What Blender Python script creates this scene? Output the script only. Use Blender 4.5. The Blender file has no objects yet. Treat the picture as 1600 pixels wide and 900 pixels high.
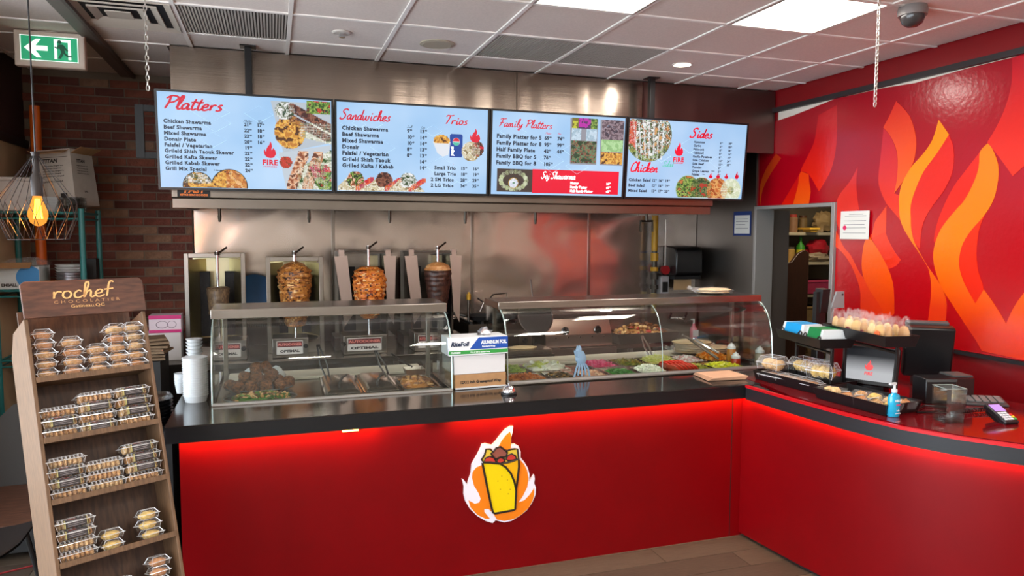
import bpy, math, random
from mathutils import Vector, Matrix, noise
PI = math.pi
S = bpy.context.scene
COL = S.collection
def lin(c):
    return tuple((x / 255 / 12.92) if x / 255 <= .04045 else ((x / 255 + .055) / 1.055) ** 2.4 for x in c[:3])
# ------------------------------------------------------------------ camera, world, light, exposure
cd = bpy.data.cameras.new('camera'); cam = bpy.data.objects.new('camera', cd); COL.objects.link(cam)
cam.matrix_world = Matrix(((.9498, .0207, -.3122, 0), (-.3128, .0739, -.9469, 0), (.0035, .99705, .0767, 1.85), (0, 0, 0, 1)))
cd.sensor_width = 36; cd.lens = 36 * 1132 / 1600; cd.clip_start = .05; cd.clip_end = 60
S.camera = cam
S.view_settings.view_transform = 'Standard'; S.view_settings.look = 'None'
S.view_settings.exposure = 0.35; S.view_settings.gamma = 1; S.view_settings.use_curve_mapping = False
W = bpy.data.worlds.new('daylight'); S.world = W; W.use_nodes = True
W.node_tree.nodes['Background'].inputs[0].default_value = (.80, .90, 1, 1)
W.node_tree.nodes['Background'].inputs[1].default_value = 8.5
try:
    S.cycles.use_denoising = True; S.cycles.max_bounces = 8; S.cycles.transparent_max_bounces = 24
    S.cycles.sample_clamp_indirect = 4; S.cycles.caustics_reflective = False; S.cycles.caustics_refractive = False
except Exception: pass
def lamp(name, loc, size, power, col, rot=(0, 0, 0), sizey=None, spread=None):
    l = bpy.data.lights.new(name, 'AREA'); l.energy = power; l.color = col; l.size = size
    if sizey: l.shape = 'RECTANGLE'; l.size_y = sizey
    if spread: l.spread = spread
    o = bpy.data.objects.new(name, l); COL.objects.link(o); o.location = loc; o.rotation_euler = rot
    return o
WARM = (1, .93, .84)
CEIL = 3.07
for i, (x, y) in enumerate([(1.64, 3.43), (2.86, 3.43), (-.8, 1.0), (1.64, .99), (2.86, .99), (.42, -1.45), (2.86, -1.45), (-2.6, 1.0), (-2.6, -1.45)]):
    lamp('panel_and_fill_lamp', (x, y, CEIL - .03), .52, (13 if y > 3 else 12 if -1 < x < 0 else 26), WARM)  # only the pair over the counters is in view; the others are added fill
# LED tape under the counter lip (lamps follow the tape)
LED = (1, .42, .06)
lamp('led_lamp', (0.02, 3.622, .862), .95, 2.6, LED, (math.radians(24), 0, 0), .02)
lamp('led_lamp', (1.76, 3.622, .862), 1.8, 3.6, LED, (math.radians(24), 0, 0), .02)
lamp('led_lamp', (.62, 3.645, .862), .22, .12, (1, .8, .4), (math.radians(20), 0, 0), .02)
RCF = [(2.70, 3.67), (2.75, 3.20), (2.79, 2.92), (2.855, 2.62), (2.95, 2.43), (3.09, 2.24), (3.30, 2.05), (3.55, 1.85)]
for (xa, ya), (xb, yb) in zip(RCF[:-1], RCF[1:]):
    L = math.hypot(xb - xa, yb - ya); a = math.atan2(yb - ya, xb - xa)
    nx, ny = math.sin(a), -math.cos(a)
    o = lamp('led_lamp', ((xa + xb) / 2 - .040, (ya + yb) / 2 - .018, .862), L, 2.3 * L, LED, (0, 0, 0), .02)
    o.rotation_euler = (math.radians(24), 0, a)
lamp('pantry_fill_lamp', (5.1, 5.6, 2.5), .3, 10, (1, .85, .6))  # unseen fill light added to brighten the pantry
# ------------------------------------------------------------------ materials
MATS = {}
def filmmat(name, alpha, rough=.12, col=(244, 244, 242)):
    if name in MATS: return MATS[name]
    m = bpy.data.materials.new(name); m.use_nodes = True; b = m.node_tree.nodes['Principled BSDF']
    b.inputs['Base Color'].default_value = tuple(lin(col)) + (1,); b.inputs['Alpha'].default_value = alpha; b.inputs['Roughness'].default_value = rough; b.inputs['Specular IOR Level'].default_value = .9
    MATS[name] = m; return m
def mat(name, col=(200, 200, 200), rough=.5, metal=0, nz=0, nscale=20, col2=None, bump=0, bscale=60, emit=0, stretch=None, alpha=None, coat=0, spec=None):
    if name in MATS: return MATS[name]
    m = bpy.data.materials.new(name); m.use_nodes = True; nt = m.node_tree; b = nt.nodes['Principled BSDF']
    c = lin(col) + (1,)
    b.inputs['Base Color'].default_value = c; b.inputs['Roughness'].default_value = rough; b.inputs['Metallic'].default_value = metal
    if coat: b.inputs['Coat Weight'].default_value = coat; b.inputs['Coat Roughness'].default_value = .08
    if spec is not None: b.inputs['Specular IOR Level'].default_value = spec
    if emit: b.inputs['Emission Color'].default_value = c; b.inputs['Emission Strength'].default_value = emit
    tc = None
    if nz or col2 or bump:
        tc = nt.nodes.new('ShaderNodeTexCoord'); mp = nt.nodes.new('ShaderNodeMapping'); nt.links.new(tc.outputs['Object'], mp.inputs[0])
        if stretch: mp.inputs['Scale'].default_value = stretch
    if nz or col2:
        n = nt.nodes.new('ShaderNodeTexNoise'); n.inputs['Scale'].default_value = nscale; n.inputs['Detail'].default_value = 5
        nt.links.new(mp.outputs[0], n.inputs[0])
        r = nt.nodes.new('ShaderNodeValToRGB'); nt.links.new(n.outputs[0], r.inputs[0])
        c2 = lin(col2) if col2 else tuple(x * (1 - nz) for x in c[:3])
        r.color_ramp.elements[0].position = .36; r.color_ramp.elements[0].color = tuple(c2) + (1,)
        r.color_ramp.elements[1].position = .64; r.color_ramp.elements[1].color = c
        nt.links.new(r.outputs[0], b.inputs['Base Color'])
    if bump:
        n = nt.nodes.new('ShaderNodeTexNoise'); n.inputs['Scale'].default_value = bscale; n.inputs['Detail'].default_value = 3
        nt.links.new(mp.outputs[0], n.inputs[0]); bp = nt.nodes.new('ShaderNodeBump'); bp.inputs['Strength'].default_value = bump
        bp.inputs['Distance'].default_value = .01
        nt.links.new(n.outputs[0], bp.inputs['Height']); nt.links.new(bp.outputs[0], b.inputs['Normal'])
    MATS[name] = m; return m
def glassmat(name, tint=(245, 252, 250), base=.05, edge=.55, rough=.02):
    if name in MATS: return MATS[name]
    m = bpy.data.materials.new(name); m.use_nodes = True; nt = m.node_tree; nt.nodes.clear()
    out = nt.nodes.new('ShaderNodeOutputMaterial'); mx = nt.nodes.new('ShaderNodeMixShader')
    t = nt.nodes.new('ShaderNodeBsdfTransparent'); t.inputs[0].default_value = lin(tint) + (1,)
    g = nt.nodes.new('ShaderNodeBsdfGlossy'); g.inputs['Roughness'].default_value = rough
    f = nt.nodes.new('ShaderNodeLayerWeight'); f.inputs[0].default_value = .25
    mr = nt.nodes.new('ShaderNodeMapRange'); mr.inputs[3].default_value = base; mr.inputs[4].default_value = edge
    nt.links.new(f.outputs['Fresnel'], mr.inputs[0]); nt.links.new(mr.outputs[0], mx.inputs[0])
    nt.links.new(t.outputs[0], mx.inputs[1]); nt.links.new(g.outputs[0], mx.inputs[2]); nt.links.new(mx.outputs[0], out.inputs[0])
    MATS[name] = m; return m
def attrmat(name, rough=.6, emit=0, bump=0):
    if name in MATS: return MATS[name]
    m = bpy.data.materials.new(name); m.use_nodes = True; nt = m.node_tree; b = nt.nodes['Principled BSDF']
    a = nt.nodes.new('ShaderNodeVertexColor'); a.layer_name = 'Col'
    b.inputs['Roughness'].default_value = rough
    if emit:
        nt.links.new(a.outputs[0], b.inputs['Emission Color']); b.inputs['Emission Strength'].default_value = emit
        b.inputs['Base Color'].default_value = (.02, .02, .02, 1); b.inputs['Specular IOR Level'].default_value = .2
    else: nt.links.new(a.outputs[0], b.inputs['Base Color'])
    MATS[name] = m; return m
def gradmat(name, lo, hi, z0, z1, rough=.22):
    """printed vinyl whose ink runs from lo (at height z0) to hi (at z1)"""
    m = bpy.data.materials.new(name); m.use_nodes = True; nt = m.node_tree; b = nt.nodes['Principled BSDF']
    tc = nt.nodes.new('ShaderNodeTexCoord'); sx = nt.nodes.new('ShaderNodeSeparateXYZ'); nt.links.new(tc.outputs['Object'], sx.inputs[0])
    mr = nt.nodes.new('ShaderNodeMapRange'); mr.inputs[1].default_value = z0; mr.inputs[2].default_value = z1
    nt.links.new(sx.outputs[2], mr.inputs[0]); r = nt.nodes.new('ShaderNodeValToRGB'); nt.links.new(mr.outputs[0], r.inputs[0])
    r.color_ramp.elements[0].color = lin(lo) + (1,); r.color_ramp.elements[1].color = lin(hi) + (1,)
    nt.links.new(r.outputs[0], b.inputs['Base Color']); b.inputs['Roughness'].default_value = rough
    n = nt.nodes.new('ShaderNodeTexNoise'); n.inputs['Scale'].default_value = 26; nt.links.new(tc.outputs['Object'], n.inputs[0])
    bp = nt.nodes.new('ShaderNodeBump'); bp.inputs['Strength'].default_value = .12; bp.inputs['Distance'].default_value = .01
    nt.links.new(n.outputs[0], bp.inputs['Height']); nt.links.new(bp.outputs[0], b.inputs['Normal'])
    return m
# ------------------------------------------------------------------ mesh builder
class G:
    def __init__(s, M=None): s.v = []; s.f = []; s.fc = []; s.c = None; s.M = M
    def add(s, vs, fs):
        n = len(s.v)
        if s.M is not None: vs = [s.M @ Vector(p) for p in vs]
        s.v += [tuple(p) for p in vs]; s.f += [tuple(i + n for i in f) for f in fs]; s.fc += [s.c] * len(fs); return s
    def box(s, x0, x1, y0, y1, z0, z1):
        return s.add([(x0, y0, z0), (x1, y0, z0), (x1, y1, z0), (x0, y1, z0), (x0, y0, z1), (x1, y0, z1), (x1, y1, z1), (x0, y1, z1)],
                     [(0, 3, 2, 1), (4, 5, 6, 7), (0, 1, 5, 4), (1, 2, 6, 5), (2, 3, 7, 6), (3, 0, 4, 7)])
    def cbox(s, c, d, rz=0, rx=0, ry=0):
        M = Matrix.Translation(c) @ Matrix.Rotation(rz, 4, 'Z') @ Matrix.Rotation(ry, 4, 'Y') @ Matrix.Rotation(rx, 4, 'X')
        a, b, h = d[0] / 2, d[1] / 2, d[2] / 2
        P = [M @ Vector((x * a, y * b, z * h)) for z in (-1, 1) for x, y in ((-1, -1), (1, -1), (1, 1), (-1, 1))]
        return s.add(P, [(0, 3, 2, 1), (4, 5, 6, 7), (0, 1, 5, 4), (1, 2, 6, 5), (2, 3, 7, 6), (3, 0, 4, 7)])
    def frame4(s, a0, b0, z0, a1, b1, z1, th=.0, cx=0, cy=0):   # tapered box a=half x, b=half y
        return s.add([(cx + i * a, cy + j * b, z) for a, b, z in ((a0, b0, z0), (a1, b1, z1)) for i, j in ((-1, -1), (1, -1), (1, 1), (-1, 1))],
                     [(0, 3, 2, 1), (4, 5, 6, 7), (0, 1, 5, 4), (1, 2, 6, 5), (2, 3, 7, 6), (3, 0, 4, 7)])
    def tub(s, a0, b0, z0, a1, b1, z1, t=.004, cx=0, cy=0):     # open-topped tapered tray
        P = []
        for a, b, z in ((a0, b0, z0), (a1, b1, z1), (a1 - t, b1 - t, z1), (a0 - t, b0 - t, z0 + t)):
            P += [(cx + i * a, cy + j * b, z) for i, j in ((-1, -1), (1, -1), (1, 1), (-1, 1))]
        F = [(0, 3, 2, 1), (12, 13, 14, 15)]
        for k in range(3):
            for i in range(4):
                j = (i + 1) % 4; F.append((k * 4 + i, k * 4 + j, k * 4 + 4 + j, k * 4 + 4 + i))
        return s.add(P, F)
    def cyl(s, p0, p1, r0, r1=None, n=14, cap=True):
        r1 = r0 if r1 is None else r1; p0 = Vector(p0); p1 = Vector(p1); d = (p1 - p0).normalized()
        u = d.orthogonal().normalized(); w = d.cross(u)
        P = []
        for p, r in ((p0, r0), (p1, r1)): P += [p + (u * math.cos(2 * PI * i / n) + w * math.sin(2 * PI * i / n)) * r for i in range(n)]
        F = [(i, (i + 1) % n, n + (i + 1) % n, n + i) for i in range(n)]
        if cap: F += [tuple(range(n))[::-1], tuple(range(n, 2 * n))]
        return s.add(P, F)
    def tube(s, pts, r, n=8, closed=False, cap=True):
        pts = [Vector(p) for p in pts]; m = len(pts); P = []; u = None
        for i, p in enumerate(pts):
            a = pts[i - 1] if (i or closed) else p; b = pts[(i + 1) % m] if (i < m - 1 or closed) else p
            d = (b - a); d = d.normalized() if d.length > 1e-9 else Vector((0, 0, 1))
            u = d.orthogonal().normalized() if u is None else (u - d * u.dot(d)).normalized()
            w = d.cross(u); P += [p + (u * math.cos(2 * PI * k / n) + w * math.sin(2 * PI * k / n)) * r for k in range(n)]
        F = []
        for i in range(m if closed else m - 1):
            j = (i + 1) % m; F += [(i * n + k, i * n + (k + 1) % n, j * n + (k + 1) % n, j * n + k) for k in range(n)]
        if not closed and cap: F += [tuple(range(n))[::-1], tuple(range((m - 1) * n, m * n))]
        return s.add(P, F)
    def lathe(s, prof, c=(0, 0, 0), n=24, sx=1, sy=1):
        P = []; F = []; m = len(prof)
        for r, z in prof: P += [(c[0] + r * sx * math.cos(2 * PI * k / n), c[1] + r * sy * math.sin(2 * PI * k / n), c[2] + z) for k in range(n)]
        for i in range(m - 1): F += [(i * n + k, i * n + (k + 1) % n, (i + 1) * n + (k + 1) % n, (i + 1) * n + k) for k in range(n)]
        if prof[0][0] > 1e-5: F.append(tuple(range(n))[::-1])
        if prof[-1][0] > 1e-5: F.append(tuple(range((m - 1) * n, m * n)))
        return s.add(P, F)
    def prism(s, poly, ax, a, b):
        f = {'x': lambda p, t: (t, p[0], p[1]), 'y': lambda p, t: (p[0], t, p[1]), 'z': lambda p, t: (p[0], p[1], t)}[ax]
        n = len(poly); P = [f(p, a) for p in poly] + [f(p, b) for p in poly]
        return s.add(P, [tuple(range(n))[::-1], tuple(range(n, 2 * n))] + [(i, (i + 1) % n, n + (i + 1) % n, n + i) for i in range(n)])
    def sheet(s, pts, ax, a, b, t):     # open polyline of (p,q) given thickness t, extruded along ax
        o = []
        for i, p in enumerate(pts):
            q0 = Vector(pts[max(i - 1, 0)]); q1 = Vector(pts[min(i + 1, len(pts) - 1)]); d = (q1 - q0).normalized()
            o.append((p[0] - d.y * t, p[1] + d.x * t))
        f = {'x': lambda p, q: (q, p[0], p[1]), 'y': lambda p, q: (p[0], q, p[1]), 'z': lambda p, q: (p[0], p[1], q)}[ax]
        m = len(pts); P = [f(p, q) for q in (a, b) for L in (pts, o) for p in L]; F = []
        for i in range(m - 1): F += [(i, i + 1, 2 * m + i + 1, 2 * m + i), (m + i + 1, m + i, 3 * m + i, 3 * m + i + 1), (i + 1, i, m + i, m + i + 1), (2 * m + i, 2 * m + i + 1, 3 * m + i + 1, 3 * m + i)]
        F += [(0, 2 * m, 3 * m, m), (m - 1, 2 * m - 1, 4 * m - 1, 3 * m - 1)]
        s.add(P, F)
        return s
    def ball(s, c, r, n=10, m=7, seed=0, amp=0, fr=3, flat=None):
        rr = r if isinstance(r, (tuple, list)) else (r, r, r); P = []; F = []; so = Vector((seed * 7.3, seed * 3.1, seed * 1.7))
        for i in range(m + 1):
            th = PI * i / m
            for k in range(n):
                ph = 2 * PI * k / n; d = Vector((math.sin(th) * math.cos(ph), math.sin(th) * math.sin(ph), -math.cos(th)))
                q = 1 + (amp * noise.noise(d * fr + so) if amp else 0)
                z = d.z * rr[2] * q
                if flat is not None: z = max(z, flat)
                P.append((c[0] + d.x * rr[0] * q, c[1] + d.y * rr[1] * q, c[2] + z))
        for i in range(m): F += [(i * n + k, i * n + (k + 1) % n, (i + 1) * n + (k + 1) % n, (i + 1) * n + k) for k in range(n)]
        return s.add(P, F)
    def build(s, name, m, parent=None, smooth=False, bevel=0, loc=None, ang=35):
        me = bpy.data.meshes.new(name); me.from_pydata(s.v, [], s.f); me.materials.append(m)
        if any(c is not None for c in s.fc):
            at = me.color_attributes.new('Col', 'FLOAT_COLOR', 'CORNER'); buf = []
            for p, c in zip(me.polygons, s.fc):
                buf += (list(c or (.5, .5, .5)) + [1]) * p.loop_total
            at.data.foreach_set('color', buf)
        if smooth:
            me.shade_smooth()
            try: me.set_sharp_from_angle(angle=math.radians(ang))
            except Exception: pass
        o = bpy.data.objects.new(name, me); COL.objects.link(o)
        if parent: o.parent = parent
        if 'lettering' in name or name in ('print', 'fine_print', 'specks', 'symbols', 'push_pins', 'screw'): o['kind'] = 'stuff'
        if loc: o.location = loc
        if bevel:
            b = o.modifiers.new('bevel', 'BEVEL'); b.width = bevel; b.segments = 2; b.limit_method = 'ANGLE'; b.angle_limit = math.radians(40)
            me.shade_smooth()
            try: me.set_sharp_from_angle(angle=math.radians(35))
            except Exception: pass
        return o
def thing(name, label, cat, loc=(0, 0, 0), rz=0, group=None, rot=None):
    o = bpy.data.objects.new(name, None); COL.objects.link(o); o.location = loc; o.rotation_euler = rot or (0, 0, rz)
    o.empty_display_size = .05
    o['label'] = label; o['category'] = cat
    if group: o['group'] = group
    return o
def tag(o, label, cat, group=None, kind=None):
    o['label'] = label; o['category'] = cat
    if group: o['group'] = group
    if kind: o['kind'] = kind
    return o
def struct(o, label=None):
    o['kind'] = 'structure'
    if label: o['label'] = label
    return o
def dup(root, loc, rz=None, label=None, group=None, rot=None):
    r = root.copy(); COL.objects.link(r); r.location = loc
    if rz is not None: r.rotation_euler = (0, 0, rz)
    if rot is not None: r.rotation_euler = rot
    if label: r['label'] = label
    if group: r['group'] = group
    for ch in list(root.children):
        c = ch.copy(); COL.objects.link(c); c.parent = r
        for g in ch.children:
            d = g.copy(); COL.objects.link(d); d.parent = c
    return r
# ------------------------------------------------------------------ lettering
CH = {}
def glyphs(bold):
    chars = "ABCDEFGHIJKLMNOPQRSTUVWXYZabcdefghijklmnopqrstuvwxyz0123456789/.,&-'!()"
    tmp = []
    for ch in chars:
        for body in (ch, ch + ch):
            c = bpy.data.curves.new('t', 'FONT'); c.body = body; c.size = 1; c.resolution_u = 2; c.fill_mode = 'FRONT'
            if bold: c.offset = .045
            o = bpy.data.objects.new('t', c); COL.objects.link(o); tmp.append(o)
    bpy.context.view_layer.update(); dg = bpy.context.evaluated_depsgraph_get(); i = 0
    for ch in chars:
        ms = []
        for k in (0, 1):
            e = tmp[i].evaluated_get(dg); me = e.to_mesh()
            V = [tuple(v.co) for v in me.vertices]; Fs = [tuple(p.vertices) for p in me.polygons]; ms.append((V, Fs)); e.to_mesh_clear(); i += 1
        w1 = max(v[0] for v in ms[0][0]) - min(v[0] for v in ms[0][0]); w2 = max(v[0] for v in ms[1][0]) - min(v[0] for v in ms[1][0])
        CH[(ch, bold)] = (ms[0][0], ms[0][1], w2 - w1)
    for o in tmp:
        c = o.data; bpy.data.objects.remove(o); bpy.data.curves.remove(c)
glyphs(False); glyphs(True)
XZ = Matrix.Rotation(PI / 2, 4, 'X')       # text plane: x right, y up -> x right, z up, reads from -y
def text(g, s, x, y, size, M=XZ, y0=0, bold=True, track=0, shear=0, width=None, align='l'):
    """size = cap height"""
    k = size / .70; tot = sum((CH[(c, bold)][2] if c != ' ' else .30) + track for c in s) * k
    kx = k
    if width: kx = k * width / tot; tot = width
    cx = x - (tot if align == 'r' else tot / 2 if align == 'c' else 0)
    for c in s:
        if c == ' ': cx += (.30 + track) * kx; continue
        V, F, w = CH[(c, bold)]
        P = [M @ Vector((cx + v[0] * kx + v[1] * k * shear, y + v[1] * k, y0)) for v in V]
        g.add(P, F); cx += (w + track) * kx
    return cx
CUR = {
 'P': (.62, [[(.22, 1), (.2, .5), (.1, 0)], [(.02, .78), (.25, 1), (.55, .95), (.6, .75), (.4, .52), (.2, .5)]]),
 'l': (.26, [[(.02, .1), (.2, .6), (.24, .98), (.13, .98), (.08, .5), (.1, .08), (.2, 0), (.28, .1)]]),
 'a': (.44, [[(.36, .4), (.2, .45), (.05, .25), (.1, .02), (.26, .1), (.36, .4), (.33, .1), (.4, 0), (.47, .1)]]),
 't': (.30, [[(.2, .85), (.12, .3), (.14, .03), (.25, .02), (.33, .12)], [(0, .55), (.34, .6)]]),
 'e': (.38, [[(.04, .2), (.25, .25), (.3, .4), (.18, .46), (.05, .28), (.08, .05), (.22, 0), (.4, .12)]]),
 'r': (.36, [[(.08, .44), (.09, .2), (.08, 0)], [(.08, .15), (.15, .36), (.26, .44), (.36, .38)]]),
 's': (.34, [[(.02, .05), (.14, .0), (.28, .1), (.2, .26), (.12, .36), (.22, .46), (.3, .4)]]),
 'S': (.56, [[(.55, .85), (.42, 1), (.2, .92), (.16, .7), (.36, .5), (.4, .22), (.22, 0), (0, .06), (.04, .2)]]),
 'n': (.44, [[(.07, .42), (.08, 0), (.14, .3), (.26, .44), (.32, .34), (.31, .08), (.38, 0), (.46, .1)]]),
 'd': (.46, [[(.34, .4), (.2, .45), (.05, .25), (.1, .02), (.26, .08), (.36, .4), (.42, 1), (.36, .3), (.36, .04), (.46, .08)]]),
 'w': (.62, [[(.04, .44), (.07, .1), (.15, 0), (.26, .12), (.3, .42), (.32, .1), (.42, 0), (.52, .14), (.55, .46)]]),
 'i': (.32, [[(.15, .42), (.14, .08), (.2, 0), (.31, .1)], [(.13, .60), (.19, .70)]]),
 'c': (.36, [[(.32, .38), (.2, .46), (.06, .28), (.08, .05), (.22, 0), (.37, .12)]]),
 'h': (.44, [[(.02, .1), (.2, .7), (.2, .98), (.1, .9), (.07, .4), (.06, 0), (.14, .3), (.26, .44), (.31, .34), (.3, .06), (.38, 0), (.46, .1)]]),
 'T': (.58, [[(.35, .96), (.3, .5), (.18, 0)], [(.02, .8), (.12, .98), (.4, .95), (.66, 1.02)]]),
 'o': (.42, [[(.22, .45), (.08, .38), (.05, .14), (.16, 0), (.3, .06), (.35, .26), (.28, .42), (.2, .44)]]),
 'F': (.56, [[(.3, .97), (.26, .5), (.12, 0)], [(.02, .88), (.2, 1), (.4, .95), (.66, 1.02)], [(.08, .48), (.25, .5), (.48, .54)]]),
 'm': (.62, [[(.06, .42), (.07, 0), (.13, .32), (.24, .43), (.27, .3), (.26, 0), (.32, .3), (.44, .43), (.48, .3), (.48, .06), (.55, 0), (.63, .1)]]),
 'y': (.42, [[(.05, .44), (.08, .15), (.2, .08), (.34, .42), (.28, -.1), (.16, -.34), (.02, -.25), (.2, -.05), (.42, .12)]]),
 'j': (.24, [[(.15, .42), (.14, 0), (.02, -.32), (-.08, -.2), (.1, 0), (.24, .1)], [(.19, .62), (.22, .66)]]),
 'C': (.52, [[(.5, .82), (.4, 1), (.16, .8), (.06, .4), (.14, .05), (.34, 0), (.52, .14)]]),
 'k': (.42, [[(.02, .1), (.2, .7), (.2, .98), (.1, .9), (.07, .4), (.06, 0), (.12, .26), (.3, .42), (.3, .3), (.14, .22), (.28, .03), (.42, .08)]]),
 'f': (.36, [[(.36, .9), (.26, 1), (.18, .8), (.14, .4), (.1, 0)], [(.0, .45), (.36, .5)]]),
 ' ': (.3, [])}
def script(g, s, x, y, size, w=.1, M=XZ, y0=0, shear=.25, kx=1.0):
    """hand-drawn lettering: ribbons along smooth strokes"""
    for c in s:
        adv, strokes = CUR[c]
        for st in strokes:
            p = [Vector(q) for q in st]; pts = []
            for i in range(len(p) - 1):
                a, b, c1, d = p[max(i - 1, 0)], p[i], p[i + 1], p[min(i + 2, len(p) - 1)]
                for t in ((0, .25, .5, .75) if len(p) > 2 else (0,)):
                    pts.append(.5 * ((2 * b) + (c1 - a) * t + (2 * a - 5 * b + 4 * c1 - d) * t * t + (3 * b - a - 3 * c1 + d) * t ** 3))
            pts.append(p[-1]); L = []
            for i, q in enumerate(pts):
                dd = (pts[min(i + 1, len(pts) - 1)] - pts[max(i - 1, 0)]); dd = dd.normalized() if dd.length > 1e-6 else Vector((1, 0))
                nn = Vector((-dd.y, dd.x)) * w * .5 * (1 if 0 < i < len(pts) - 1 or len(pts) == 2 else .55)
                for sg in (1, -1):
                    r = q + nn * sg; L.append(M @ Vector((x + (r.x + r.y * shear) * size * kx, y + r.y * size, y0)))
            g.add(L, [(2 * i, 2 * i + 1, 2 * i + 3, 2 * i + 2) for i in range(len(pts) - 1)])
        x += adv * size * kx
    return x
FLAME = [(.50, 0), (.28, .03), (.10, .16), (.02, .36), (.08, .55), (.14, .42), (.20, .36), (.22, .52), (.34, .70), (.46, .80), (.52, 1), (.62, .86), (.66, .68), (.60, .55), (.62, .46), (.70, .56), (.76, .60), (.90, .44), (.94, .26), (.84, .10), (.70, .02)]
def flame(g, x, y, w, h, M=XZ, y0=0):
    g.add([M @ Vector((x + (a - .5) * w, y + b * h, y0)) for a, b in FLAME], [tuple(range(len(FLAME)))])
# shared materials
steel = mat('brushed_steel', (158, 150, 142), .28, 1, nz=.10, nscale=9, stretch=(1, 1, 30))
steel_h = mat('brushed_steel_lengthwise', (160, 152, 144), .26, 1, nz=.12, nscale=7, stretch=(.6, 20, 20))
steel_dark = mat('used_dark_steel', (96, 88, 82), .35, 1, nz=.2, nscale=8)
chrome = mat('chrome', (225, 225, 228), .08, 1)
black = mat('black_plastic', (16, 16, 18), .35)
blackm = mat('black_matte', (12, 12, 13), .6)
white = mat('white_plastic', (206, 210, 212), .4)
glass = glassmat('clear_glass', (251, 254, 252), .03, .6)
plastic = glassmat('clear_plastic', (238, 240, 240), .10, .7, .12)
stone = mat('black_polished_stone', (40, 37, 36), .13, 0, nz=.35, nscale=120, coat=.3)
card_ = mat('brown_cardboard', (176, 134, 92), .8, nz=.1, nscale=30)
attr = attrmat('mixed_food', .55)
attrg = attrmat('moist_food', .32)
screenm = attrmat('lit_screen_print', .3, emit=.78)
# ================================================================== THE ROOM
random.seed(4)
paint_red = mat('red_wall_paint', (122, 6, 14), .35, coat=.1)
lam_red = mat('red_laminate', (118, 2, 8), .36, nz=.08, nscale=5, bump=.05, bscale=8, spec=.22)
top_red = mat('red_laminate_top', (104, 4, 11), .10, coat=.4)
plaster = mat('off_white_paint', (205, 198, 188), .8)
g = G(); g.box(-4.1, 4.3, -3.6, 7.0, -.12, -.012); floor = struct(g.build('floor', mat('floor_bed', (104, 92, 82), .55, nz=.3, nscale=6, stretch=(1, 8, 1))))
wood_f = [mat('floor_plank_%d' % i, c, .42, nz=.28, nscale=9, stretch=(1, 12, 1), bump=.15, bscale=30) for i, c in enumerate([(94, 82, 70), (82, 71, 61), (104, 92, 78)])]
pm = []
for m in wood_f:
    gg = G(); gg.box(0, 1.196, 0, .176, -.012, 0); pm.append(gg)
pl = [gg.build('plank', m, floor) for gg, m in zip(pm, wood_f)]
first = set(); k = 0
for r in range(20):
    y = 1.5 + r * .18; x = -2.8 - (r * .43) % 1.2
    while x < 2.9:
        i = random.randrange(3)
        o = pl[i] if i not in first else pl[i].copy()
        if i in first: COL.objects.link(o)
        first.add(i); o.location = (x, y, 0); x += 1.2
# ceiling
g = G(); g.box(-4.1, 4.3, -3.6, 7.0, CEIL + .03, CEIL + .15); ceil = struct(g.build('ceiling', plaster))
tile = mat('ceiling_tile', (226, 214, 206), .9, nz=.08, nscale=90, bump=.2, bscale=200)
bar = mat('ceiling_grid_white', (232, 226, 220), .5)
vent_m = mat('perforated_panel', (120, 113, 106), .6)
xs = [.12 + .6085 * i for i in range(-6, 7)] + [4.15]; ys = [1.305, 1.915, 2.525, 3.13, 3.74, 4.36, 4.97, 5.33]
def T(x0, x1, y0, y1):
    gg = G(); gg.box(x0 + .012, x1 - .012, y0 + .012, y1 - .012, CEIL + .002, CEIL + .015); return gg.build('ceiling_tile', tile, ceil)
lights = {(1.3370, 3.13), (2.554, 3.13)}; vents = {(1.337, 4.36), (1.9455, 4.36), (-.4885, 4.36)}
proto = None; ventpos = []; lightpos = []
for i in range(len(xs) - 1):
    for j in range(len(ys) - 1):
        x0, x1, y0, y1 = xs[i], xs[i + 1], ys[j], ys[j + 1]
        if any(abs(x0 - a) < .02 and abs(y0 - b) < .02 for a, b in lights): lightpos.append((x0, x1, y0, y1)); continue
        if any(abs(x0 - a) < .02 and abs(y0 - b) < .02 for a, b in vents): ventpos.append((x0, x1, y0, y1)); continue
        if abs(x0 + 1.097) < .02 and abs(y0 - 4.36) < .02: continue
        T(x0, x1, y0, y1)
for x0, x1 in ((-1.70, -1.097), (-1.097, -.63)):
    for y0, y1 in ((5.33, 5.9), (5.9, 6.44)): T(x0, x1, y0, y1)
for x in xs[:-1]:
    gg = G(); gg.box(x - .012, x + .012, 1.3, 5.33 if x > -.62 else 6.44, CEIL - .006, CEIL + .004); gg.build('grid_bar', bar, ceil)
for y in ys[:-1]:
    gg = G(); gg.box(xs[0], 4.15, y - .012, y + .012, CEIL - .0055, CEIL + .0035); gg.build('grid_bar', bar, ceil)
for y in (5.33, 5.9):
    gg = G(); gg.box(-1.76, -.62, y - .012, y + .012, CEIL - .0055, CEIL + .0035); gg.build('grid_bar', bar, ceil)
nm = ['left of the exit side, above the first menu screen', 'above the gap of the second and third menu screen', 'directly right of the other one above the third menu screen']
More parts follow.
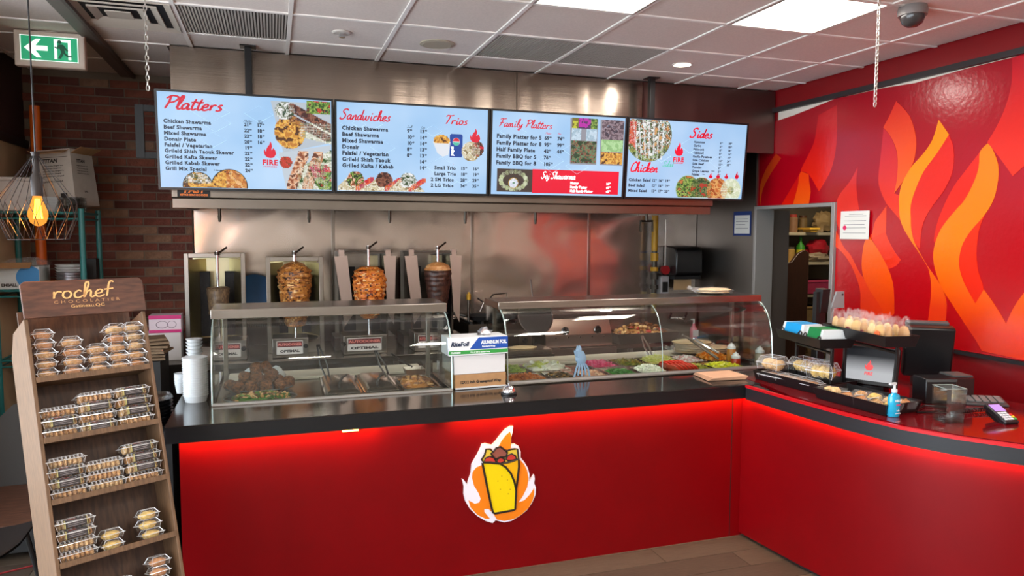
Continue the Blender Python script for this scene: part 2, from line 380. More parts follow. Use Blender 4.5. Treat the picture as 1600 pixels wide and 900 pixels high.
for k, (x0, x1, y0, y1) in enumerate(sorted(ventpos)):
    t = thing('ceiling_vent', 'grey ribbed ceiling return grille, ' + ['near the left chain and the slotted diffuser', 'left one of the adjoining pair in the middle', 'right one of the adjoining pair in the middle'][k], 'vent', ((x0 + x1) / 2, (y0 + y1) / 2, CEIL), group='ribbed ceiling grilles')
    h = (x1 - x0) / 2 - .014; hy = (y1 - y0) / 2 - .014
    g = G(); g.box(-h, h, -hy, hy, .008, .014); g.build('backing', mat('vent_backing', (84, 78, 72), .8), t)
    g = G()
    for i in range(34):
        a = -h + (i + .5) * 2 * h / 34; g.box(a - .005, a + .005, -hy, hy, -.001, .009)
    g.build('ribs', mat('vent_rib', (168, 160, 151), .6), t)['kind'] = 'stuff'
diff = mat('troffer_diffuser', (255, 250, 240), .5, emit=5.5)
for k, (x0, x1, y0, y1) in enumerate(sorted(lightpos)):
    t = thing('ceiling_light', ['square white ceiling panel light, left one, half cut off by the frame', 'square white ceiling panel light nearest the red wall'][k], 'ceiling light', ((x0 + x1) / 2, (y0 + y1) / 2, CEIL), group='recessed panel lights')
    g = G(); g.box(-.285, .285, -.285, .285, .002, .012); g.build('diffuser', diff, t)
    g = G()
    for a, b, c, d in ((-.3, .3, -.3, -.285), (-.3, .3, .285, .3), (-.3, -.285, -.285, .285), (.285, .3, -.285, .285)): g.box(a, b, c, d, -.006, .014)
    g.build('frame', bar, t)
# slotted diffuser
t = thing('air_diffuser', 'square beige ceiling diffuser with curved slots beside the left chain', 'vent', (-.792, 4.665, CEIL))
g = G(); g.box(-.29, .29, -.29, .29, .004, .014); g.build('backing', blackm, t)
for k, r in enumerate((.29, .215, .14, .065)):
    g = G()
    if r > .1:
        rr = r - .045
        for i in range(4):
            M = Matrix.Rotation(i * PI / 2, 4, 'Z'); gg = G(M); gg.add([(-r, -r, -.012), (r, -r, -.012), (rr, -rr, .006), (-rr, -rr, .006), (-r, -r, -.002), (r, -r, -.002)], [(0, 1, 2, 3), (0, 4, 5, 1)])
            g.add(gg.v, gg.f)
    else: g.box(-r, r, -r, r, -.012, -.004)
    g.build('louvre', mat('diffuser_beige', (176, 164, 150), .6), t)
def disc(name, label, cat, x, y, r, m, h=.008, ring=None):
    t = thing(name, label, cat, (x, y, CEIL)); g = G(); g.lathe([(r * .82, 0), (r * .8, -h), (0, -h)], n=28); g.build('face', m, t)
    g = G(); g.lathe([(r, .001), (r, -.004), (r * .82, -h - .001), (r * .8, .001)], n=28); g.build('rim', ring or m, t, True); return t
disc('ceiling_speaker', 'round beige ceiling speaker grille above the second screen', 'speaker', 1.043, 4.735, .115, mat('speaker_beige', (170, 158, 138), .7))
t = disc('ceiling_sprinkler', 'small round sprinkler head recessed in a tile, left of the speaker', 'sprinkler', .429, 4.657, .06, mat('sprinkler_white', (200, 192, 184), .5))
g = G(); g.cyl((0, 0, -.006), (0, 0, -.03), .012, .02); g.build('nozzle', chrome, t)
t = disc('downlight', 'small round lit downlight near the last menu screen', 'ceiling light', 2.855, 4.721, .075, mat('downlight_lens', (255, 246, 225), .4, emit=9), .004, bar)
l = lamp('downlight_lamp', (2.855, 4.721, CEIL - .02), .1, 9, WARM)
t = thing('security_camera', 'grey dome security camera hanging from the ceiling near the red wall', 'camera', (3.30, 3.131, CEIL))
g = G(); g.lathe([(.07, 0), (.075, -.02), (.072, -.05)], n=24); g.build('base', mat('camera_grey', (120, 112, 108), .4), t, True)
g = G(); g.lathe([(.062, -.045), (.062, -.06), (.05, -.09), (.03, -.105), (0, -.11)], n=24); g.build('dome', mat('camera_dome', (58, 54, 54), .2), t, True)
def chain(x, y, z1, label):
    g = G(); z = CEIL; k = 0
    while z > z1:
        a = k % 2; pts = [((math.cos(q) * .008 if a else 0) + x, y + (0 if a else math.cos(q) * .008), z - .015 + math.sin(q) * .017) for q in [i * PI / 4 for i in range(8)]]
        g.tube(pts, .0028, 5, True); z -= .026; k += 1
    tag(g.build('hanging_chain', mat('galvanised_chain', (200, 196, 188), .35, 1), smooth=True), label, 'chain', 'ceiling chains')
chain(-.617, 4.351, 2.62, 'thin steel chain hanging from the ceiling beside the exit sign')
chain(3.04, 3.10, 2.55, 'thin steel chain hanging from the ceiling in front of the red mural')
# exit sign
t = thing('exit_sign', 'green running-man exit sign with a white left arrow, hung from the ceiling', 'exit sign', (-1.275, 5.2, 2.85))
g = G(); g.box(-.19, .19, 0, .06, 0, .215); g.build('housing', mat('exit_housing', (206, 190, 176), .5), t, bevel=.008)
g = G(); g.box(-.155, .155, -.004, 0, .035, .185); g.build('face', mat('exit_green', (28, 150, 104), .4, emit=.55), t)
g = G(); y = -.006
g.prism([(-.135, .11), (-.07, .165), (-.045, .165), (-.075, .125), (-.01, .125), (-.01, .097), (-.075, .097), (-.045, .055), (-.07, .055)], 'y', y, -.004)
g.prism([(.025, .05), (.025, .17), (.115, .17), (.115, .05), (.10, .05), (.10, .155), (.04, .155), (.04, .05)], 'y', y, -.004)
for a, b, c, d in ((-.155, .155, .035, .039), (-.155, .155, .181, .185), (-.155, -.151, .035, .185), (.151, .155, .035, .185)): g.box(a, b, y, -.004, c, d)
g.build('symbols', mat('exit_white', (235, 245, 240), .4, emit=.7), t)
g = G(); y = -.0075
g.cyl((.055, y, .155), (.055, -.004, .155), .011); g.prism([(.05, .14), (.075, .14), (.09, .118), (.102, .105), (.096, .1), (.08, .112), (.085, .09), (.10, .075), (.118, .075), (.118, .067), (.094, .067), (.075, .085), (.06, .055), (.045, .055), (.063, .092), (.055, .115), (.04, .112), (.028, .118), (.028, .126), (.042, .122)], 'y', y, -.004)
g.build('running_figure', mat('exit_dark_green', (10, 96, 66), .4), t)
g = G(); g.box(-.04, .04, .01, .05, .215, .22); g.build('bracket', plaster, t)
# left drop track at ceiling
g = G(); g.box(-1.10, -1.02, 3.0, 6.44, CEIL - .02, CEIL - .001); struct(g.build('trim_1', mat('ceiling_track', (112, 104, 98), .5)))
g = G(); g.box(-1.02, -1.0, 3.0, 6.44, CEIL - .03, CEIL - .001); struct(g.build('trim_2', mat('dark_track', (88, 78, 74), .5)))
# back wall: brick on the left
mortar = mat('mortar', (122, 106, 92), .9)
g = G(); g.box(-1.9, -.62, 6.462, 6.6, 0, CEIL + .03); wb = struct(g.build('wall_back_left', mortar))
bm_ = [mat('brick_%d' % i, c, .85, nz=.3, nscale=18, bump=.5, bscale=60) for i, c in enumerate([(126, 66, 52), (102, 54, 44), (140, 78, 60), (150, 112, 88), (112, 62, 52)])]
proto = []
for m in bm_:
    gg = G(); gg.box(-.0975, .0975, -.012, .01, -.028, .028); proto.append([gg.build('brick', m, wb), False])
z = .985; r = 0
while z < 3.05:
    x = -1.70 + (r % 2) * .1025
    while x - .0975 < -.65:
        k = random.choice([0, 0, 0, 1, 1, 2, 2, 3, 4]); p = proto[k]
        if p[1]: o = p[0].copy(); COL.objects.link(o)
        else: o = p[0]; p[1] = True
        xr = min(x + .0975, -.625); wb_ = xr - (x - .0975); o.location = ((x - .0975 + xr) / 2, 6.462 + random.uniform(-.002, .003), z); o.scale.x = wb_ / .195; x += .205
    z += .067; r += 1
for p in proto:
    if not p[1]: p[0].location = (-1.7, 6.47, .9)
# left return wall and beam
g = G(); g.box(-1.9, -1.77, 4.3, 6.6, 0, 2.5); struct(g.build('wall_left', mat('kraft_paper_wall', (186, 158, 124), .85, nz=.15, nscale=4)))
g = G(); g.box(-1.9, -1.775, 4.3, 6.6, 2.52, CEIL + .03); struct(g.build('wall_left_upper', mat('maroon_paint', (58, 34, 32), .7)))
g = G(); g.box(-1.9, -1.75, 4.3, 6.6, 2.47, 2.53); struct(g.build('trim_3', mat('black_trim', (22, 20, 22), .5)))
g = G(); g.cyl((-1.62, 6.15, 0), (-1.62, 6.15, 2.75), .035, n=20); tag(g.build('orange_column', mat('orange_paint', (232, 106, 24), .35), smooth=True), 'slim bright orange round column in the far left corner', 'column')
# steel-clad back wall
g = G(); g.box(-.62, 4.3, 6.52, 6.6, 0, CEIL + .03); wb2 = struct(g.build('wall_back', steel_dark))
def wavy(name, col, rough, bump, sc, met=1):
    m = bpy.data.materials.new(name); m.use_nodes = True; nt = m.node_tree; b = nt.nodes['Principled BSDF']
    b.inputs['Base Color'].default_value = lin(col) + (1,); b.inputs['Metallic'].default_value = met; b.inputs['Roughness'].default_value = rough
    tc = nt.nodes.new('ShaderNodeTexCoord'); mp = nt.nodes.new('ShaderNodeMapping'); mp.inputs['Scale'].default_value = (1, 1, 1.3); nt.links.new(tc.outputs['Object'], mp.inputs[0])
    n = nt.nodes.new('ShaderNodeTexNoise'); n.inputs['Scale'].default_value = sc; n.inputs['Detail'].default_value = 1.2; n.inputs['Distortion'].default_value = .6; nt.links.new(mp.outputs[0], n.inputs[0])
    bp = nt.nodes.new('ShaderNodeBump'); bp.inputs['Strength'].default_value = bump; bp.inputs['Distance'].default_value = .03; nt.links.new(n.outputs[0], bp.inputs['Height']); nt.links.new(bp.outputs[0], b.inputs['Normal'])
    return m
clad = wavy('cladding_steel', (196, 182, 172), .19, .8, 1.7, .86)
for a, b in ((-.615, .49), (.515, 1.745), (1.765, 2.925), (2.945, 4.14)):
    g = G(); g.box(a, b, 6.505, 6.52, .9, 2.62); g.build('steel_panel', clad, wb2)
for x in (.5, 1.755, 2.935):
    g = G(); g.box(x - .014, x + .014, 6.499, 6.505, .9, 2.62); g.build('seam_strip', steel, wb2, bevel=.002)
# right wall
g = G(); g.box(4.16, 4.3, -3.6, 1.9, 0, CEIL + .03); struct(g.build('wall_right_unseen', mat('beige_wall', (176, 152, 138), .8)))  # unseen stretch of wall, beige so the steel cladding reflects less red
g = G(); g.box(4.16, 4.3, 1.9, 4.57, 0, CEIL + .03); g.box(4.16, 4.3, 4.57, 5.56, 2.09, CEIL + .03); g.box(4.16, 4.3, 5.56, 6.6, 0, CEIL + .03)
wr = struct(g.build('wall_right', paint_red))
g = G(); g.box(4.145, 4.16, 5.565, 6.5, .0, 2.62); g.build('steel_panel', wavy('cladding_dark', (110, 106, 102), .42, .2, 1.5), wr)
# door frame and pantry shell
fr = mat('grey_door_frame', (148, 146, 144), .4, .3)
g = G(); g.box(4.13, 4.32, 4.57, 4.605, 0, 2.09); g.box(4.13, 4.32, 5.525, 5.56, 0, 2.09); g.box(4.13, 4.32, 4.605, 5.525, 2.06, 2.09)
struct(g.build('door_1', fr, bevel=.003))
pant = mat('pantry_wall', (96, 86, 70), .8)
g = G(); g.box(4.3, 6.3, 6.62, 6.7, 0, 2.8); struct(g.build('wall_pantry_back', pant))
g = G(); g.box(6.2, 6.3, 4.2, 6.62, 0, 2.8); struct(g.build('wall_pantry_right', pant))
g = G(); g.box(4.3, 6.2, 4.2, 4.3, 0, 2.8); struct(g.build('wall_pantry_front', pant))
g = G(); g.box(4.3, 6.3, 4.2, 6.7, 2.8, 2.9); struct(g.build('ceiling_pantry', pant))
g = G(); g.box(4.3, 6.3, 4.2, 6.7, -.1, 0); struct(g.build('floor_pantry', pant))
# unseen shop front: open at left for daylight, closed elsewhere to calm steel reflections
g = G(); g.box(-4.1, 4.3, -3.6, -3.45, 0, 1.0); g.box(-4.1, 4.3, -3.6, -3.45, 2.7, CEIL + .03); g.box(-1.9, 4.3, -3.6, -3.45, 1.0, 2.7)
for x in (-4.1, -3.0, -2.0): g.box(x, x + .12, -3.6, -3.45, 1.0, 2.7)
struct(g.build('wall_front_unseen', plaster))
g = G(); g.box(-3.25, -3.1, -3.6, 4.3, 0, .25); g.box(-3.25, -3.1, -3.6, 4.3, 2.7, CEIL + .03)
for y in (-3.6, -1.7, .3, 2.3, 4.2): g.box(-3.25, -3.1, y, y + .12, .25, 2.7)
struct(g.build('wall_far_left_unseen', plaster))  # unseen window wall, set close in for more daylight on the left
g = G(); g.box(-4.1, -1.9, 4.3, 4.45, 0, CEIL + .03); struct(g.build('wall_left_back', plaster))
# mural
MUR = thing('flame_mural', 'red and orange flame mural covering the right wall', 'mural', (4.158, 0, 0)); 
def wallpoly(poly, x0, x1, name, m, par=MUR):
    gg = G(); gg.prism([(p[0], p[1]) for p in poly][::-1], 'x', x0, x1); return gg.build(name, m, par)
def gm(n, lo, hi, z0, z1): return gradmat('mural_ink_' + n, lo, hi, z0, z1)
wallpoly([(1.9, 1.11), (4.565, 1.11), (4.565, 2.095), (5.535, 2.095), (5.535, 2.80), (5.1, 2.833), (4.87, 2.86), (4.64, 2.888), (4.16, 2.884), (3.9, 2.868), (3.5, 2.884), (1.9, 2.89)], -.0035, 0, 'base_sheet', gm('crimson_sheen', (176, 0, 10), (150, 6, 26), 1.3, 2.8))  # pinker upper tone paints in the sheen on the red sheet
g = G(); g.box(-.0015, .0, 1.9, 5.30, 2.79, 2.895); g.build('torn_backing', mat('torn_paper', (214, 204, 192), .8), MUR)
FL = {
 'F1': [(3.341, 2.400), (3.355, 2.390), (3.374, 2.375), (3.389, 2.355), (3.392, 2.327), (3.390, 2.293), (3.392, 2.257), (3.401, 2.220), (3.415, 2.182), (3.431, 2.146), (3.448, 2.112), (3.467, 2.080), (3.486, 2.052), (3.501, 2.035), (3.517, 2.022), (3.537, 2.001), (3.568, 1.968), (3.604, 1.927), (3.634, 1.888), (3.653, 1.853), (3.667, 1.819), (3.677, 1.787), (3.684, 1.755), (3.687, 1.724), (3.686, 1.693), (3.681, 1.663), (3.673, 1.633), (3.662, 1.601), (3.648, 1.568), (3.632, 1.533), (3.612, 1.499), (3.588, 1.467), (3.561, 1.435), (3.531, 1.401), (3.499, 1.362), (3.465, 1.322), (3.434, 1.284), (3.404, 1.251), (3.377, 1.220), (3.353, 1.193), (3.334, 1.167), (3.317, 1.144), (3.307, 1.128), (3.227, 1.124), (3.119, 1.120), (3.040, 1.117), (3.046, 1.233), (3.056, 1.393), (3.062, 1.509), (3.076, 1.488), (3.096, 1.458), (3.115, 1.425), (3.133, 1.387), (3.149, 1.346), (3.160, 1.317), (3.179, 1.343), (3.207, 1.381), (3.235, 1.417), (3.264, 1.452), (3.294, 1.485), (3.315, 1.509), (3.330, 1.481), (3.351, 1.444), (3.366, 1.417), (3.384, 1.442), (3.410, 1.477), (3.433, 1.512), (3.451, 1.541), (3.466, 1.570), (3.478, 1.599), (3.487, 1.626), (3.493, 1.654), (3.494, 1.683), (3.492, 1.717), (3.486, 1.752), (3.475, 1.786), (3.460, 1.816), (3.440, 1.846), (3.418, 1.875), (3.393, 1.903), (3.366, 1.931), (3.341, 1.961), (3.319, 1.991), (3.299, 2.023), (3.284, 2.056), (3.273, 2.093), (3.266, 2.132), (3.262, 2.170), (3.260, 2.205), (3.262, 2.237), (3.267, 2.270), (3.279, 2.304), (3.295, 2.339), (3.310, 2.366), (3.322, 2.383), (3.333, 2.393)],
 'F2': [(3.215, 2.884), (3.213, 2.845), (3.210, 2.790), (3.210, 2.736), (3.217, 2.689), (3.227, 2.645), (3.240, 2.603), (3.256, 2.563), (3.274, 2.524), (3.292, 2.490), (3.312, 2.457), (3.331, 2.428), (3.345, 2.408), (3.335, 2.396), (3.319, 2.379), (3.301, 2.357), (3.279, 2.331), (3.255, 2.300), (3.231, 2.270), (3.208, 2.240), (3.186, 2.211), (3.171, 2.190), (3.152, 2.206), (3.125, 2.228), (3.105, 2.245), (3.116, 2.436), (3.131, 2.699), (3.143, 2.890), (3.164, 2.888), (3.194, 2.886)],
 'F3': [(3.389, 2.355), (3.415, 2.324), (3.453, 2.281), (3.487, 2.241), (3.513, 2.211), (3.537, 2.184), (3.559, 2.153), (3.582, 2.116), (3.604, 2.076), (3.623, 2.037), (3.639, 2.002), (3.653, 1.969), (3.665, 1.934), (3.676, 1.894), (3.684, 1.853), (3.688, 1.820), (3.687, 1.802), (3.681, 1.792), (3.677, 1.787), (3.668, 1.812), (3.654, 1.849), (3.634, 1.888), (3.604, 1.927), (3.568, 1.968), (3.537, 2.001), (3.517, 2.022), (3.501, 2.035), (3.486, 2.052), (3.467, 2.080), (3.448, 2.112), (3.431, 2.146), (3.415, 2.182), (3.401, 2.220), (3.392, 2.257), (3.388, 2.294), (3.388, 2.330)],
 'F4': [(3.284, 2.056), (3.298, 2.031), (3.318, 1.995), (3.341, 1.961), (3.366, 1.931), (3.393, 1.903), (3.418, 1.875), (3.440, 1.846), (3.459, 1.816), (3.475, 1.786), (3.486, 1.752), (3.494, 1.717), (3.497, 1.683), (3.494, 1.654), (3.488, 1.626), (3.478, 1.599), (3.466, 1.570), (3.451, 1.541), (3.433, 1.512), (3.410, 1.477), (3.384, 1.442), (3.366, 1.417), (3.350, 1.440), (3.329, 1.473), (3.317, 1.508), (3.325, 1.543), (3.342, 1.579), (3.357, 1.615), (3.366, 1.651), (3.373, 1.688), (3.377, 1.728), (3.377, 1.772), (3.375, 1.819), (3.370, 1.863), (3.360, 1.902), (3.347, 1.939), (3.333, 1.972), (3.316, 2.005), (3.297, 2.035)],
 'F5': [(3.694, 2.593), (3.704, 2.559), (3.718, 2.510), (3.736, 2.466), (3.758, 2.433), (3.783, 2.404), (3.810, 2.377), (3.839, 2.351), (3.869, 2.326), (3.897, 2.299), (3.921, 2.268), (3.943, 2.235), (3.961, 2.203), (3.972, 2.174), (3.979, 2.145), (3.983, 2.116), (3.984, 2.086), (3.981, 2.055), (3.978, 2.027), (3.977, 2.003), (3.974, 1.982), (3.969, 1.960), (3.962, 1.939), (3.952, 1.917), (3.939, 1.894), (3.921, 1.867), (3.899, 1.839), (3.876, 1.810), (3.850, 1.779), (3.822, 1.747), (3.795, 1.716), (3.770, 1.687), (3.747, 1.660), (3.727, 1.632), (3.714, 1.604), (3.705, 1.576), (3.698, 1.548), (3.693, 1.523), (3.690, 1.499), (3.689, 1.468), (3.690, 1.426), (3.693, 1.378), (3.696, 1.330), (3.701, 1.281), (3.706, 1.232), (3.708, 1.186), (3.704, 1.140), (3.697, 1.097), (3.692, 1.067), (3.663, 1.072), (3.623, 1.078), (3.594, 1.082), (3.589, 1.124), (3.581, 1.184), (3.574, 1.242), (3.570, 1.293), (3.567, 1.342), (3.568, 1.385), (3.573, 1.417), (3.581, 1.443), (3.592, 1.467), (3.603, 1.489), (3.618, 1.509), (3.639, 1.535), (3.670, 1.570), (3.707, 1.610), (3.744, 1.653), (3.778, 1.699), (3.812, 1.746), (3.838, 1.789), (3.854, 1.821), (3.862, 1.849), (3.869, 1.876), (3.874, 1.904), (3.876, 1.931), (3.878, 1.959), (3.882, 1.987), (3.884, 2.016), (3.883, 2.046), (3.876, 2.077), (3.866, 2.110), (3.852, 2.145), (3.836, 2.183), (3.816, 2.224), (3.792, 2.265), (3.762, 2.303), (3.727, 2.341), (3.695, 2.378), (3.663, 2.419), (3.633, 2.460), (3.613, 2.488), (3.637, 2.519), (3.670, 2.562)],
 'F6': [(4.045, 2.772), (4.059, 2.748), (4.077, 2.715), (4.096, 2.683), (4.115, 2.653), (4.135, 2.625), (4.149, 2.605), (4.131, 2.588), (4.105, 2.564), (4.080, 2.533), (4.057, 2.498), (4.034, 2.456), (4.017, 2.411), (4.009, 2.360), (4.006, 2.306), (4.007, 2.255), (4.012, 2.207), (4.021, 2.162), (4.028, 2.132), (4.007, 2.155), (3.978, 2.188), (3.951, 2.220), (3.930, 2.248), (3.912, 2.274), (3.897, 2.299), (3.885, 2.321), (3.876, 2.342), (3.869, 2.370), (3.864, 2.408), (3.861, 2.452), (3.866, 2.498), (3.879, 2.549), (3.900, 2.603), (3.926, 2.653), (3.966, 2.699), (4.012, 2.742)],
 'F7': [(3.615, 2.488), (3.602, 2.464), (3.585, 2.430), (3.573, 2.390), (3.568, 2.345), (3.568, 2.295), (3.574, 2.248), (3.587, 2.207), (3.607, 2.168), (3.628, 2.132), (3.653, 2.100), (3.680, 2.069), (3.705, 2.040), (3.726, 2.011), (3.745, 1.984), (3.760, 1.957), (3.772, 1.932), (3.780, 1.909), (3.786, 1.880), (3.791, 1.836), (3.793, 1.786), (3.795, 1.750), (3.806, 1.758), (3.823, 1.771), (3.838, 1.789), (3.850, 1.814), (3.860, 1.845), (3.869, 1.876), (3.874, 1.904), (3.876, 1.931), (3.878, 1.959), (3.882, 1.987), (3.884, 2.016), (3.883, 2.046), (3.876, 2.077), (3.866, 2.110), (3.852, 2.145), (3.836, 2.183), (3.816, 2.224), (3.792, 2.265), (3.762, 2.303), (3.727, 2.341), (3.695, 2.378), (3.664, 2.419), (3.635, 2.460)],
 'F8': [(4.231, 1.825), (4.198, 1.787), (4.152, 1.734), (4.112, 1.684), (4.082, 1.644), (4.058, 1.608), (4.037, 1.573), (4.021, 1.540), (4.008, 1.507), (3.998, 1.466), (3.991, 1.405), (3.986, 1.335), (3.983, 1.286), (4.002, 1.270), (4.028, 1.249), (4.048, 1.233), (4.063, 1.258), (4.085, 1.293), (4.110, 1.328), (4.138, 1.359), (4.169, 1.389), (4.198, 1.418), (4.222, 1.447), (4.244, 1.476), (4.263, 1.504), (4.277, 1.529), (4.287, 1.555), (4.294, 1.583), (4.298, 1.616), (4.299, 1.651), (4.297, 1.687), (4.293, 1.725), (4.287, 1.762), (4.278, 1.792), (4.262, 1.809), (4.244, 1.819)],
 'F9': [(4.585, 1.897), (4.560, 1.858), (4.525, 1.802), (4.491, 1.755), (4.463, 1.727), (4.436, 1.708), (4.410, 1.684), (4.382, 1.648), (4.354, 1.607), (4.328, 1.571), (4.305, 1.546), (4.284, 1.526), (4.263, 1.504), (4.242, 1.477), (4.221, 1.448), (4.198, 1.418), (4.169, 1.389), (4.138, 1.359), (4.110, 1.328), (4.085, 1.293), (4.063, 1.258), (4.048, 1.233), (4.118, 1.225), (4.214, 1.214), (4.284, 1.206), (4.287, 1.233), (4.292, 1.273), (4.296, 1.315), (4.297, 1.355), (4.299, 1.397), (4.309, 1.443), (4.333, 1.498), (4.366, 1.556), (4.399, 1.607), (4.432, 1.645), (4.464, 1.675), (4.495, 1.701), (4.525, 1.722), (4.552, 1.738), (4.571, 1.748), (4.575, 1.793), (4.581, 1.853)],
 'F10': [(4.096, 1.940), (4.136, 1.909), (4.191, 1.866), (4.231, 1.835), (4.198, 1.793), (4.152, 1.735), (4.112, 1.684), (4.084, 1.648), (4.064, 1.619), (4.050, 1.599), (4.032, 1.605), (4.006, 1.614), (3.984, 1.625), (3.969, 1.639), (3.957, 1.655), (3.948, 1.667), (3.967, 1.685), (3.993, 1.711), (4.018, 1.741), (4.043, 1.775), (4.068, 1.813), (4.086, 1.849), (4.094, 1.884), (4.096, 1.917)],
 'F11': [(4.898, 2.330), (4.925, 2.339), (4.962, 2.350), (4.990, 2.358), (4.996, 2.351), (5.004, 2.340), (5.011, 2.323), (5.014, 2.300), (5.015, 2.271), (5.022, 2.234), (5.041, 2.182), (5.064, 2.122), (5.081, 2.080), (5.023, 2.081), (4.944, 2.083), (4.886, 2.084), (4.880, 2.111), (4.872, 2.148), (4.868, 2.184), (4.872, 2.212), (4.880, 2.238), (4.887, 2.262), (4.892, 2.288), (4.895, 2.313)],
 'F12': [(4.811, 2.790), (4.815, 2.764), (4.820, 2.726), (4.827, 2.686), (4.833, 2.648), (4.840, 2.608), (4.858, 2.563), (4.895, 2.507), (4.941, 2.446), (4.976, 2.399), (4.989, 2.375), (4.990, 2.364), (4.990, 2.358), (4.967, 2.355), (4.934, 2.349), (4.898, 2.330), (4.854, 2.285), (4.807, 2.226), (4.774, 2.184), (4.744, 2.218), (4.703, 2.266), (4.668, 2.313), (4.646, 2.352), (4.631, 2.390), (4.619, 2.433), (4.609, 2.481), (4.603, 2.535), (4.600, 2.597), (4.603, 2.681), (4.608, 2.773), (4.612, 2.838), (4.671, 2.824), (4.752, 2.804)],
 'F13': [(5.311, 2.537), (5.325, 2.526), (5.346, 2.509), (5.369, 2.487), (5.395, 2.463), (5.424, 2.434), (5.451, 2.400), (5.477, 2.359), (5.501, 2.314), (5.516, 2.263), (5.519, 2.199), (5.513, 2.129), (5.508, 2.080), (5.504, 2.121), (5.496, 2.179), (5.479, 2.235), (5.449, 2.284), (5.409, 2.332), (5.368, 2.377), (5.322, 2.421), (5.276, 2.463), (5.243, 2.492), (5.263, 2.505), (5.291, 2.524)],
 'F14': [(4.997, 2.348), (5.018, 2.325), (5.048, 2.290), (5.086, 2.248), (5.135, 2.192), (5.192, 2.128), (5.232, 2.082), (5.188, 2.082), (5.129, 2.081), (5.085, 2.080), (5.068, 2.122), (5.043, 2.180), (5.022, 2.234), (5.010, 2.279), (5.002, 2.320)],
 'F15': [(4.374, 2.348), (4.393, 2.320), (4.420, 2.279), (4.451, 2.239), (4.487, 2.205), (4.527, 2.171), (4.557, 2.138), (4.572, 2.109), (4.577, 2.081), (4.579, 2.051), (4.581, 2.016), (4.580, 1.980), (4.574, 1.947), (4.561, 1.917), (4.543, 1.891), (4.530, 1.872), (4.517, 1.916), (4.498, 1.975), (4.485, 2.019), (4.443, 2.019), (4.386, 2.019), (4.345, 2.020), (4.354, 2.061), (4.368, 2.120), (4.378, 2.173), (4.382, 2.210), (4.383, 2.240), (4.383, 2.268), (4.380, 2.299), (4.377, 2.328)],
 'F16': [(4.176, 2.244), (4.171, 2.207), (4.161, 2.179), (4.148, 2.151), (4.132, 2.121), (4.114, 2.092), (4.092, 2.062), (4.063, 2.033), (4.030, 2.003), (4.003, 1.979), (3.985, 1.961), (3.972, 1.947), (3.963, 1.938), (3.967, 1.961), (3.973, 1.994), (3.978, 2.027), (3.981, 2.060), (3.982, 2.093), (3.983, 2.116), (3.996, 2.121), (4.015, 2.127), (4.028, 2.132), (4.021, 2.162), (4.012, 2.207), (4.007, 2.255), (4.007, 2.306), (4.011, 2.360), (4.021, 2.411), (4.038, 2.457), (4.060, 2.498), (4.083, 2.534), (4.107, 2.563), (4.131, 2.585), (4.148, 2.600), (4.152, 2.554), (4.157, 2.487), (4.162, 2.421), (4.168, 2.359), (4.174, 2.297)],
 'F17': [(4.091, 2.049), (4.105, 2.033), (4.125, 2.009), (4.145, 1.987), (4.163, 1.969), (4.180, 1.951), (4.194, 1.928), (4.203, 1.890), (4.209, 1.847), (4.212, 1.816), (4.175, 1.830), (4.124, 1.849), (4.087, 1.863), (4.088, 1.918), (4.090, 1.994)],
}
for i, (k, lo, hi, z0, z1) in enumerate([('F12', (222, 36, 10), (182, 16, 30), 2.2, 2.75), ('F14', (206, 24, 8), (190, 16, 20), 2.1, 2.3), ('F11', (228, 84, 16), (222, 60, 14), 2.1, 2.3), ('F13', (200, 78, 10), (180, 50, 20), 2.1, 2.5),
        ('F15', (222, 40, 20), (196, 36, 40), 1.9, 2.4), ('F9', (222, 44, 8), (226, 62, 16), 1.2, 1.9), ('F10', (220, 36, 4), (226, 56, 18), 1.6, 1.95), ('F16', (226, 48, 10), (190, 28, 40), 1.95, 2.5), ('F17', (226, 60, 20), (226, 60, 20), 1.8, 2.1),
        ('F8', (226, 48, 2), (234, 92, 6), 1.25, 1.75), ('F2', (218, 44, 18), (184, 16, 34), 2.2, 2.85), ('F3', (212, 26, 4), (214, 34, 14), 1.8, 2.35), ('F7', (216, 36, 8), (208, 34, 24), 1.75, 2.4), ('F4', (218, 30, 2), (224, 44, 6), 1.5, 2.0),
        ('F1', (222, 46, 6), (244, 118, 2), 1.25, 1.80), ('F6', (232, 88, 14), (206, 44, 34), 2.15, 2.75), ('F5', (222, 52, 14), (244, 132, 2), 1.35, 1.95)]):
    wallpoly(FL[k], -.0037 - .0002 * i, -.0036, 'flame', gm(k, lo, hi, z0, z1))
FL['G1'] = [(3.06, 1.509), (2.95, 1.60), (2.84, 1.76), (2.76, 1.98), (2.72, 2.22), (2.64, 2.0), (2.62, 1.75), (2.66, 1.5), (2.72, 1.3), (2.76, 1.117), (3.04, 1.117)]
FL['G2'] = [(3.14, 2.89), (3.11, 2.245), (3.02, 2.34), (2.94, 2.52), (2.89, 2.7), (2.87, 2.884)]
for i, (k, dy) in enumerate((('F6', -1.75), ('F7', -1.62), ('F5', -1.68), ('G1', 0), ('G2', 0))):
    wallpoly([(y + dy, z) for y, z in FL[k]], -.0039 - .0002 * i, -.0036, 'flame', gm('far_' + k, (222, 46, 6), (244, 118, 2) if k in ('F5', 'F6') else (214, 44, 18), 1.3, 2.4))
for y in (4.6, 4.03, 3.3, 2.4):
    g = G(); g.box(-.0155, -.0145, y - .0008, y + .0008, 2.1 if y > 4.55 else 1.12, 2.88); 
g = G(); g.box(4.12, 4.16, 1.9, 5.335, 2.888, 2.925); struct(g.build('trim_4', mat('black_cable_trunking', (30, 28, 30), .45)))
g = G(); g.box(4.135, 4.16, 1.9, 4.56, 1.085, 1.108); struct(g.build('trim_5', mat('black_rail', (24, 20, 22), .4)))
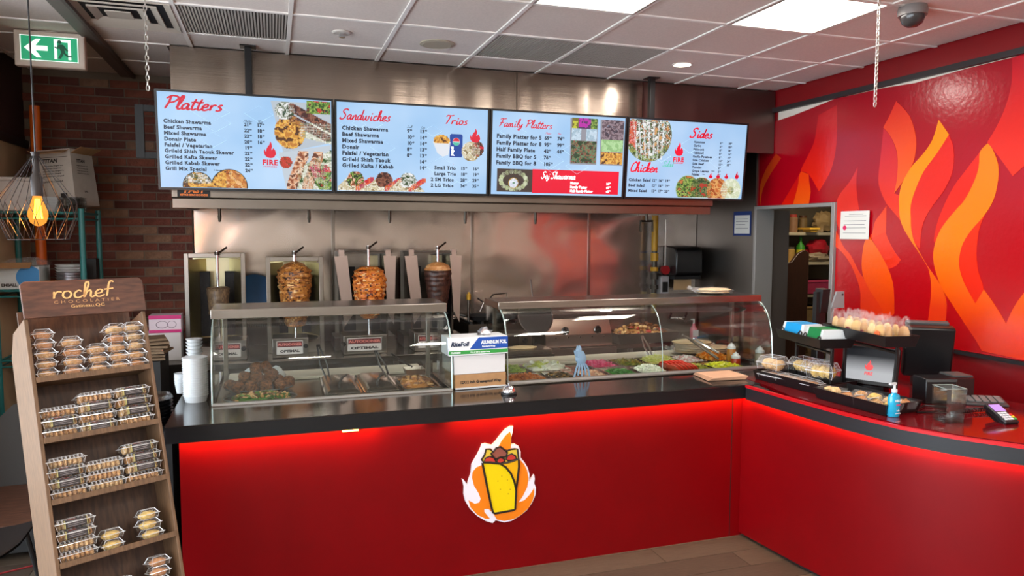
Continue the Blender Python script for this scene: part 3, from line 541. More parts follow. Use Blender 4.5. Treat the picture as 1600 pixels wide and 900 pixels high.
# papers on walls
def sheetpaper(name, label, cx, cy, cz, w, h, axis, lines, m=None, frame=None):
    t = thing(name, label, 'notice', (cx, cy, cz))
    R = Matrix.Rotation(-PI / 2, 4, 'Z') if axis == 'x' else Matrix.Identity(4)
    g = G(R); g.box(-w / 2, w / 2, -.002, 0, -h / 2, h / 2); g.build('sheet', m or mat('paper_white', (222, 220, 214), .8), t)
    g = G(R)
    for (u0, u1, v) in lines: g.box(u0 * w - w / 2, u1 * w - w / 2, -.0026, -.002, h / 2 - v * h - .0015, h / 2 - v * h + .0015)
    g.build('print', mat('print_grey', (70, 74, 84), .8), t)
    if frame:
        g = G(R); g.box(-w / 2 - .018, w / 2 + .018, -.0015, .0, -h / 2 - .02, h / 2 + .035); g.build('backing', frame, t)
    return t
t = sheetpaper('wall_certificate', 'white paper certificate with a red seal pinned on the flame mural', 4.140, 4.37, 1.913, .28, .21, 'x', [(.3, .8, .12), (.15, .9, .18), (.1, .9, .35), (.12, .85, .48), (.2, .9, .6), (.1, .9, .78)])
g = G(); g.cyl((0, .095, -.02), (-.004, .095, -.02), .018, n=16); g.build('seal', mat('seal_red', (214, 40, 96), .6), t)
g = G()
for y in (.12, -.03): g.cyl((-.002, y, .112), (-.008, y, .112), .004)
g.build('push_pins', mat('pin_red', (200, 30, 40), .4), t)
sheetpaper('kitchen_notice', 'blue-edged notice sheet on the steel wall left of the pantry doorway', 4.142, 5.745, 1.93, .23, .17, 'x', [(.1, .9, .2), (.1, .9, .35), (.1, .7, .5), (.1, .9, .7)], None, mat('notice_blue', (34, 58, 120), .6))
# ================================================================== HOOD
t = thing('range_hood', 'long stainless extractor hood above the grill line, behind the menu screens', 'hood', (0, 0, 0))
def brushed(name, col, rough):
    m = bpy.data.materials.new(name); m.use_nodes = True; nt = m.node_tree; b = nt.nodes['Principled BSDF']
    b.inputs['Base Color'].default_value = lin(col) + (1,); b.inputs['Metallic'].default_value = 1; b.inputs['Roughness'].default_value = rough
    tc = nt.nodes.new('ShaderNodeTexCoord'); last = None
    for sc, st, dist in (((1.6, 1, .12), 1.0, .05), ((.5, 1, 260), .35, .001)):
        mp = nt.nodes.new('ShaderNodeMapping'); mp.inputs['Scale'].default_value = sc; nt.links.new(tc.outputs['Object'], mp.inputs[0])
        n = nt.nodes.new('ShaderNodeTexNoise'); n.inputs['Scale'].default_value = 1.6; n.inputs['Detail'].default_value = 1.5; nt.links.new(mp.outputs[0], n.inputs[0])
        bp = nt.nodes.new('ShaderNodeBump'); bp.inputs['Strength'].default_value = st; bp.inputs['Distance'].default_value = dist
        nt.links.new(n.outputs[0], bp.inputs['Height'])
        if last: nt.links.new(last.outputs[0], bp.inputs['Normal'])
        last = bp
    nt.links.new(last.outputs[0], b.inputs['Normal']); return m
panm = brushed('hood_steel', (158, 144, 132), .22)
for a, b in ((-.62, -.12), (-.115, 1.79), (1.795, 2.865)):
    g = G(); g.box(a, b, 5.337, 5.36, 2.12, CEIL - .002); g.build('front_panel', panm, t)
g = G(); g.box(2.87, 4.148, 5.337, 5.36, 2.54, CEIL - .002); g.build('side_panel', brushed('soffit_steel', (120, 98, 94), .3), t)
g = G(); g.prism([(5.25, 2.075), (5.25, 2.135), (5.36, 2.145), (5.36, 2.005), (5.285, 2.005), (5.285, 2.065)], 'x', -.625, 3.49); g.build('lower_lip', mat('hood_lip_steel', (124, 116, 108), .3, 1, nz=.15, nscale=3), t)
g = G(); g.box(-.62, -.60, 5.36, 6.5, 2.02, CEIL - .002); g.box(3.47, 3.49, 5.36, 6.5, 2.02, CEIL - .6); g.build('end_panels', steel, t)
g = G(); g.box(-.60, 3.47, 6.05, 6.1, 2.04, 2.5)
for i in range(8): g.box(-.60 + i * .51, -.60 + i * .51 + .49, 5.36, 6.04, 2.14, 2.16)
g.build('grease_filters', steel_dark, t)
g = G(); g.box(-.60, 3.47, 5.9, 5.93, 2.02, 2.045); g.build('pipe_rail', steel_dark, t)
for x in (-.377, .273, .901, 1.531, 2.155):
    g = G(); g.cyl((x, 5.9, 2.03), (x, 5.9, 1.96), .012); g.cyl((x, 5.9, 1.965), (x, 5.9, 1.92), .016, .008); g.build('fire_nozzle', mat('nozzle_metal', (90, 84, 76), .35, 1), t)
g = G(); g.tube([(3.17, 5.9, 1.86), (3.17, 5.9, 1.955), (3.29, 5.9, 1.955), (3.29, 5.9, 1.86)], .012); g.cyl((3.23, 5.9, 1.955), (3.23, 5.9, 2.03), .012); g.build('fire_nozzle', mat('nozzle_metal'), t)
t2 = thing('hood_badge', 'black badge with orange lettering on the lower left of the hood', 'badge', (-.49, 5.247, 2.075))
g = G(); g.box(-.10, .10, -.004, 0, 0, .075); g.build('plate', blackm, t2)
g = G(); text(g, 'FAST', -.06, .028, .04, Matrix.Translation((0, -.005, 0)) @ XZ, shear=.2); text(g, 'KITCHEN HOODS', -.085, .008, .012, Matrix.Translation((0, -.005, 0)) @ XZ, width=.17); g.build('lettering', mat('orange_ink', (236, 120, 30), .5), t2)
for x, y0, lab in ((-.13, 5.2, 'left'), (2.87, 5.2, 'right')):
    t2 = thing('ceiling_pole', 'black ceiling pole carrying the menu screens, %s one' % lab, 'pole', (x, y0, 2.72), group='screen poles')
    g = G(); g.box(-.022, .022, -.022, .022, 0, CEIL - 2.722); g.build('tube', black, t2, bevel=.003)
    g = G(); g.box(-.05, .05, -.05, .05, CEIL - 2.728, CEIL - 2.722); g.build('flange', black, t2)
t2 = thing('screen_bracket', 'black metal bracket sticking out left of the first menu screen', 'bracket', (-.80, 5.24, 2.32))
g = G(); g.box(-.025, .025, 0, .03, 0, .34); g.build('upright', blackm, t2)
g = G(); g.box(-.025, .30, .005, .025, .30, .34); g.build('arm', blackm, t2); g = G(); g.box(-.025, .30, .005, .025, 0, .04); g.build('arm', blackm, t2)
# ================================================================== COUNTERS
t = thing('service_counter', 'long red front counter with a black polished top and LED-lit lip', 'counter', (0, 0, 0))
g = G(); g.box(-.44, 2.70, 3.67, 3.70, 0.0, .868); g.build('front_panel', lam_red, t)
g = G(); g.box(-.44, -.42, 3.70, 4.95, 0, .868); g.box(-.42, 3.25, 4.9, 4.95, 0, .868); g.box(2.73, 3.25, 3.70, 3.72, 0, .868); g.build('carcass', steel_dark, t)
g = G(); g.box(2.612, 2.616, 3.6685, 3.67, .0, .868); g.build('panel_joint', blackm, t)
g = G(); g.box(-.49, 2.715, 3.61, 3.632, .868, .944); g.box(-.49, -.47, 3.632, 4.95, .868, .944); g.build('lip', mat('black_lip', (14, 14, 17), .38), t)
g = G(); g.box(-.492, 2.76, 3.605, 3.955, .944, .95); g.box(-.492, -.318, 3.955, 4.95, .944, .95); g.box(.955, 1.285, 3.955, 4.95, .944, .95); g.box(2.76, 3.30, 3.80, 4.00, .944, .95); g.box(3.19, 3.35, 4.0, 4.95, .944, .95)
g.box(-.48, 2.70, 3.632, 3.955, .868, .944); g.build('worktop', stone, t)
g = G(); g.box(-.31, .95, 3.96, 4.95, .87, .925); g.box(1.29, 3.19, 3.96, 4.95, .87, .925); g.build('steel_deck', steel_h, t)
g = G(); g.box(-.31, .95, 3.955, 3.985, .925, .953); g.box(1.29, 3.19, 4.0, 4.03, .925, .953); g.build('deck_edge', steel_h, t)
g = G(); g.box(.31, .39, 3.636, 3.668, .852, .868); g.build('led_tape', mat('led_tape', (250, 226, 130), .5, emit=2.5), t)
t = thing('cash_counter', 'curved red cash counter with a black band, right of the front counter', 'counter', (0, 0, 0))
LIP = [(2.675, 3.605), (2.70, 3.25), (2.735, 2.90), (2.80, 2.60), (2.90, 2.40), (3.05, 2.20), (3.25, 2.0), (3.5, 1.8)]
BK = [(3.66, 3.80), (3.66, 3.4), (3.72, 2.95), (3.77, 2.75), (3.86, 2.6), (4.0, 2.45), (4.12, 2.35)]
def off(P, d): return [(x + d * .95, y + d * .25) for x, y in P]
g = G(); g.sheet([(2.70, 3.67)] + RCF[1:], 'z', .02, .868, -.02); g.build('curved_front', lam_red, t, True)
g = G(); g.sheet(off([(2.72, 3.67)] + RCF[1:], .02), 'z', 0, .02, -.02); g.build('toe_kick', blackm, t)
g = G(); g.sheet(LIP, 'z', .862, .934, -.02); g.build('black_band', mat('black_band', (24, 23, 27), .5), t, True)
g = G(); g.sheet([(x - .004, y) for x, y in LIP], 'z', .934, .949, -.02); g.build('red_edge', mat('red_edge', (190, 16, 26), .25), t, True)
g = G(); P = [(2.765, 3.8)] + [(2.765, 3.61)] + [(x + .008, y) for x, y in LIP[1:]] + [(4.12, 1.8)] + BK[::-1][0:]; g.prism(P, 'z', .934, .952)
g.build('top', top_red, t)
g = G(); g.box(3.4, 3.42, 3.0, 3.75, 0, .93); g.build('rear_panel', lam_red, t)
# wrap logo
LOGO = {'rim': [(.929,.542),(.940,.534),(.957,.509),(.979,.569),(.983,.615),(.999,.641),(1.015,.667),(1.031,.697),(1.039,.719),(1.059,.723),(1.095,.710),(1.119,.732),(1.139,.757),(1.171,.790),(1.199,.805),(1.214,.804),(1.211,.774),(1.203,.744),(1.202,.704),(1.220,.707),(1.244,.693),(1.257,.660),(1.257,.628),(1.277,.602),(1.298,.568),(1.309,.527),(1.307,.487),(1.336,.523),(1.340,.500),(1.336,.476),(1.346,.451),(1.345,.411),(1.324,.365),(1.295,.328),(1.254,.301),(1.205,.279),(1.164,.276),(1.115,.294),(1.099,.280),(1.059,.297),(1.011,.331),(.971,.375),(.948,.417),(.938,.457),(.940,.496)],
 'orange': [(1.007,.598),(.987,.576),(.982,.546),(.995,.497),(1.019,.456),(1.031,.423),(1.023,.404),(.999,.399),(.963,.423),(.975,.382),(1.011,.338),(1.059,.309),(1.083,.306),(1.051,.349),(1.051,.365),(1.075,.362),(1.099,.336),(1.123,.297),(1.164,.284),(1.221,.289),(1.262,.308),(1.303,.339),(1.328,.381),(1.336,.412),(1.336,.448),(1.311,.415),(1.278,.386),(1.245,.378),(1.270,.411),(1.295,.457),(1.303,.504),(1.294,.553),(1.278,.586),(1.257,.612),(1.220,.632),(1.199,.685),(1.203,.752),(1.195,.776),(1.171,.758),(1.147,.729),(1.135,.707),(1.099,.643),(1.043,.610)],
 'wrap': [(1.039,.619),(1.083,.617),(1.139,.606),(1.171,.583),(1.200,.546),(1.220,.497),(1.230,.448),(1.225,.344),(1.213,.340),(1.111,.334),(1.100,.339),(1.091,.368),(1.067,.482)],
 'wrapR': [(1.143,.606),(1.179,.608),(1.220,.617),(1.244,.620),(1.246,.581),(1.238,.511),(1.230,.448),(1.220,.497),(1.200,.546),(1.171,.583)],
 'filling': [(1.047,.623),(1.033,.638),(1.051,.664),(1.059,.694),(1.083,.692),(1.099,.675),(1.115,.695),(1.139,.701),(1.163,.680),(1.179,.675),(1.199,.681),(1.220,.681),(1.236,.679),(1.243,.625),(1.220,.617),(1.179,.610),(1.143,.606),(1.083,.621)],
 'tom1': [(1.049,.625),(1.055,.644),(1.079,.653),(1.103,.643),(1.115,.622),(1.113,.615),(1.083,.620)],
 'tom2': [(1.121,.614),(1.123,.633),(1.143,.641),(1.163,.629),(1.165,.617),(1.143,.608)],
 'tom3': [(1.171,.628),(1.183,.649),(1.204,.655),(1.224,.643),(1.232,.624),(1.212,.618),(1.183,.619)],
 'meat1': [(1.087,.668),(1.099,.675),(1.115,.695),(1.139,.699),(1.163,.683),(1.179,.663),(1.171,.640),(1.143,.643),(1.115,.634),(1.099,.647)],
 }
t = thing('wrap_logo_sign', 'flame shaped sign with a yellow wrap full of filling on the red counter front', 'sign', (1.14, 3.67, .54))
def logo(name, key, y0, y1, c, em=0, poly=None):
    P = [(x - 1.14, z - .54) for x, z in (poly or LOGO[key])]; g = G(); g.prism(P, 'y', y0, y1); return g.build(name, mat('logo_' + name, c, .35), t)
logo('white_rim', 'rim', -.018, -.002, (232, 228, 240))
logo('flame', 'orange', -.0195, -.018, (238, 128, 20))
logo('cream_flame', None, -.0190, -.018, (246, 222, 196), poly=[(1.007, .598), (1.04, .61), (1.05, .53), (1.045, .44), (1.031, .423), (1.019, .456), (.995, .497), (.982, .546), (.987, .576)])
for k, y, c in (('filling', -.021, (232, 196, 66)), ('meat1', -.0215, (150, 84, 70)), ('tom1', -.022, (206, 62, 50)), ('tom2', -.022, (206, 58, 48)), ('tom3', -.022, (206, 62, 50)), ('wrap', -.0225, (236, 206, 8)), ('wrapR', -.0225, (240, 176, 14))): logo(k.replace('1', '').replace('2', '').replace('3', '').replace('tom', 'tomato').replace('wrapR', 'wrap_fold'), k, y, -.0195, c)
g = G()
for k in ('wrap', 'wrapR', 'filling', 'tom1', 'tom2', 'tom3', 'meat1'): g.tube([(x - 1.14, -.0235, z - .54) for x, z in LOGO[k]], (.0062 if k[0] == 'w' else .005) if k[0] != 't' else .0042, 5, True)
g.build('outline', mat('logo_outline', (24, 16, 14), .5), t)
g = G()
for x, z in ((1.148, .537), (1.126, .512), (1.18, .512), (1.140, .465), (1.196, .458), (1.185, .435)): g.cyl((x - 1.14, -.0238, z - .54), (x - 1.14, -.022, z - .54), .0035, n=8)
g.build('specks', mat('logo_speck', (190, 150, 20), .5), t)
# ------------------------------------------------------------------ sneeze guards
def guard(x0, x1, yb, yt, label, z0=1.38, z1=1.432):
    t = thing('sneeze_guard', label, 'glass case', (x0, 0, .952), group='glass food cases'); w = x1 - x0; dz = .952
    H = z0 - dz; curve = [(yt + .01 - (yt + .01 - yb) * fx, H * (1 - fz) + .002 * fz) for fz, fx in ((0, 0), (.035, .2), (.08, .38), (.14, .53), (.21, .65), (.3, .76), (.41, .855), (.54, .925), (.68, .965), (.84, .99), (1, 1))]
    g = G(); g.sheet(curve, 'x', .012, w - .012, .005); g.build('curved_front_glass', glass, t, True, ang=60)
    for xx, nm in ((.0, 'side_glass'), (w - .006, 'side_glass')):
        g = G(); g.prism([(4.5, .002), (4.5, z0 - dz)] + curve, 'x', xx, xx + .006); g.build(nm, glass, t)
    for xx in (.003, w - .003):
        g = G(); g.tube([(xx, a, b) for a, b in curve], .0045, 6); g.build('glass_edge_trim', mat('glass_edge', (176, 196, 190), .2, .5), t, True)
    g = G(); g.box(-.01, w + .01, yt, 4.50, z0 - dz, z1 - dz); g.build('top_shelf', steel_h, t, bevel=.003)
    for xx in (.03, w - .055):
        g = G(); g.box(xx, xx + .025, 4.44, 4.465, 0.0, z0 - dz); g.build('post', steel, t, bevel=.002)
    g = G(); g.box(.0, w, yb - .004, yb + .02, -.0, .012); g.build('bottom_channel', mat('channel_white', (196, 194, 190), .3, .6), t)
    if x0 > 1:
        g = G(); g.tube([(1.04, a - .001, b) for a, b in curve], .003, 5); g.build('pane_joint', mat('glass_edge'), t, True)
    return t
guard(-.315, .955, 3.965, 4.15, 'left curved glass food case, falafel and lidded pans inside')
gB = guard(1.305, 3.185, 4.04, 4.19, 'right, longer curved glass food case over the salad pans', 1.38, 1.425)
g = G(); g.box(-.28, .93, 4.66, 4.90, .926, .945); tag(g.build('cutting_board', mat('cutting_board_white', (206, 200, 180), .5, nz=.08, nscale=14), bevel=.004), 'long cream cutting board behind the left glass case', 'cutting board', 'counter cutting boards')
g = G(); g.box(1.33, 3.16, 4.66, 4.90, .926, .945); tag(g.build('cutting_board', mat('cutting_board_white'), bevel=.004), 'long cream cutting board behind the salad pans of the right glass case', 'cutting board', 'counter cutting boards')
# ------------------------------------------------------------------ food
FC = lambda *cs: [lin(c) for c in cs]
def heap(g, w, d, h, n, size, cols, shape='box', seed=1, z0=0.0):
    rnd = random.Random(seed)
    g.c = cols[0]; g.ball((0, 0, z0), (w * .49, d * .49, h * .8), 12, 6, seed, .15, 3, 0)
    for i in range(n):
        a = rnd.uniform(-1, 1); b = rnd.uniform(-1, 1); q = max(0, 1 - a * a) * max(0, 1 - b * b)
        p = (a * w * .46, b * d * .46, z0 + h * q ** .5 * rnd.uniform(.75, 1)); g.c = rnd.choice(cols)
        s = [size[k] * rnd.uniform(.6, 1.3) for k in range(3)]
        if shape == 'ball': g.ball(p, (s[0] / 2, s[1] / 2, s[2] / 2), 7, 4, i, .3)
        else: g.cbox(p, s, rnd.uniform(0, 6.3), rnd.uniform(-.6, .6), rnd.uniform(-.6, .6))
    return g
pan_steel = mat('pan_steel', (206, 200, 192), .22, 1)
def pan(x, y, w, d, label, z=.926, h=.022, grp='steel food pans'):
    t = thing('food_pan', label, 'pan', (x, y, z), group=grp)
    g = G(); g.tub(w / 2 - .008, d / 2 - .008, 0, w / 2, d / 2, h, .007); g.build('tub', pan_steel, t)
    g = G()
    for a, b, c, e in ((-w / 2 - .004, w / 2 + .004, -d / 2 - .004, -d / 2 + .006), (-w / 2 - .004, w / 2 + .004, d / 2 - .006, d / 2 + .004), (-w / 2 - .004, -w / 2 + .006, -d / 2, d / 2), (w / 2 - .006, w / 2 + .004, -d / 2, d / 2)): g.box(a, b, c, e, h - .002, h + .002)
    g.build('rim', chrome, t); return t
def food(name, label, x, y, w, d, h, n, size, cols, shape='box', seed=1, z=.934, m=None):
    g = G(); heap(g, w, d, h, n, size, cols, shape, seed)
    return tag(g.build(name, m or attrg, loc=(x, y, z), smooth=(shape == 'ball')), label, 'food', kind='stuff')
# left case
def oval_plate(name, label, x, y, a, b, m, z=.926):
    t = thing(name, label, 'plate', (x, y, z)); g = G(); g.lathe([(a * .7, 0), (a * .95, .012), (a, .02), (a * .94, .018), (a * .68, .006), (0, .006)], n=32, sy=b / a); g.build('dish', m, t, True)
    g = G(); pts = [(a * math.cos(q), b * math.sin(q), .02) for q in [i * PI / 20 for i in range(40)]]; g.tube(pts, .003, 5, True); g.build('rim', mat('plate_rim', (90, 88, 84), .3), t, True); return t
oval_plate('falafel_plate', 'black oval plate carrying the falafel pyramid in the left case', -.09, 4.42, .185, .115, mat('black_glaze', (26, 24, 24), .15))
oval_plate('salad_plate', 'dark oval plate of salad garnish in front of the falafel', -.08, 4.14, .19, .105, mat('dark_steel_plate', (70, 68, 66), .2, .8))
fal = mat('falafel_crust', (146, 92, 50), .9, col2=(76, 46, 24), nscale=70, bump=1, bscale=110)
k = 0; FP = []
for zz, ring in ((.965, [(-.14, 0), (-.10, -.06), (-.04, -.075), (.03, -.075), (.10, -.055), (.14, 0), (.09, .06), (.02, .07), (-.06, .065), (0, 0)]), (1.006, [(-.07, -.02), (-.01, -.045), (.05, -.035), (.06, .025), (-.02, .03)]), (1.048, [(-.015, -.012), (.03, .005)])):
    for dx, dy in ring: FP.append((-.09 + dx * 1.15, 4.42 + dy * 1.1, zz))
gg = G(); gg.ball((0, 0, 0), (.037, .037, .033), 14, 9, 3, .22, 5); f0 = tag(gg.build('falafel_ball', fal, smooth=True), '', 'falafel', 'falafel balls')
levels = {.965: 'brown falafel ball in the bottom layer of the pyramid on the black plate', 1.006: 'brown falafel ball in the middle layer of the pyramid on the black plate', 1.048: 'brown falafel ball at the very top of the pyramid on the black plate'}
for i, (x, y, z) in enumerate(FP):
    o = f0 if i == 0 else f0.copy()
    if i: COL.objects.link(o)
    o.location = (x, y, z + (z - .965) * .12); o.rotation_euler = (i * 1.3, i * .7, i * 2.1); o['label'] = levels[z]; o['group'] = {.965: 'bottom falafel layer', 1.006: 'middle falafel layer', 1.048: 'top falafel pair'}[z]
g = G()
for i in range(2): g.ball((-.13 + i * .13, 4.56, .985), (.06, .02, .05), 12, 8, i, .5)
tag(g.build('napkin', white, smooth=True), 'crumpled white napkin behind the falafel pyramid', 'napkin')
food('salad_garnish', 'parsley, onion and tomato garnish heaped on the dark oval plate', -.08, 4.14, .32, .15, .035, 150, (.022, .014, .008), FC((70, 110, 34), (96, 136, 50), (196, 150, 90), (110, 74, 40), (60, 90, 30), (214, 170, 120)), z=.938, m=attr)
for k, (x, w) in enumerate(((.36, .20), (.575, .20))):
    t = pan(x, 4.33, w, .52, ['left', 'right'][k] + ' lidded steel pan beside the falafel in the left case')
    g = G(); g.frame4(w / 2 - .004, .25, .024, w / 2 - .03, .22, .042); g.build('lid', pan_steel, t, bevel=.003)
    g = G(); g.tube([(-.02, -.16, .04), (-.02, -.18, .07), (.0, -.17, .10), (.03, -.10, .10)], .007, 6); g.build('black_handle', black, t, True)
pan(.81, 4.28, .22, .36, 'steel pan of roasted chicken chunks at the right end of the left case')
food('chicken_chunks', 'browned chicken chunks in the last pan of the left case', .80, 4.28, .2, .33, .045, 90, (.035, .028, .02), FC((176, 118, 62), (146, 88, 44), (200, 150, 92), (120, 70, 36)), 'ball', 5)
t = thing('steel_scoop', 'steel scoop with a square blade lying on the chicken chunks', 'scoop', (.80, 4.33, .99)); g = G(); g.tub(.05, .045, 0, .06, .055, .035, .003); g.build('blade', steel, t); g = G(); g.tube([(.0, .05, .03), (-.06, .16, .06), (-.10, .22, .09)], .007, 6); g.build('handle', black, t, True)
def tongs(x, y, z, rz, label, L=.22, lean=.9, m=None):
    t = thing('serving_tongs', label, 'tongs', (x, y, z), rz, group='serving tongs')
    for s in (-1, 1):
        g = G(); g.tube([(0, s * .012, 0), (L * .4 * math.cos(lean), s * .022, L * .4 * math.sin(lean)), (L * math.cos(lean), s * .006, L * math.sin(lean))], .006, 6); g.build('arm', m or steel, t, True)
    g = G(); g.cyl((L * math.cos(lean), -.01, L * math.sin(lean)), (L * math.cos(lean), .01, L * math.sin(lean)), .008); g.build('hinge', m or steel, t); return t
tongs(.30, 4.52, .965, 1.9, 'black-handled tongs standing in the left lidded pan', m=black)
tongs(.66, 4.50, .96, 2.1, 'black-handled tongs between the right lidded pan and the chicken', .17, m=black)
# right case pans: (x0,x1,row, what)
TY = {0: (4.19, .26), 1: (4.50, .26)}
rows = [
 (1.34, 1.60, 0, 'shredded_beef', 'brown stewed shredded beef', (.04, .008, .006), 260, FC((168, 92, 44), (140, 70, 34), (190, 116, 62)), 'box'),
 (1.62, 1.80, 0, 'olive_mix', 'dark olives with bread bits', (.02, .016, .014), 80, FC((60, 50, 34), (150, 110, 56), (90, 70, 44)), 'ball'),
 (1.84, 2.00, 0, 'shrimp_salad', 'pale pink salad half full', (.022, .014, .01), 70, FC((206, 150, 120), (224, 190, 160)), 'box'),
 (2.03, 2.22, 0, 'chopped_parsley', 'chopped green parsley', (.014, .01, .006), 330, FC((40, 112, 40), (60, 140, 54), (30, 86, 34)), 'box'),
 (2.25, 2.43, 0, 'chopped_onion', 'chopped white onion', (.014, .012, .008), 260, FC((232, 232, 214), (214, 222, 196), (240, 240, 226)), 'box'),
 (2.66, 2.76, 0, 'pickle_rounds', 'olive green pickle rounds', (.024, .024, .006), 60, FC((150, 156, 52), (176, 176, 70)), 'box'),
 (2.79, 3.02, 0, 'banana_peppers', 'bright yellow banana pepper rings', (.026, .022, .008), 90, FC((216, 216, 40), (190, 200, 50), (230, 226, 90)), 'box'),
 (1.42, 1.56, 1, 'lettuce', 'light green shredded lettuce', (.04, .02, .006), 120, FC((150, 176, 70), (180, 196, 96), (120, 150, 56)), 'box'),
 (1.58, 1.86, 1, 'garlic_sauce_rice', 'white garlic spread over lettuce', (.05, .03, .008), 40, FC((240, 240, 226), (196, 206, 110), (232, 234, 214)), 'box'),
 (2.02, 2.22, 1, 'pink_turnips', 'bright pink pickled turnip sticks', (.035, .01, .01), 150, FC((222, 60, 116), (200, 44, 96), (232, 110, 150)), 'box'),
 (2.24, 2.44, 1, 'green_pickles', 'mixed green pickles', (.024, .018, .01), 110, FC((120, 120, 40), (150, 140, 52), (90, 100, 34)), 'box'),
 (2.46, 2.70, 1, 'shredded_cabbage', 'shredded pale yellow cabbage', (.035, .007, .005), 420, FC((226, 226, 140), (208, 214, 110), (236, 236, 170)), 'box'),
 (2.72, 2.90, 1, 'feta_and_ham', 'white and pink feta mix', (.02, .018, .012), 90, FC((236, 232, 226), (226, 180, 176)), 'box'),
 (2.92, 3.14, 1, 'diced_carrots', 'orange diced carrots', (.018, .016, .014), 160, FC((236, 146, 40), (224, 120, 24), (244, 168, 70)), 'box')]
for k, (x0, x1, r, nm, lab, sz, n, cols, sh) in enumerate(rows):
    y, d = TY[r]; pan((x0 + x1) / 2, y, x1 - x0, d, 'steel pan holding the %s in the right case' % lab)
    food(nm, lab + ', %s row of the right glass case' % ('front', 'back')[r], (x0 + x1) / 2, y, (x1 - x0) - .015, d - .015, .03 if nm not in ('shredded_cabbage', 'chopped_onion', 'diced_carrots', 'garlic_sauce_rice') else .05, n, sz, cols, sh, k)
pan(2.545, 4.19, .20, .26, 'steel pan holding the fan of tomato slices in the right case')
gt = G(); gt.c = lin((222, 50, 30)); gt.lathe([(.05, -.003), (.05, .003)], n=20); gt.c = lin((240, 100, 66)); gt.lathe([(.043, -.0036), (.043, .0036)], n=20); gt.c = lin((244, 150, 110)); gt.lathe([(.012, -.004), (.012, .004)], n=10)
ts = tag(gt.build('tomato_slice', attrg), 'round red tomato slice in the overlapping fan of the front row pan', 'tomato slice', 'tomato slices')
for i in range(12):
    o = ts if i == 0 else ts.copy()
    if i: COL.objects.link(o)
    o.location = (2.48 + (i % 6) * .027, 4.13 + (i // 6) * .10, .958 + .005 * math.sin((i % 6) / 5 * PI)); o.rotation_euler = (-.35, .75, 0)
t = thing('blue_gloves', 'pale blue disposable glove hung over the glass between the olive and pink pans', 'glove', (1.80, 4.06, .97))
blue = mat('nitrile_blue', (150, 182, 222), .5)
g = G(); g.ball((0, .03, .10), (.035, .015, .05), 10, 7, 2, .3); g.build('palm', blue, t, True)
for i in range(5):
    a = -.04 + i * .02; g = G(); g.tube([(a * .6, .02, .07), (a, .01, .04), (a * 1.3, .012, -.01 + .01 * (i % 2))], .006, 6); g.build('finger', blue, t, True)
g = G(); g.ball((-.02, .03, .14), (.022, .012, .04), 10, 7, 6, .7, 4); g.build('cuff', blue, t, True)
tongs(2.56, 4.58, .97, 1.75, 'steel tongs standing in the pale shredded cabbage', .16, .9)
tongs(2.98, 4.36, .96, 2.35, 'long dark tongs lying between the white feta and the yellow peppers', .30, .55, steel_dark)
tongs(3.02, 4.42, .99, 2.5, 'bright steel tongs lying on the orange diced carrots', .20, .5, chrome)
# pita bags
clearbag = filmmat('bag_film', .12, .15)
def pita(x, y, z, n, w, label, rx=0):
    t = thing('pita_bag', label, 'bread bag', (x, y, z), rx, group='bags of pita bread')
    for i in range(n):
        g = G(); g.ball((random.uniform(-.01, .01), 0, .012 + i * .017), (w / 2, w / 2 * .8, .010), 20, 6, i, .12, 2); g.build('pita', mat('pita_bread', (222, 196, 150), .8, nz=.18, nscale=16), t, True)
    g = G(); g.ball((0, 0, n * .0088), (w / 2 + .02, w / 2 * .85, n * .0115 + .006), 26, 12, 7, .22, 4); g.tube([(-w / 2, 0, .03), (-w / 2 - .05, 0, .035), (-w / 2 - .07, .02, .05)], .014, 8); g.build('film', clearbag, t, True)
pita(2.92, 4.36, 1.428, 2, .24, 'small clear bag of pita lying on top of the right glass case')
pita(2.98, 4.70, .955, 5, .30, 'large bag of stacked pita breads on the cutting board in the right case')
pita(3.12, 4.62, .955, 3, .24, 'smaller bag of pita leaning right of the large pita stack')
# bottles at the end of the case
def squeeze(x, y, label, col, z=.952):
    t = thing('sauce_bottle', label, 'bottle', (x, y, z), group='sauce bottles'); t.scale = (.9, .9, .66); g = G(); g.lathe([(.032, 0), (.036, .01), (.036, .12), (.03, .14)], n=20); g.build('body', mat('sauce_%d' % col[0], col, .3), t, True)
    g = G(); g.lathe([(.034, .135), (.034, .16), (.026, .165), (.02, .185), (.008, .19), (.006, .2)], n=20); g.build('cap', white, t, True)
squeeze(3.125, 4.10, 'squeeze bottle with a white ridged cap and cloudy body beside the case end', (150, 140, 122))
squeeze(3.04, 4.30, 'amber sauce bottle behind the white-capped squeeze bottle', (170, 110, 46))
squeeze(3.02, 4.22, 'red sauce bottle low beside the carrots', (160, 52, 24), .90)
# paper wraps stack
t = thing('paper_bag_stack', 'stack of flat brown paper sheets at the right end of the front counter', 'paper stack', (2.63, 3.84, .952))
for i in range(5):
    g = G(); g.cbox((.003 * i, -.002 * i, .003 + i * .004), (.25, .20, .003), -.12 + .03 * i); g.build('sheet', mat('kraft_paper', (206, 160, 128), .8, nz=.08), t)
# service bell
t = thing('service_bell', 'shiny chrome counter bell in front of the foil boxes', 'bell', (1.233, 3.79, .952))
g = G(); g.lathe([(.045, 0), (.045, .008), (.038, .012)], n=28); g.build('base', black, t, True)
g = G(); g.lathe([(.04, .013), (.038, .024), (.028, .040), (.012, .048), (0, .049)], n=28); g.build('dome', chrome, t, True)
g = G(); g.cyl((0, 0, .048), (0, 0, .06), .004); g.cyl((0, 0, .058), (0, 0, .062), .009); g.build('plunger', chrome, t)
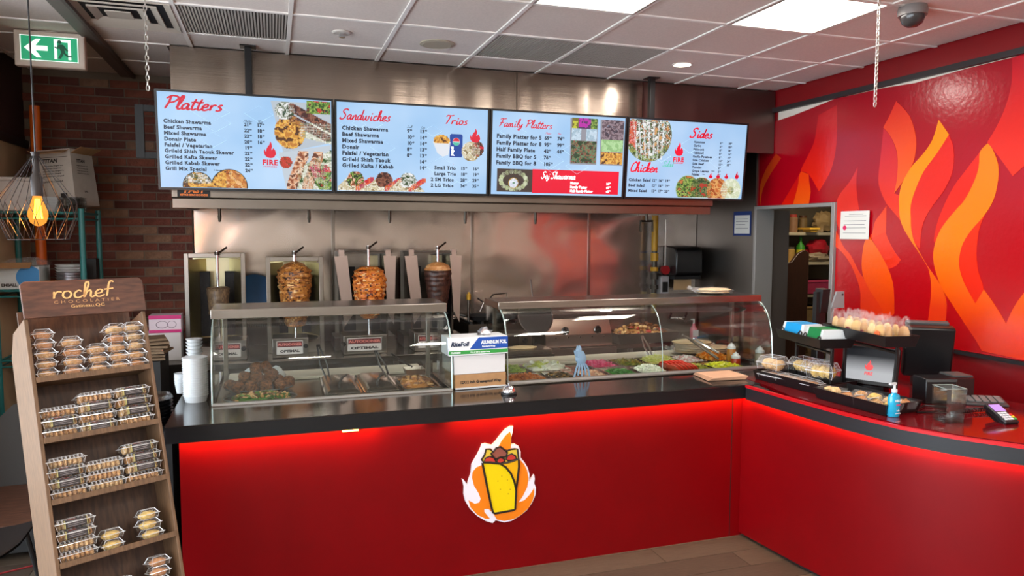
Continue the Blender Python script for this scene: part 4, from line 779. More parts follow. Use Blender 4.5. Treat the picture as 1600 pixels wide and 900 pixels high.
# boxes between the cases
def tbox(name, label, x0, x1, y0, y1, z0, z1, m, rz=0):
    cx, cy = (x0 + x1) / 2, (y0 + y1) / 2; t = thing(name, label, 'box', (cx, cy, z0), rz); g = G(); g.box(x0 - cx, x1 - cx, y0 - cy, y1 - cy, 0, z1 - z0); g.build('carton', m, t, bevel=.002); return t
t = tbox('wrap_paper_box', 'low brown carton printed 12X12 inch greaseproof wrap, bottom of the stack', .965, 1.275, 3.985, 4.20, .953, 1.035, card_, .05)
g = G(); text(g, '12X12 Inch Greaseproof Wrap', -.125, .03, .016, Matrix.Translation((0, -.1085, 0)) @ XZ, width=.25); g.build('lettering', mat('ink_black', (40, 34, 30), .7), t)
g = G(); g.box(-.155, .155, -.118, -.109, -.0, .008); g.build('bottom_flap', white, t)
tbox('white_carton', 'plain white carton in the middle of the box stack', .96, 1.27, 3.985, 4.24, 1.037, 1.145, mat('white_card', (214, 212, 212), .7), .04)
t = tbox('foil_box', 'blue, white and green aluminium foil box on top of the carton stack', .93, 1.285, 3.975, 4.14, 1.147, 1.25, mat('foil_white', (226, 228, 230), .5), .03)
w = .1775; M = Matrix.Translation((0, -.083, 0)) @ XZ
g = G(); g.add([M @ Vector(p) for p in ((-.055, .034, .0006), (w, .034, .0006), (w, .101, .0006), (.0, .101, .0006))], [(0, 1, 2, 3)]); g.box(w - .0005, w + .0006, -.083, .082, .034, .101); g.build('blue_print', mat('foil_blue', (26, 76, 164), .4), t)
g = G(); g.add([M @ Vector(p) for p in ((-w, .008, .0006), (w, .008, .0006), (w, .029, .0006), (-w, .029, .0006))], [(0, 1, 2, 3)]); g.build('green_print', mat('foil_green', (52, 150, 66), .4), t)
g = G(); text(g, 'RiteFoil', -.165, .055, .024, M, .0008, shear=.2, width=.105); g.build('dark_lettering', mat('ink_navy', (24, 44, 74), .5), t)
g = G(); text(g, 'ALUMINUM FOIL', .015, .062, .02, M, .001, width=.155); text(g, 'Standard Wrap', .02, .044, .009, M, .001); text(g, 'PRCK200', -.165, .013, .010, M, .001); text(g, '12 in X 200 ft standard wrap', -.05, .014, .007, M, .001); g.build('white_lettering', mat('ink_white', (236, 240, 240), .5), t)
g = G(); g.ball((.06, 0, .115), (.045, .03, .03), 12, 8, 5, .8, 4); g.build('foil_end', mat('crumpled_foil', (214, 214, 218), .3, 1), t, True)
# cups left
t = thing('cup_stack', 'tall stack of white plastic bowls beside the left glass case', 'bowl stack', (-.405, 4.12, .951))
for i in range(17):
    g = G(); z = i * .0125; g.lathe([(.052, z), (.0605, z + .033), (.0635, z + .034), (.0635, z + .037)], n=28); g.build('bowl', white, t, True)
t = thing('lid_stack', 'narrow stack of white lids standing behind the bowl stack', 'lid stack', (-.42, 4.27, .951))
for i in range(17):
    g = G(); z = i * .0185; g.lathe([(.03, z), (.042, z + .016), (.044, z + .018)], n=22); g.build('lid', white, t, True)
t = thing('small_cup_stack', 'short stack of white paper cups left of the bowl stack', 'cup stack', (-.50, 4.36, .951))
for i in range(5):
    g = G(); z = i * .012; g.lathe([(.026, z), (.036, z + .06), (.038, z + .063)], n=20); g.build('cup', white, t, True)
# ================================================================== BACK BENCH
t = thing('kitchen_bench', 'stainless steel worktable running under the grills along the back wall', 'table', (0, 0, 0))
g = G(); g.box(-.62, 3.42, 5.55, 6.49, .855, .9); g.build('worktop', steel_h, t, bevel=.004)
g = G(); g.box(-.60, 3.40, 5.62, 6.45, .45, .47); g.build('undershelf', steel_dark, t)
for x in (-.58, .9, 2.1, 3.36):
    for y in (5.62, 6.42):
        g = G(); g.box(x - .02, x + .02, y - .02, y + .02, 0, .855); g.build('leg', steel, t)
g = G(); g.box(-.62, 2.0, 6.40, 6.49, .902, 1.06); tag(g.build('rear_ledge', steel_dark), 'low steel ledge at the back of the worktable behind the grills', 'ledge')
g = G(); g.cyl((-.15, 6.22, 1.33), (-.15, 6.19, 1.34), .17, n=30); tag(g.build('blue_serving_tray', mat('lid_blue', (40, 110, 170), .4), smooth=True), 'round blue serving tray standing behind the first doner grill', 'tray')
pinkish = mat('warm_steel', (186, 166, 158), .32, 1)
yel = mat('old_reflector', (206, 196, 160), .3, 1)
burn = mat('burner_mesh', (40, 38, 40), .7, bump=.6, bscale=160)
LBL = ['leftmost of the four, nearly empty spit', 'second from left, framed, with the big brown cone', 'third from left, open wings, orange cone', 'rightmost of the four, open wings, dark beef cone']
def grill(k, x0, x1, ztop, box, wing=False):
    cx = (x0 + x1) / 2; w = (x1 - x0) / 2
    t = thing('doner_grill', 'vertical gas doner grill, ' + LBL[k], 'grill', (cx, 5.9, .9), group='vertical doner grills')
    zt = ztop - .9
    g = G(); g.box(-w + .03, w - .03, .33, .345, .1, zt - .02); g.build('back_panel', yel if not wing else steel, t)
    if not wing:
        g = G(); g.box(-w, -w + .032, -.01, .02, .0, zt); g.box(w - .032, w, -.01, .02, .0, zt); g.box(-w + .032, w - .032, -.01, .02, zt - .034, zt); g.build('front_frame', steel, t, bevel=.003)
        for s in (-1, 1):
            g = G(); g.add([(s * (w - .02), .02, .12), (s * (w - .13), .30, .12), (s * (w - .13), .30, zt - .05), (s * (w - .02), .02, zt - .05)], [(0, 1, 2, 3)]); g.build('side_reflector', yel, t)
    else:
        for s in (-1, 1):
            a = w - .0; g = G()
            g.prism([(s * a, zt - .055), (s * (a - .10), zt - .05), (s * (a - (.145 if s < 0 else .07)), .30), (s * (a - (.075 if s < 0 else .02)), .2)], 'y', -.06, -.05); g.build('wing_door', pinkish, t)
            g = G(); g.box(s * (w - .06) - .02, s * (w - .06) + .02, -.04, .02, zt - .055, zt - .005); g.build('hinge_block', pinkish, t)
        g = G(); g.box(-w + .05, w - .03, -.02, .32, zt - .035, zt - .02); g.box(-w + .06, -w + .075, .0, .32, .1, zt - .03); g.box(w - .075, w - .06, .0, .32, .1, zt - .03); g.build('housing', steel_dark, t)
        g = G(); g.box(.06, .14, .25, .33, .25, zt - .06); g.build('lit_reflector', yel, t)
    for s in (-1, 1):
        g = G(); g.box(s * .10 - .045, s * .10 + .045, .20, .26, .13, zt - .15); g.build('burner', burn, t)
    g = G(); g.box(-w, w, -.0, .34, .0, .10); g.build('base', steel_dark if wing else steel, t)
    g = G(); g.lathe([(.0, .10), (.15, .10), (.17, .125), (.165, .125), (.14, .105)], c=(0, -.04, 0), n=28); g.build('drip_pan', steel, t, True)
    bx0, bx1 = box; bx0 -= cx; bx1 -= cx
    g = G(); g.box(bx0, bx1, -.25, .0, .005, .15); cb = g.build('control_box', steel, t, bevel=.003)
    g = G(); g.box(bx0 + .03, bx1 - .04, -.253, -.25, .03, .13); g.build('nameplate', mat('nameplate_white', (206, 200, 194), .4), cb)
    g = G(); g.box(bx0 + .035, bx1 - .045, -.2545, -.253, .085, .125); g.build('nameplate_band', mat('nameplate_maroon', (92, 28, 32), .4), cb)
    M = Matrix.Translation((0, -.255, 0)) @ XZ; L = (bx1 - bx0) - .09
    g = G(); text(g, 'AUTODONER', bx0 + .04, .096, .018, M, .0003, width=L); g.build('band_lettering', mat('ink_pale_red', (214, 120, 110), .5), cb)
    g = G(); text(g, 'OPTIMAL', bx0 + .055, .045, .018, M, .0003, width=L - .03); g.build('plate_lettering', mat('ink_dark', (40, 34, 36), .5), cb)
    for q in ((bx1 - .02,) if k != 2 else (bx0 + .0,)):
        g = G(); g.cyl((q, -.25, .09), (q, -.275, .09), .017); g.build('knob', black, cb)
    return t
grill(0, -.635, -.205, 1.685, (-.45, -.20))
grill(1, -.055, .372, 1.653, (-.02, .24))
grill(2, .455, .94, 1.71, (.50, .83), True)
grill(3, 1.01, 1.485, 1.71, (1.05, 1.24), True)
def spit(x, z0, z1, label):
    t = thing('spit_rod', label, 'spit', (x, 5.86, z0), group='rotisserie spits'); g = G(); g.cyl((0, 0, 0), (0, 0, z1 - z0), .011, n=12); g.build('rod', chrome, t, True)
    g = G(); g.tube([(0, 0, z1 - z0 - .02), (.03, 0, z1 - z0 + .0), (.07, .01, z1 - z0 + .03)], .008, 6); g.cyl((0, 0, z1 - z0 - .03), (0, 0, z1 - z0 - .005), .018); g.build('crank', steel_dark, t, True)
    g = G(); g.lathe([(.0, 0), (.05, 0), (.05, .006), (0, .006)], n=20); g.build('foot_disc', steel, t)
for x, z0, z1, l in ((-.40, 1.03, 1.70, 'first'), (.155, 1.03, 1.70, 'second'), (.723, 1.03, 1.74, 'third'), (1.287, 1.03, 1.735, 'fourth')): spit(x, z0, z1, 'steel spit rod of the %s doner grill from the left' % l)
def meat(name, label, x, prof, cols, seed, amp=.10, fr=16, dome=None):
    n, g = 64, G(); P = []; F = []; rnd = random.Random(seed); m = len(prof); st = []
    fine = []
    for i in range(m - 1):
        for q in range(10): a = q / 10; fine.append((prof[i][0] * (1 - a) + prof[i + 1][0] * a, prof[i][1] * (1 - a) + prof[i + 1][1] * a))
    fine.append(prof[-1]); m = len(fine); so = Vector((seed * 5.1, 0, seed)); cc = [lin(c) for c in cols]
    for i, (r, z) in enumerate(fine):
        for k in range(n):
            a = 2 * PI * k / n; q = Vector((math.cos(a) * r * 1.0, math.sin(a) * r, z * 2.2))
            d = noise.noise(q * fr + so) * amp + noise.noise(q * fr * 3.1 + so) * amp * .6 + .03 * math.sin(z * 160 + 2 * noise.noise(q * 9))
            rr = r * (1 + d); P.append((rr * math.cos(a), rr * math.sin(a), z))
    g.v = P
    for i in range(m - 1):
        for k in range(n):
            g.f.append((i * n + k, i * n + (k + 1) % n, (i + 1) * n + (k + 1) % n, (i + 1) * n + k))
            a = 2 * PI * k / n; z = fine[i][1]; q = Vector((math.cos(a) * .12, math.sin(a) * .12, z * 1.9)); v = noise.noise(q * 22 + so) + .6 * noise.noise(q * 60 + so) + rnd.uniform(-.15, .15)
            if dome and z > dome[0]: c = lin(dome[1 + (v > 0)])
            else: c = cc[max(0, min(len(cc) - 1, int((v + .75) / 1.5 * len(cc))))]
            g.fc.append(c)
    return tag(g.build(name, attrmat('roast_meat', .42), loc=(x, 5.86, 0), smooth=True, ang=60), label, 'meat cone')
meat('meat_cone', 'small pale block of cooked meat low on the leftmost spit', -.40, [(.0, 1.22), (.066, 1.225), (.07, 1.26), (.082, 1.42), (.07, 1.432), (0, 1.435)], [(104, 84, 62), (124, 102, 76), (92, 74, 58), (112, 92, 70)], 3, .03)
meat('meat_cone', 'large browned chicken shawarma cone, widest at the shoulder, on the second spit', .155, [(.0, 1.10), (.07, 1.12), (.095, 1.20), (.105, 1.29), (.122, 1.42), (.128, 1.50), (.12, 1.555), (.07, 1.60), (.02, 1.62), (0, 1.622)], [(58, 30, 14), (140, 84, 38), (176, 112, 52), (196, 134, 66), (120, 66, 28), (226, 184, 120)], 11)
meat('meat_cone', 'rounded orange chicken shawarma cone on the third spit', .727, [(.0, 1.15), (.06, 1.16), (.10, 1.22), (.118, 1.29), (.130, 1.40), (.130, 1.48), (.115, 1.535), (.07, 1.57), (0, 1.58)], [(70, 24, 8), (190, 96, 36), (222, 138, 56), (214, 120, 44), (150, 64, 22), (240, 200, 140)], 23)
meat('meat_cone', 'dark beef shawarma cone topped with pale chicken on the rightmost spit', 1.287, [(.0, 1.18), (.065, 1.19), (.085, 1.30), (.105, 1.44), (.111, 1.53), (.095, 1.57), (.05, 1.60), (0, 1.61)], [(44, 24, 20), (62, 36, 28), (78, 46, 34), (54, 30, 24)], 31, .05, 20, (1.535, (214, 160, 106), (196, 132, 76)))
# things on the bench right of the grills
def skillet(x, y, z, r, label, rz=0):
    t = thing('frying_pan', label, 'pan', (x, y, z), rz, group='black frying pans'); g = G(); g.lathe([(0, 0), (r * .85, 0), (r, .035), (r - .005, .035), (r * .82, .005), (0, .005)], n=26); g.build('bowl', blackm, t, True)
    g = G(); g.tube([(r, 0, .03), (r + .08, 0, .045), (r + .17, 0, .055)], .011, 6); g.build('handle', black, t, True)
t = thing('stove_rack', 'raised dark steel burner shelf behind the foil boxes', 'burner', (1.83, 6.02, .9))
g = G(); g.box(-.29, .29, -.2, .3, .0, .18); g.build('body', steel_dark, t); g = G()
for i in range(6): g.box(-.28 + i * .1, -.26 + i * .1, -.2, .3, .18, .20)
g.build('grate', blackm, t)
skillet(1.70, 5.98, 1.102, .14, 'wide black frying pan on the burner shelf nearest the grills', 3.0)
skillet(1.93, 6.0, 1.102, .12, 'black frying pan with its handle to the right, behind the case post', -.3)
t = thing('wire_pot_stand', 'thin black bent wire utensil holder above the frying pans', 'wire rack', (1.80, 6.12, 1.13)); g = G(); g.tube([(0, 0, 0), (.0, 0, .12), (.04, 0, .17), (.17, 0, .18), (.17, 0, .02)], .006, 6); g.tube([(-.08, 0, .02), (-.04, .02, .10), (-.1, 0, .14)], .008, 6); g.build('wire', chrome, t, True)
t = tbox('toaster_oven', 'small steel countertop oven with a black knob behind the foil boxes', 1.80, 2.02, 5.60, 5.9, .9, 1.02, steel)
g = G(); g.cyl((.05, -.15, .06), (.05, -.17, .06), .022); g.build('knob', black, t); g = G(); g.box(-.10, 0.0, -.153, -.15, .02, .1); g.build('door', steel_dark, t)
t = thing('bread_board', 'steel tray with a flat bread on it, right behind the foil boxes', 'tray', (1.78, 5.20, .93)); 
g = G(); g.box(-.2, .22, -.12, .12, -.0, .035); g.build('tray', steel_h, t); g = G(); g.ball((.02, 0, .04), (.12, .08, .01), 20, 5, 4, .1); g.build('flat_bread', mat('pita_bread'), t, True)
g = G(); g.box(1.58, 2.02, 5.08, 5.32, 0, .928); tag(g.build('prep_stand', steel_dark), 'dark steel stand under the flat bread tray in the aisle', 'stand')
# strainer
t = thing('mesh_strainer', 'large round dark mesh strainer hanging left of the flat-top griddle', 'strainer', (1.96, 5.35, 1.19), rot=(1.25, 0, .1))
g = G(); g.lathe([(.15, 0), (.145, -.03), (.11, -.07), (.05, -.09), (0, -.094)], n=30); g.build('mesh_bowl', mat('wire_mesh', (44, 40, 38), .6, bump=.8, bscale=300), t, True)
g = G(); g.tube([(.15 * math.cos(q), .15 * math.sin(q), 0) for q in [i * PI / 16 for i in range(32)]], .006, 6, True); g.tube([(0, .15, 0), (0, .30, .0)], .007, 6); g.build('rim_and_handle', steel_dark, t, True)
# griddle
t = thing('griddle', 'steel flat-top griddle with two round knobs behind the salad pans', 'griddle', (2.45, 5.62, .9))
g = G(); g.prism([(-.02, 0), (-.02, .10), (.05, .22), (.55, .22), (.55, 0)], 'x', -.31, .30); g.build('body', mat('griddle_steel', (150, 128, 116), .3, 1), t, bevel=.004)
g = G(); g.box(-.33, .32, -.08, -.0, -.10, -.02); g.box(-.31, .30, -.03, .0, -.02, .09); g.build('grease_drawer', pinkish, t)
g = G(); g.box(-.31, .30, .08, .55, .222, .26); g.build('splash_rail', steel_dark, t)
for x in (-.13, .17):
    g = G(); g.cyl((x, -.0, .13), (x, -.035, .112), .028); g.build('knob', black, t)
    g = G(); g.tube([(x + .03 * math.cos(q), -.02 + .008 * math.sin(q), .125 + .03 * math.sin(q)) for q in [i * PI / 10 for i in range(20)]], .004, 5, True); g.build('bezel', chrome, t, True)
for x in (-.22, -.11, 0, .11, .22):
    g = G(); g.cyl((x, -.03, .07), (x, -.036, .07), .006); g.build('screw', chrome, t)
# tray of roast pieces
t = thing('roast_tray', 'dark steel tray of roasted chicken right of the griddle', 'tray', (3.06, 5.66, .9)); g = G(); g.tub(.27, .14, .0, .30, .16, .09, .006); g.build('tub', steel_dark, t)
food('roast_chicken_pieces', 'browned chicken and red pepper pieces heaped in the dark steel tray', 3.06, 5.66, .54, .26, .13, 150, (.05, .035, .03), FC((190, 140, 80), (150, 96, 46), (110, 66, 34), (216, 176, 120), (170, 50, 36), (96, 60, 30)), 'ball', 9, z=.93)
g = G(); g.box(3.55, 4.14, 5.7, 6.49, .80, .84); t = thing('hand_sink', 'steel hand sink with a black-handled faucet under the towel dispenser', 'sink', (0, 0, 0)); g.build('drainboard', steel_h, t, bevel=.004)
g = G(); g.box(3.56, 4.13, 6.45, 6.5, .84, 1.12); g.build('splashback', steel, t); g = G(); g.box(3.6, 4.1, 5.75, 6.4, .55, .80); g.build('basin', steel_dark, t)
g = G(); g.tube([(3.89, 6.46, .98), (3.89, 6.34, .99), (3.87, 6.25, .97)], .012, 8); g.cyl((3.80, 6.43, .99), (3.98, 6.43, .99), .014); g.build('faucet', chrome, t, True)
for x in (3.80, 3.98):
    g = G(); g.cyl((x, 6.43, .99), (x, 6.40, 1.04), .013); g.build('tap_handle', black, t)
t = thing('hand_soap', 'pump bottle of pink hand soap standing on the sink', 'soap bottle', (3.78, 5.95, .842)); g = G(); g.lathe([(.034, 0), (.036, .01), (.036, .10), (.015, .13), (.013, .15)], n=20); g.build('bottle', mat('pink_soap', (206, 120, 136), .2), t, True)
g = G(); g.cyl((0, 0, .15), (0, 0, .19), .009); g.box(-.03, .008, -.006, .006, .185, .195); g.build('pump', white, t); g = G(); g.box(-.03, .03, -.038, -.036, .03, .09); g.build('sticker', mat('sticker_grey', (206, 206, 210), .5), t)
# towel dispenser, soap, gas pipe
t = thing('towel_dispenser', 'black paper towel dispenser on the steel back wall', 'dispenser', (3.92, 6.36, 1.42))
g = G(); g.prism([(-.06, 0), (-.10, .03), (-.10, .22), (-.085, .265), (-.04, .29), (.14, .30), (.14, 0)], 'x', -.155, .145); g.build('cover', mat('smoked_black', (14, 14, 16), .3), t, bevel=.012)
g = G(); g.box(-.15, .15, -.06, .14, -.03, .0); g.build('base', black, t); g = G(); g.box(-.12, .08, .0, .002, -.14, -.02); g.build('paper', mat('towel_brown', (160, 132, 96), .8), t)
g = G(); g.box(.175, .195, .1, .14, .06, .24); g.build('side_tag', white, t)
t = thing('soap_dispenser', 'small grey and black wall soap dispenser left of the towel dispenser', 'dispenser', (3.72, 6.44, 1.23)); g = G(); g.box(-.045, .045, -.05, .06, 0, .19); g.build('case', mat('dispenser_grey', (150, 150, 154), .3), t, bevel=.008); g = G(); g.box(-.03, .03, -.053, -.05, .03, .13); g.build('window', black, t)
t = thing('gas_pipe', 'yellow painted gas pipe with valves running down the back wall', 'pipe', (3.60, 6.40, 1.05)); yp = mat('gas_yellow', (200, 150, 28), .5, nz=.25, nscale=12)
g = G(); g.cyl((.0, 0, .62), (0, 0, .97), .032, n=16); g.build('upper_pipe', yp, t, True); g = G(); g.cyl((0, 0, .0), (0, 0, .22), .026, n=16); g.build('lower_pipe', mat('gas_pale', (176, 160, 90), .5), t, True)
g = G(); g.cyl((0, 0, .20), (0, 0, .64), .028, n=16); g.cyl((0, 0, .34), (0, 0, .40), .042, n=8); g.cyl((0, 0, .24), (0, 0, .28), .045, n=8); g.build('valve_body', mat('valve_grey', (70, 66, 60), .4, .8), t, True)
g = G(); g.cyl((0, 0, .52), (0, 0, .60), .038, n=10); g.cyl((0, 0, .42), (0, 0, .46), .04, n=8); g.build('union', yp, t)
t = thing('red_pull_handle', 'red pull handle on a thin rod beside the gas pipe', 'handle', (3.71, 6.38, 1.48)); g = G(); g.cyl((0, 0, 0), (0, 0, .50), .006); g.build('rod', steel, t); g = G(); g.cyl((0, -.02, 0), (0, .02, 0), .045, n=16); g.build('disc', mat('valve_red', (150, 24, 30), .4), t)
t = thing('plug_adapter', 'small yellow cap standing on the back ledge left of the right case', 'cap', (1.56, 5.9, 1.28))
g = G(); g.cyl((0, 0, 0), (0, 0, .05), .018, n=12); g.cyl((0, 0, .05), (0, 0, .065), .01); g.build('cap', yp, t); g = G(); g.cyl((0, 0, -.38), (0, 0, 0), .01); g.build('stem', steel_dark, t)
# ================================================================== MENU SCREENS
TW, TH = 1.105, .635; iw, ih = 1.075, .605
ink_red = mat('screen_red', (170, 6, 36), .4, emit=.62); ink_dk = mat('screen_dark_ink', (8, 22, 42), .4, emit=.4); ink_w = mat('screen_white_ink', (244, 246, 250), .4, emit=.72)
ink_gr = mat('screen_green_ink', (60, 150, 130), .4, emit=.62)
def bgmat():
    m = bpy.data.materials.new('screen_background'); m.use_nodes = True; nt = m.node_tree; b = nt.nodes['Principled BSDF']
    tc = nt.nodes.new('ShaderNodeTexCoord'); n = nt.nodes.new('ShaderNodeTexNoise'); n.inputs['Scale'].default_value = 2.2; nt.links.new(tc.outputs['Object'], n.inputs[0])
    r = nt.nodes.new('ShaderNodeValToRGB'); r.color_ramp.elements[0].position = .3; r.color_ramp.elements[1].position = .7
    r.color_ramp.elements[0].color = lin((150, 196, 240)) + (1,); r.color_ramp.elements[1].color = lin((186, 218, 250)) + (1,)
    nt.links.new(n.outputs[0], r.inputs[0]); nt.links.new(r.outputs[0], b.inputs['Emission Color']); b.inputs['Emission Strength'].default_value = .76
    b.inputs['Base Color'].default_value = (.03, .03, .03, 1); b.inputs['Roughness'].default_value = .25; return m
bgm = bgmat(); facet = mat('screen_facet_line', (160, 196, 228), .4, emit=.62)
MT = Matrix.Translation((0, -.0005, 0)) @ XZ
class Scr:
    """one screen; positions in the screen's own metres, x right, y up"""
    def __init__(s, i, label):
        x = -.695 + i * 1.113
        s.t = thing('menu_screen', label, 'screen', (x, 5.205, 2.118), rot=(math.radians(5), 0, 0), group='row of menu screens')
        g = G(); g.box(0, TW, .006, .045, 0, TH); g.build('housing', black, s.t, bevel=.004)
        g = G()
        for a, b, c, d in ((0, TW, 0, .016), (0, TW, TH - .014, TH), (0, .014, .016, TH - .014), (TW - .014, TW, .016, TH - .014)): g.box(a, b, -.006, .006, c, d)
        g.build('bezel', mat('screen_bezel', (14, 16, 20), .3), s.t)
        g = G(); g.box(.014, TW - .014, .0, .006, .016, TH - .014); s.p = g.build('lit_panel', bgm, s.t)
        s.r, s.d, s.w, s.f, s.l, s.gr = G(), G(), G(), G(), G(), G(); rnd = random.Random(i)
        for q in range(7):
            cx, cy, a = rnd.uniform(.1, 1.0), rnd.uniform(.1, .55), rnd.uniform(.06, .12)
            P = [(cx - a, cy), (cx, cy + a * .6), (cx + a, cy), (cx, cy - a * .6)]
            for k in range(4):
                p, qq = P[k], P[(k + 1) % 4]
                if all(.02 < v[0] < 1.08 and .02 < v[1] < .61 for v in (p, qq)): s.l.tube([(p[0], .0001, p[1]), (qq[0], .0001, qq[1])], .0008, 3)
    def patch(s, inside, cols, x0, y0, x1, y1, st=.006, seed=0, fr=30):
        so = Vector((seed * 3.3, 0, 0)); rnd = random.Random(seed); cc = [lin(c) for c in cols]; x = x0
        while x < x1:
            y = y0
            while y < y1:
                if inside(x + st / 2, y + st / 2) and .016 < x < TW - .02 and .018 < y < TH - .02:
                    v = noise.noise(Vector((x * fr, y * fr, 0)) + so) + .35 * noise.noise(Vector((x * fr * 2.6, y * fr * 2.6, 5)) + so) + rnd.uniform(-.05, .05)
                    c = cc[max(0, min(len(cc) - 1, int((v + .5) / 1.0 * len(cc))))]; k = rnd.uniform(.86, 1.08)
                    s.f.c = tuple(q * k for q in c)
                    s.f.add([(x, -.0004, y), (x + st, -.0004, y), (x + st, -.0004, y + st), (x, -.0004, y + st)], [(0, 1, 2, 3)])
                y += st
            x += st
    def plate(s, poly, c):
        s.f.c = lin(c); s.f.add([(x, -.0003, y) for x, y in poly], [tuple(range(len(poly)))])
    def disc(s, cx, cy, r, cols, seed, rim=(40, 36, 30), half=None):
        n = 36; s.plate([(min(TW - .016, max(.016, cx + (r + .006) * math.cos(2 * PI * k / n))), min(TH - .016, max(.018, cy + (r + .006) * math.sin(2 * PI * k / n)))) for k in range(n)], rim)
        s.patch(lambda x, y: math.hypot(x - cx, y - cy) < r and (half is None or half(x, y)), cols, cx - r, cy - r, cx + r, cy + r, .0055, seed)
    def lines(s, items, x, y0, dy, size, col, cols, w=None):
        for k, it in enumerate(items):
            nm, *pr = it; y = y0 - k * dy; text(s.d, nm, x, y, size * 1.08, MT, track=.05)
            for p, cx in zip(pr, cols):
                if p: e = text(s.d, p[0], cx, y, size, MT); text(s.d, p[1], e + .002, y + size * .5, size * .48, MT)
    def logo(s, x, y, h, word=True):
        flame(s.r, x, y + .35 * h, h * .5, h * .65, MT)
        if word: text(s.r, 'FIRE', x, y + h * .08, h * .2, MT, align='c', track=.06); text(s.r, 'SHAWARMA', x, y - h * .01, h * .05, MT, align='c', track=.2)
    def done(s):
        for g, n, m in ((s.l, 'background_lines', facet), (s.f, 'food_pictures', screenm), (s.r, 'red_lettering', ink_red), (s.d, 'dark_lettering', ink_dk), (s.w, 'white_lettering', ink_w), (s.gr, 'green_lettering', ink_gr)):
            if g.v:
                o = g.build(n, m, s.p)
                if n != 'lit_panel': o['kind'] = 'stuff'
POT = [(92, 52, 20), (216, 150, 60), (240, 190, 90), (200, 130, 50)]; RICE = [(214, 214, 196), (236, 236, 224), (170, 180, 150)]; MEAT = [(70, 34, 30), (110, 60, 48), (150, 96, 76), (60, 30, 26)]
CHK = [(150, 80, 50), (214, 150, 110), (238, 200, 170), (110, 60, 40)]; GRN = [(50, 84, 30), (100, 140, 50), (160, 180, 90), (40, 60, 30)]; SAU = [(240, 240, 240), (130, 140, 120), (220, 222, 216), (60, 80, 50)]
band = lambda x0, y0, x1, y1, r: (lambda x, y: abs((x - x0) * (y1 - y0) - (y - y0) * (x1 - x0)) / math.hypot(x1 - x0, y1 - y0) < r and min(x0, x1) - r < x < max(x0, x1) + r and min(y0, y1) - r < y < max(y0, y1) + r)
# screen 1
s = Scr(0, 'leftmost menu screen, headed Platters, with plates of skewers')
script(s.r, 'Platters', .045, .515, .082, .13, MT, kx=1.42)
s.lines([('Chicken Shawarma', ('21', '99'), ('17', '99')), ('Beef Shawarma', ('22', '49'), ('18', '49')), ('Mixed Shawarma', ('22', '49'), ('18', '49')), ('Donair Plate', ('20', '99'), ('16', '99')), ('Falafel / Vegetarian', ('19', '99')), ('Grileld Shish Taouk Skewer', ('22', '99')), ('Grilled Kafta Skewer', ('22', '99')), ('Grilled Kabab Skewer', ('22', '99')), ('Grill Mix Special', ('24', '99'))], .045, .427, .0375, .0215, 0, (.53, .61))
text(s.d, '3 skewers', .335, .130, .009, MT); script(s.d, 'Platter', .525, .452, .016, .09, MT, kx=1.3); script(s.d, 'Plate', .615, .452, .016, .09, MT)
s.plate([(.70, .60), (1.085, .60), (1.085, .34), (.775, .262)], (186, 196, 206)); s.plate([(.745, .262), (1.085, .325), (1.085, .022), (.79, .022)], (196, 206, 216))
s.patch(lambda x, y: True if (x - .82) ** 2 / .01 + (y - .40) ** 2 / .012 < 1 else False, POT, .72, .28, .95, .52, seed=2)
s.patch(lambda x, y: (x - .79) ** 2 / .004 + (y - .54) ** 2 / .0035 < 1, SAU, .72, .46, .87, .60, seed=3)
s.patch(lambda x, y: x > .88 and y < .47 and y > .33 + (1.09 - x) * .2, RICE, .85, .3, 1.09, .5, seed=4)
s.patch(lambda x, y: y > .53 and x > .93, GRN + [(200, 70, 50)], .9, .5, 1.09, .61, seed=5)
for dy in (0, -.075): s.patch(band(.84, .56 + dy, 1.08, .44 + dy, .028), MEAT, .8, .35, 1.09, .62, seed=6)
s.patch(lambda x, y: x > .86 and y < .29 and y < .12 + (x - .8) * .6, RICE + GRN[:1], .85, .02, 1.09, .3, seed=7)
s.patch(lambda x, y: (x - 1.04) ** 2 / .003 + (y - .10) ** 2 / .009 < 1, GRN + [(210, 60, 60)], .98, .02, 1.09, .2, seed=8)
for dx in (0, .1): s.patch(band(.83 + dx, .05, .90 + dx, .24, .036), CHK, .77, .02, 1.08, .3, seed=9)
for a, b in (((.955, .17), (.99, .11)), ((.985, .18), (1.015, .12)), ((1.03, .12), (1.05, .18))): s.patch(band(*a, *b, .012), [(220, 40, 110), (190, 30, 90)], .93, .09, 1.08, .21, seed=10)
s.patch(lambda x, y: (x - .79) ** 2 + (y - .2) ** 2 < .0016, [(200, 60, 40), (150, 60, 30)], .73, .13, .84, .25, seed=11)
s.disc(.235, .03, .086, POT, 12); s.patch(lambda x, y: math.hypot(x - .235, y - .03) < .086 and y > .045, SAU, .13, .04, .33, .12, seed=13); s.disc(.43, .03, .108, POT, 14); s.patch(lambda x, y: math.hypot(x - .43, y - .03) < .108 and x > .41, [(224, 150, 90), (190, 100, 50), (240, 190, 140)], .38, .02, .55, .15, seed=15)
s.logo(.69, .165, .17); s.done()
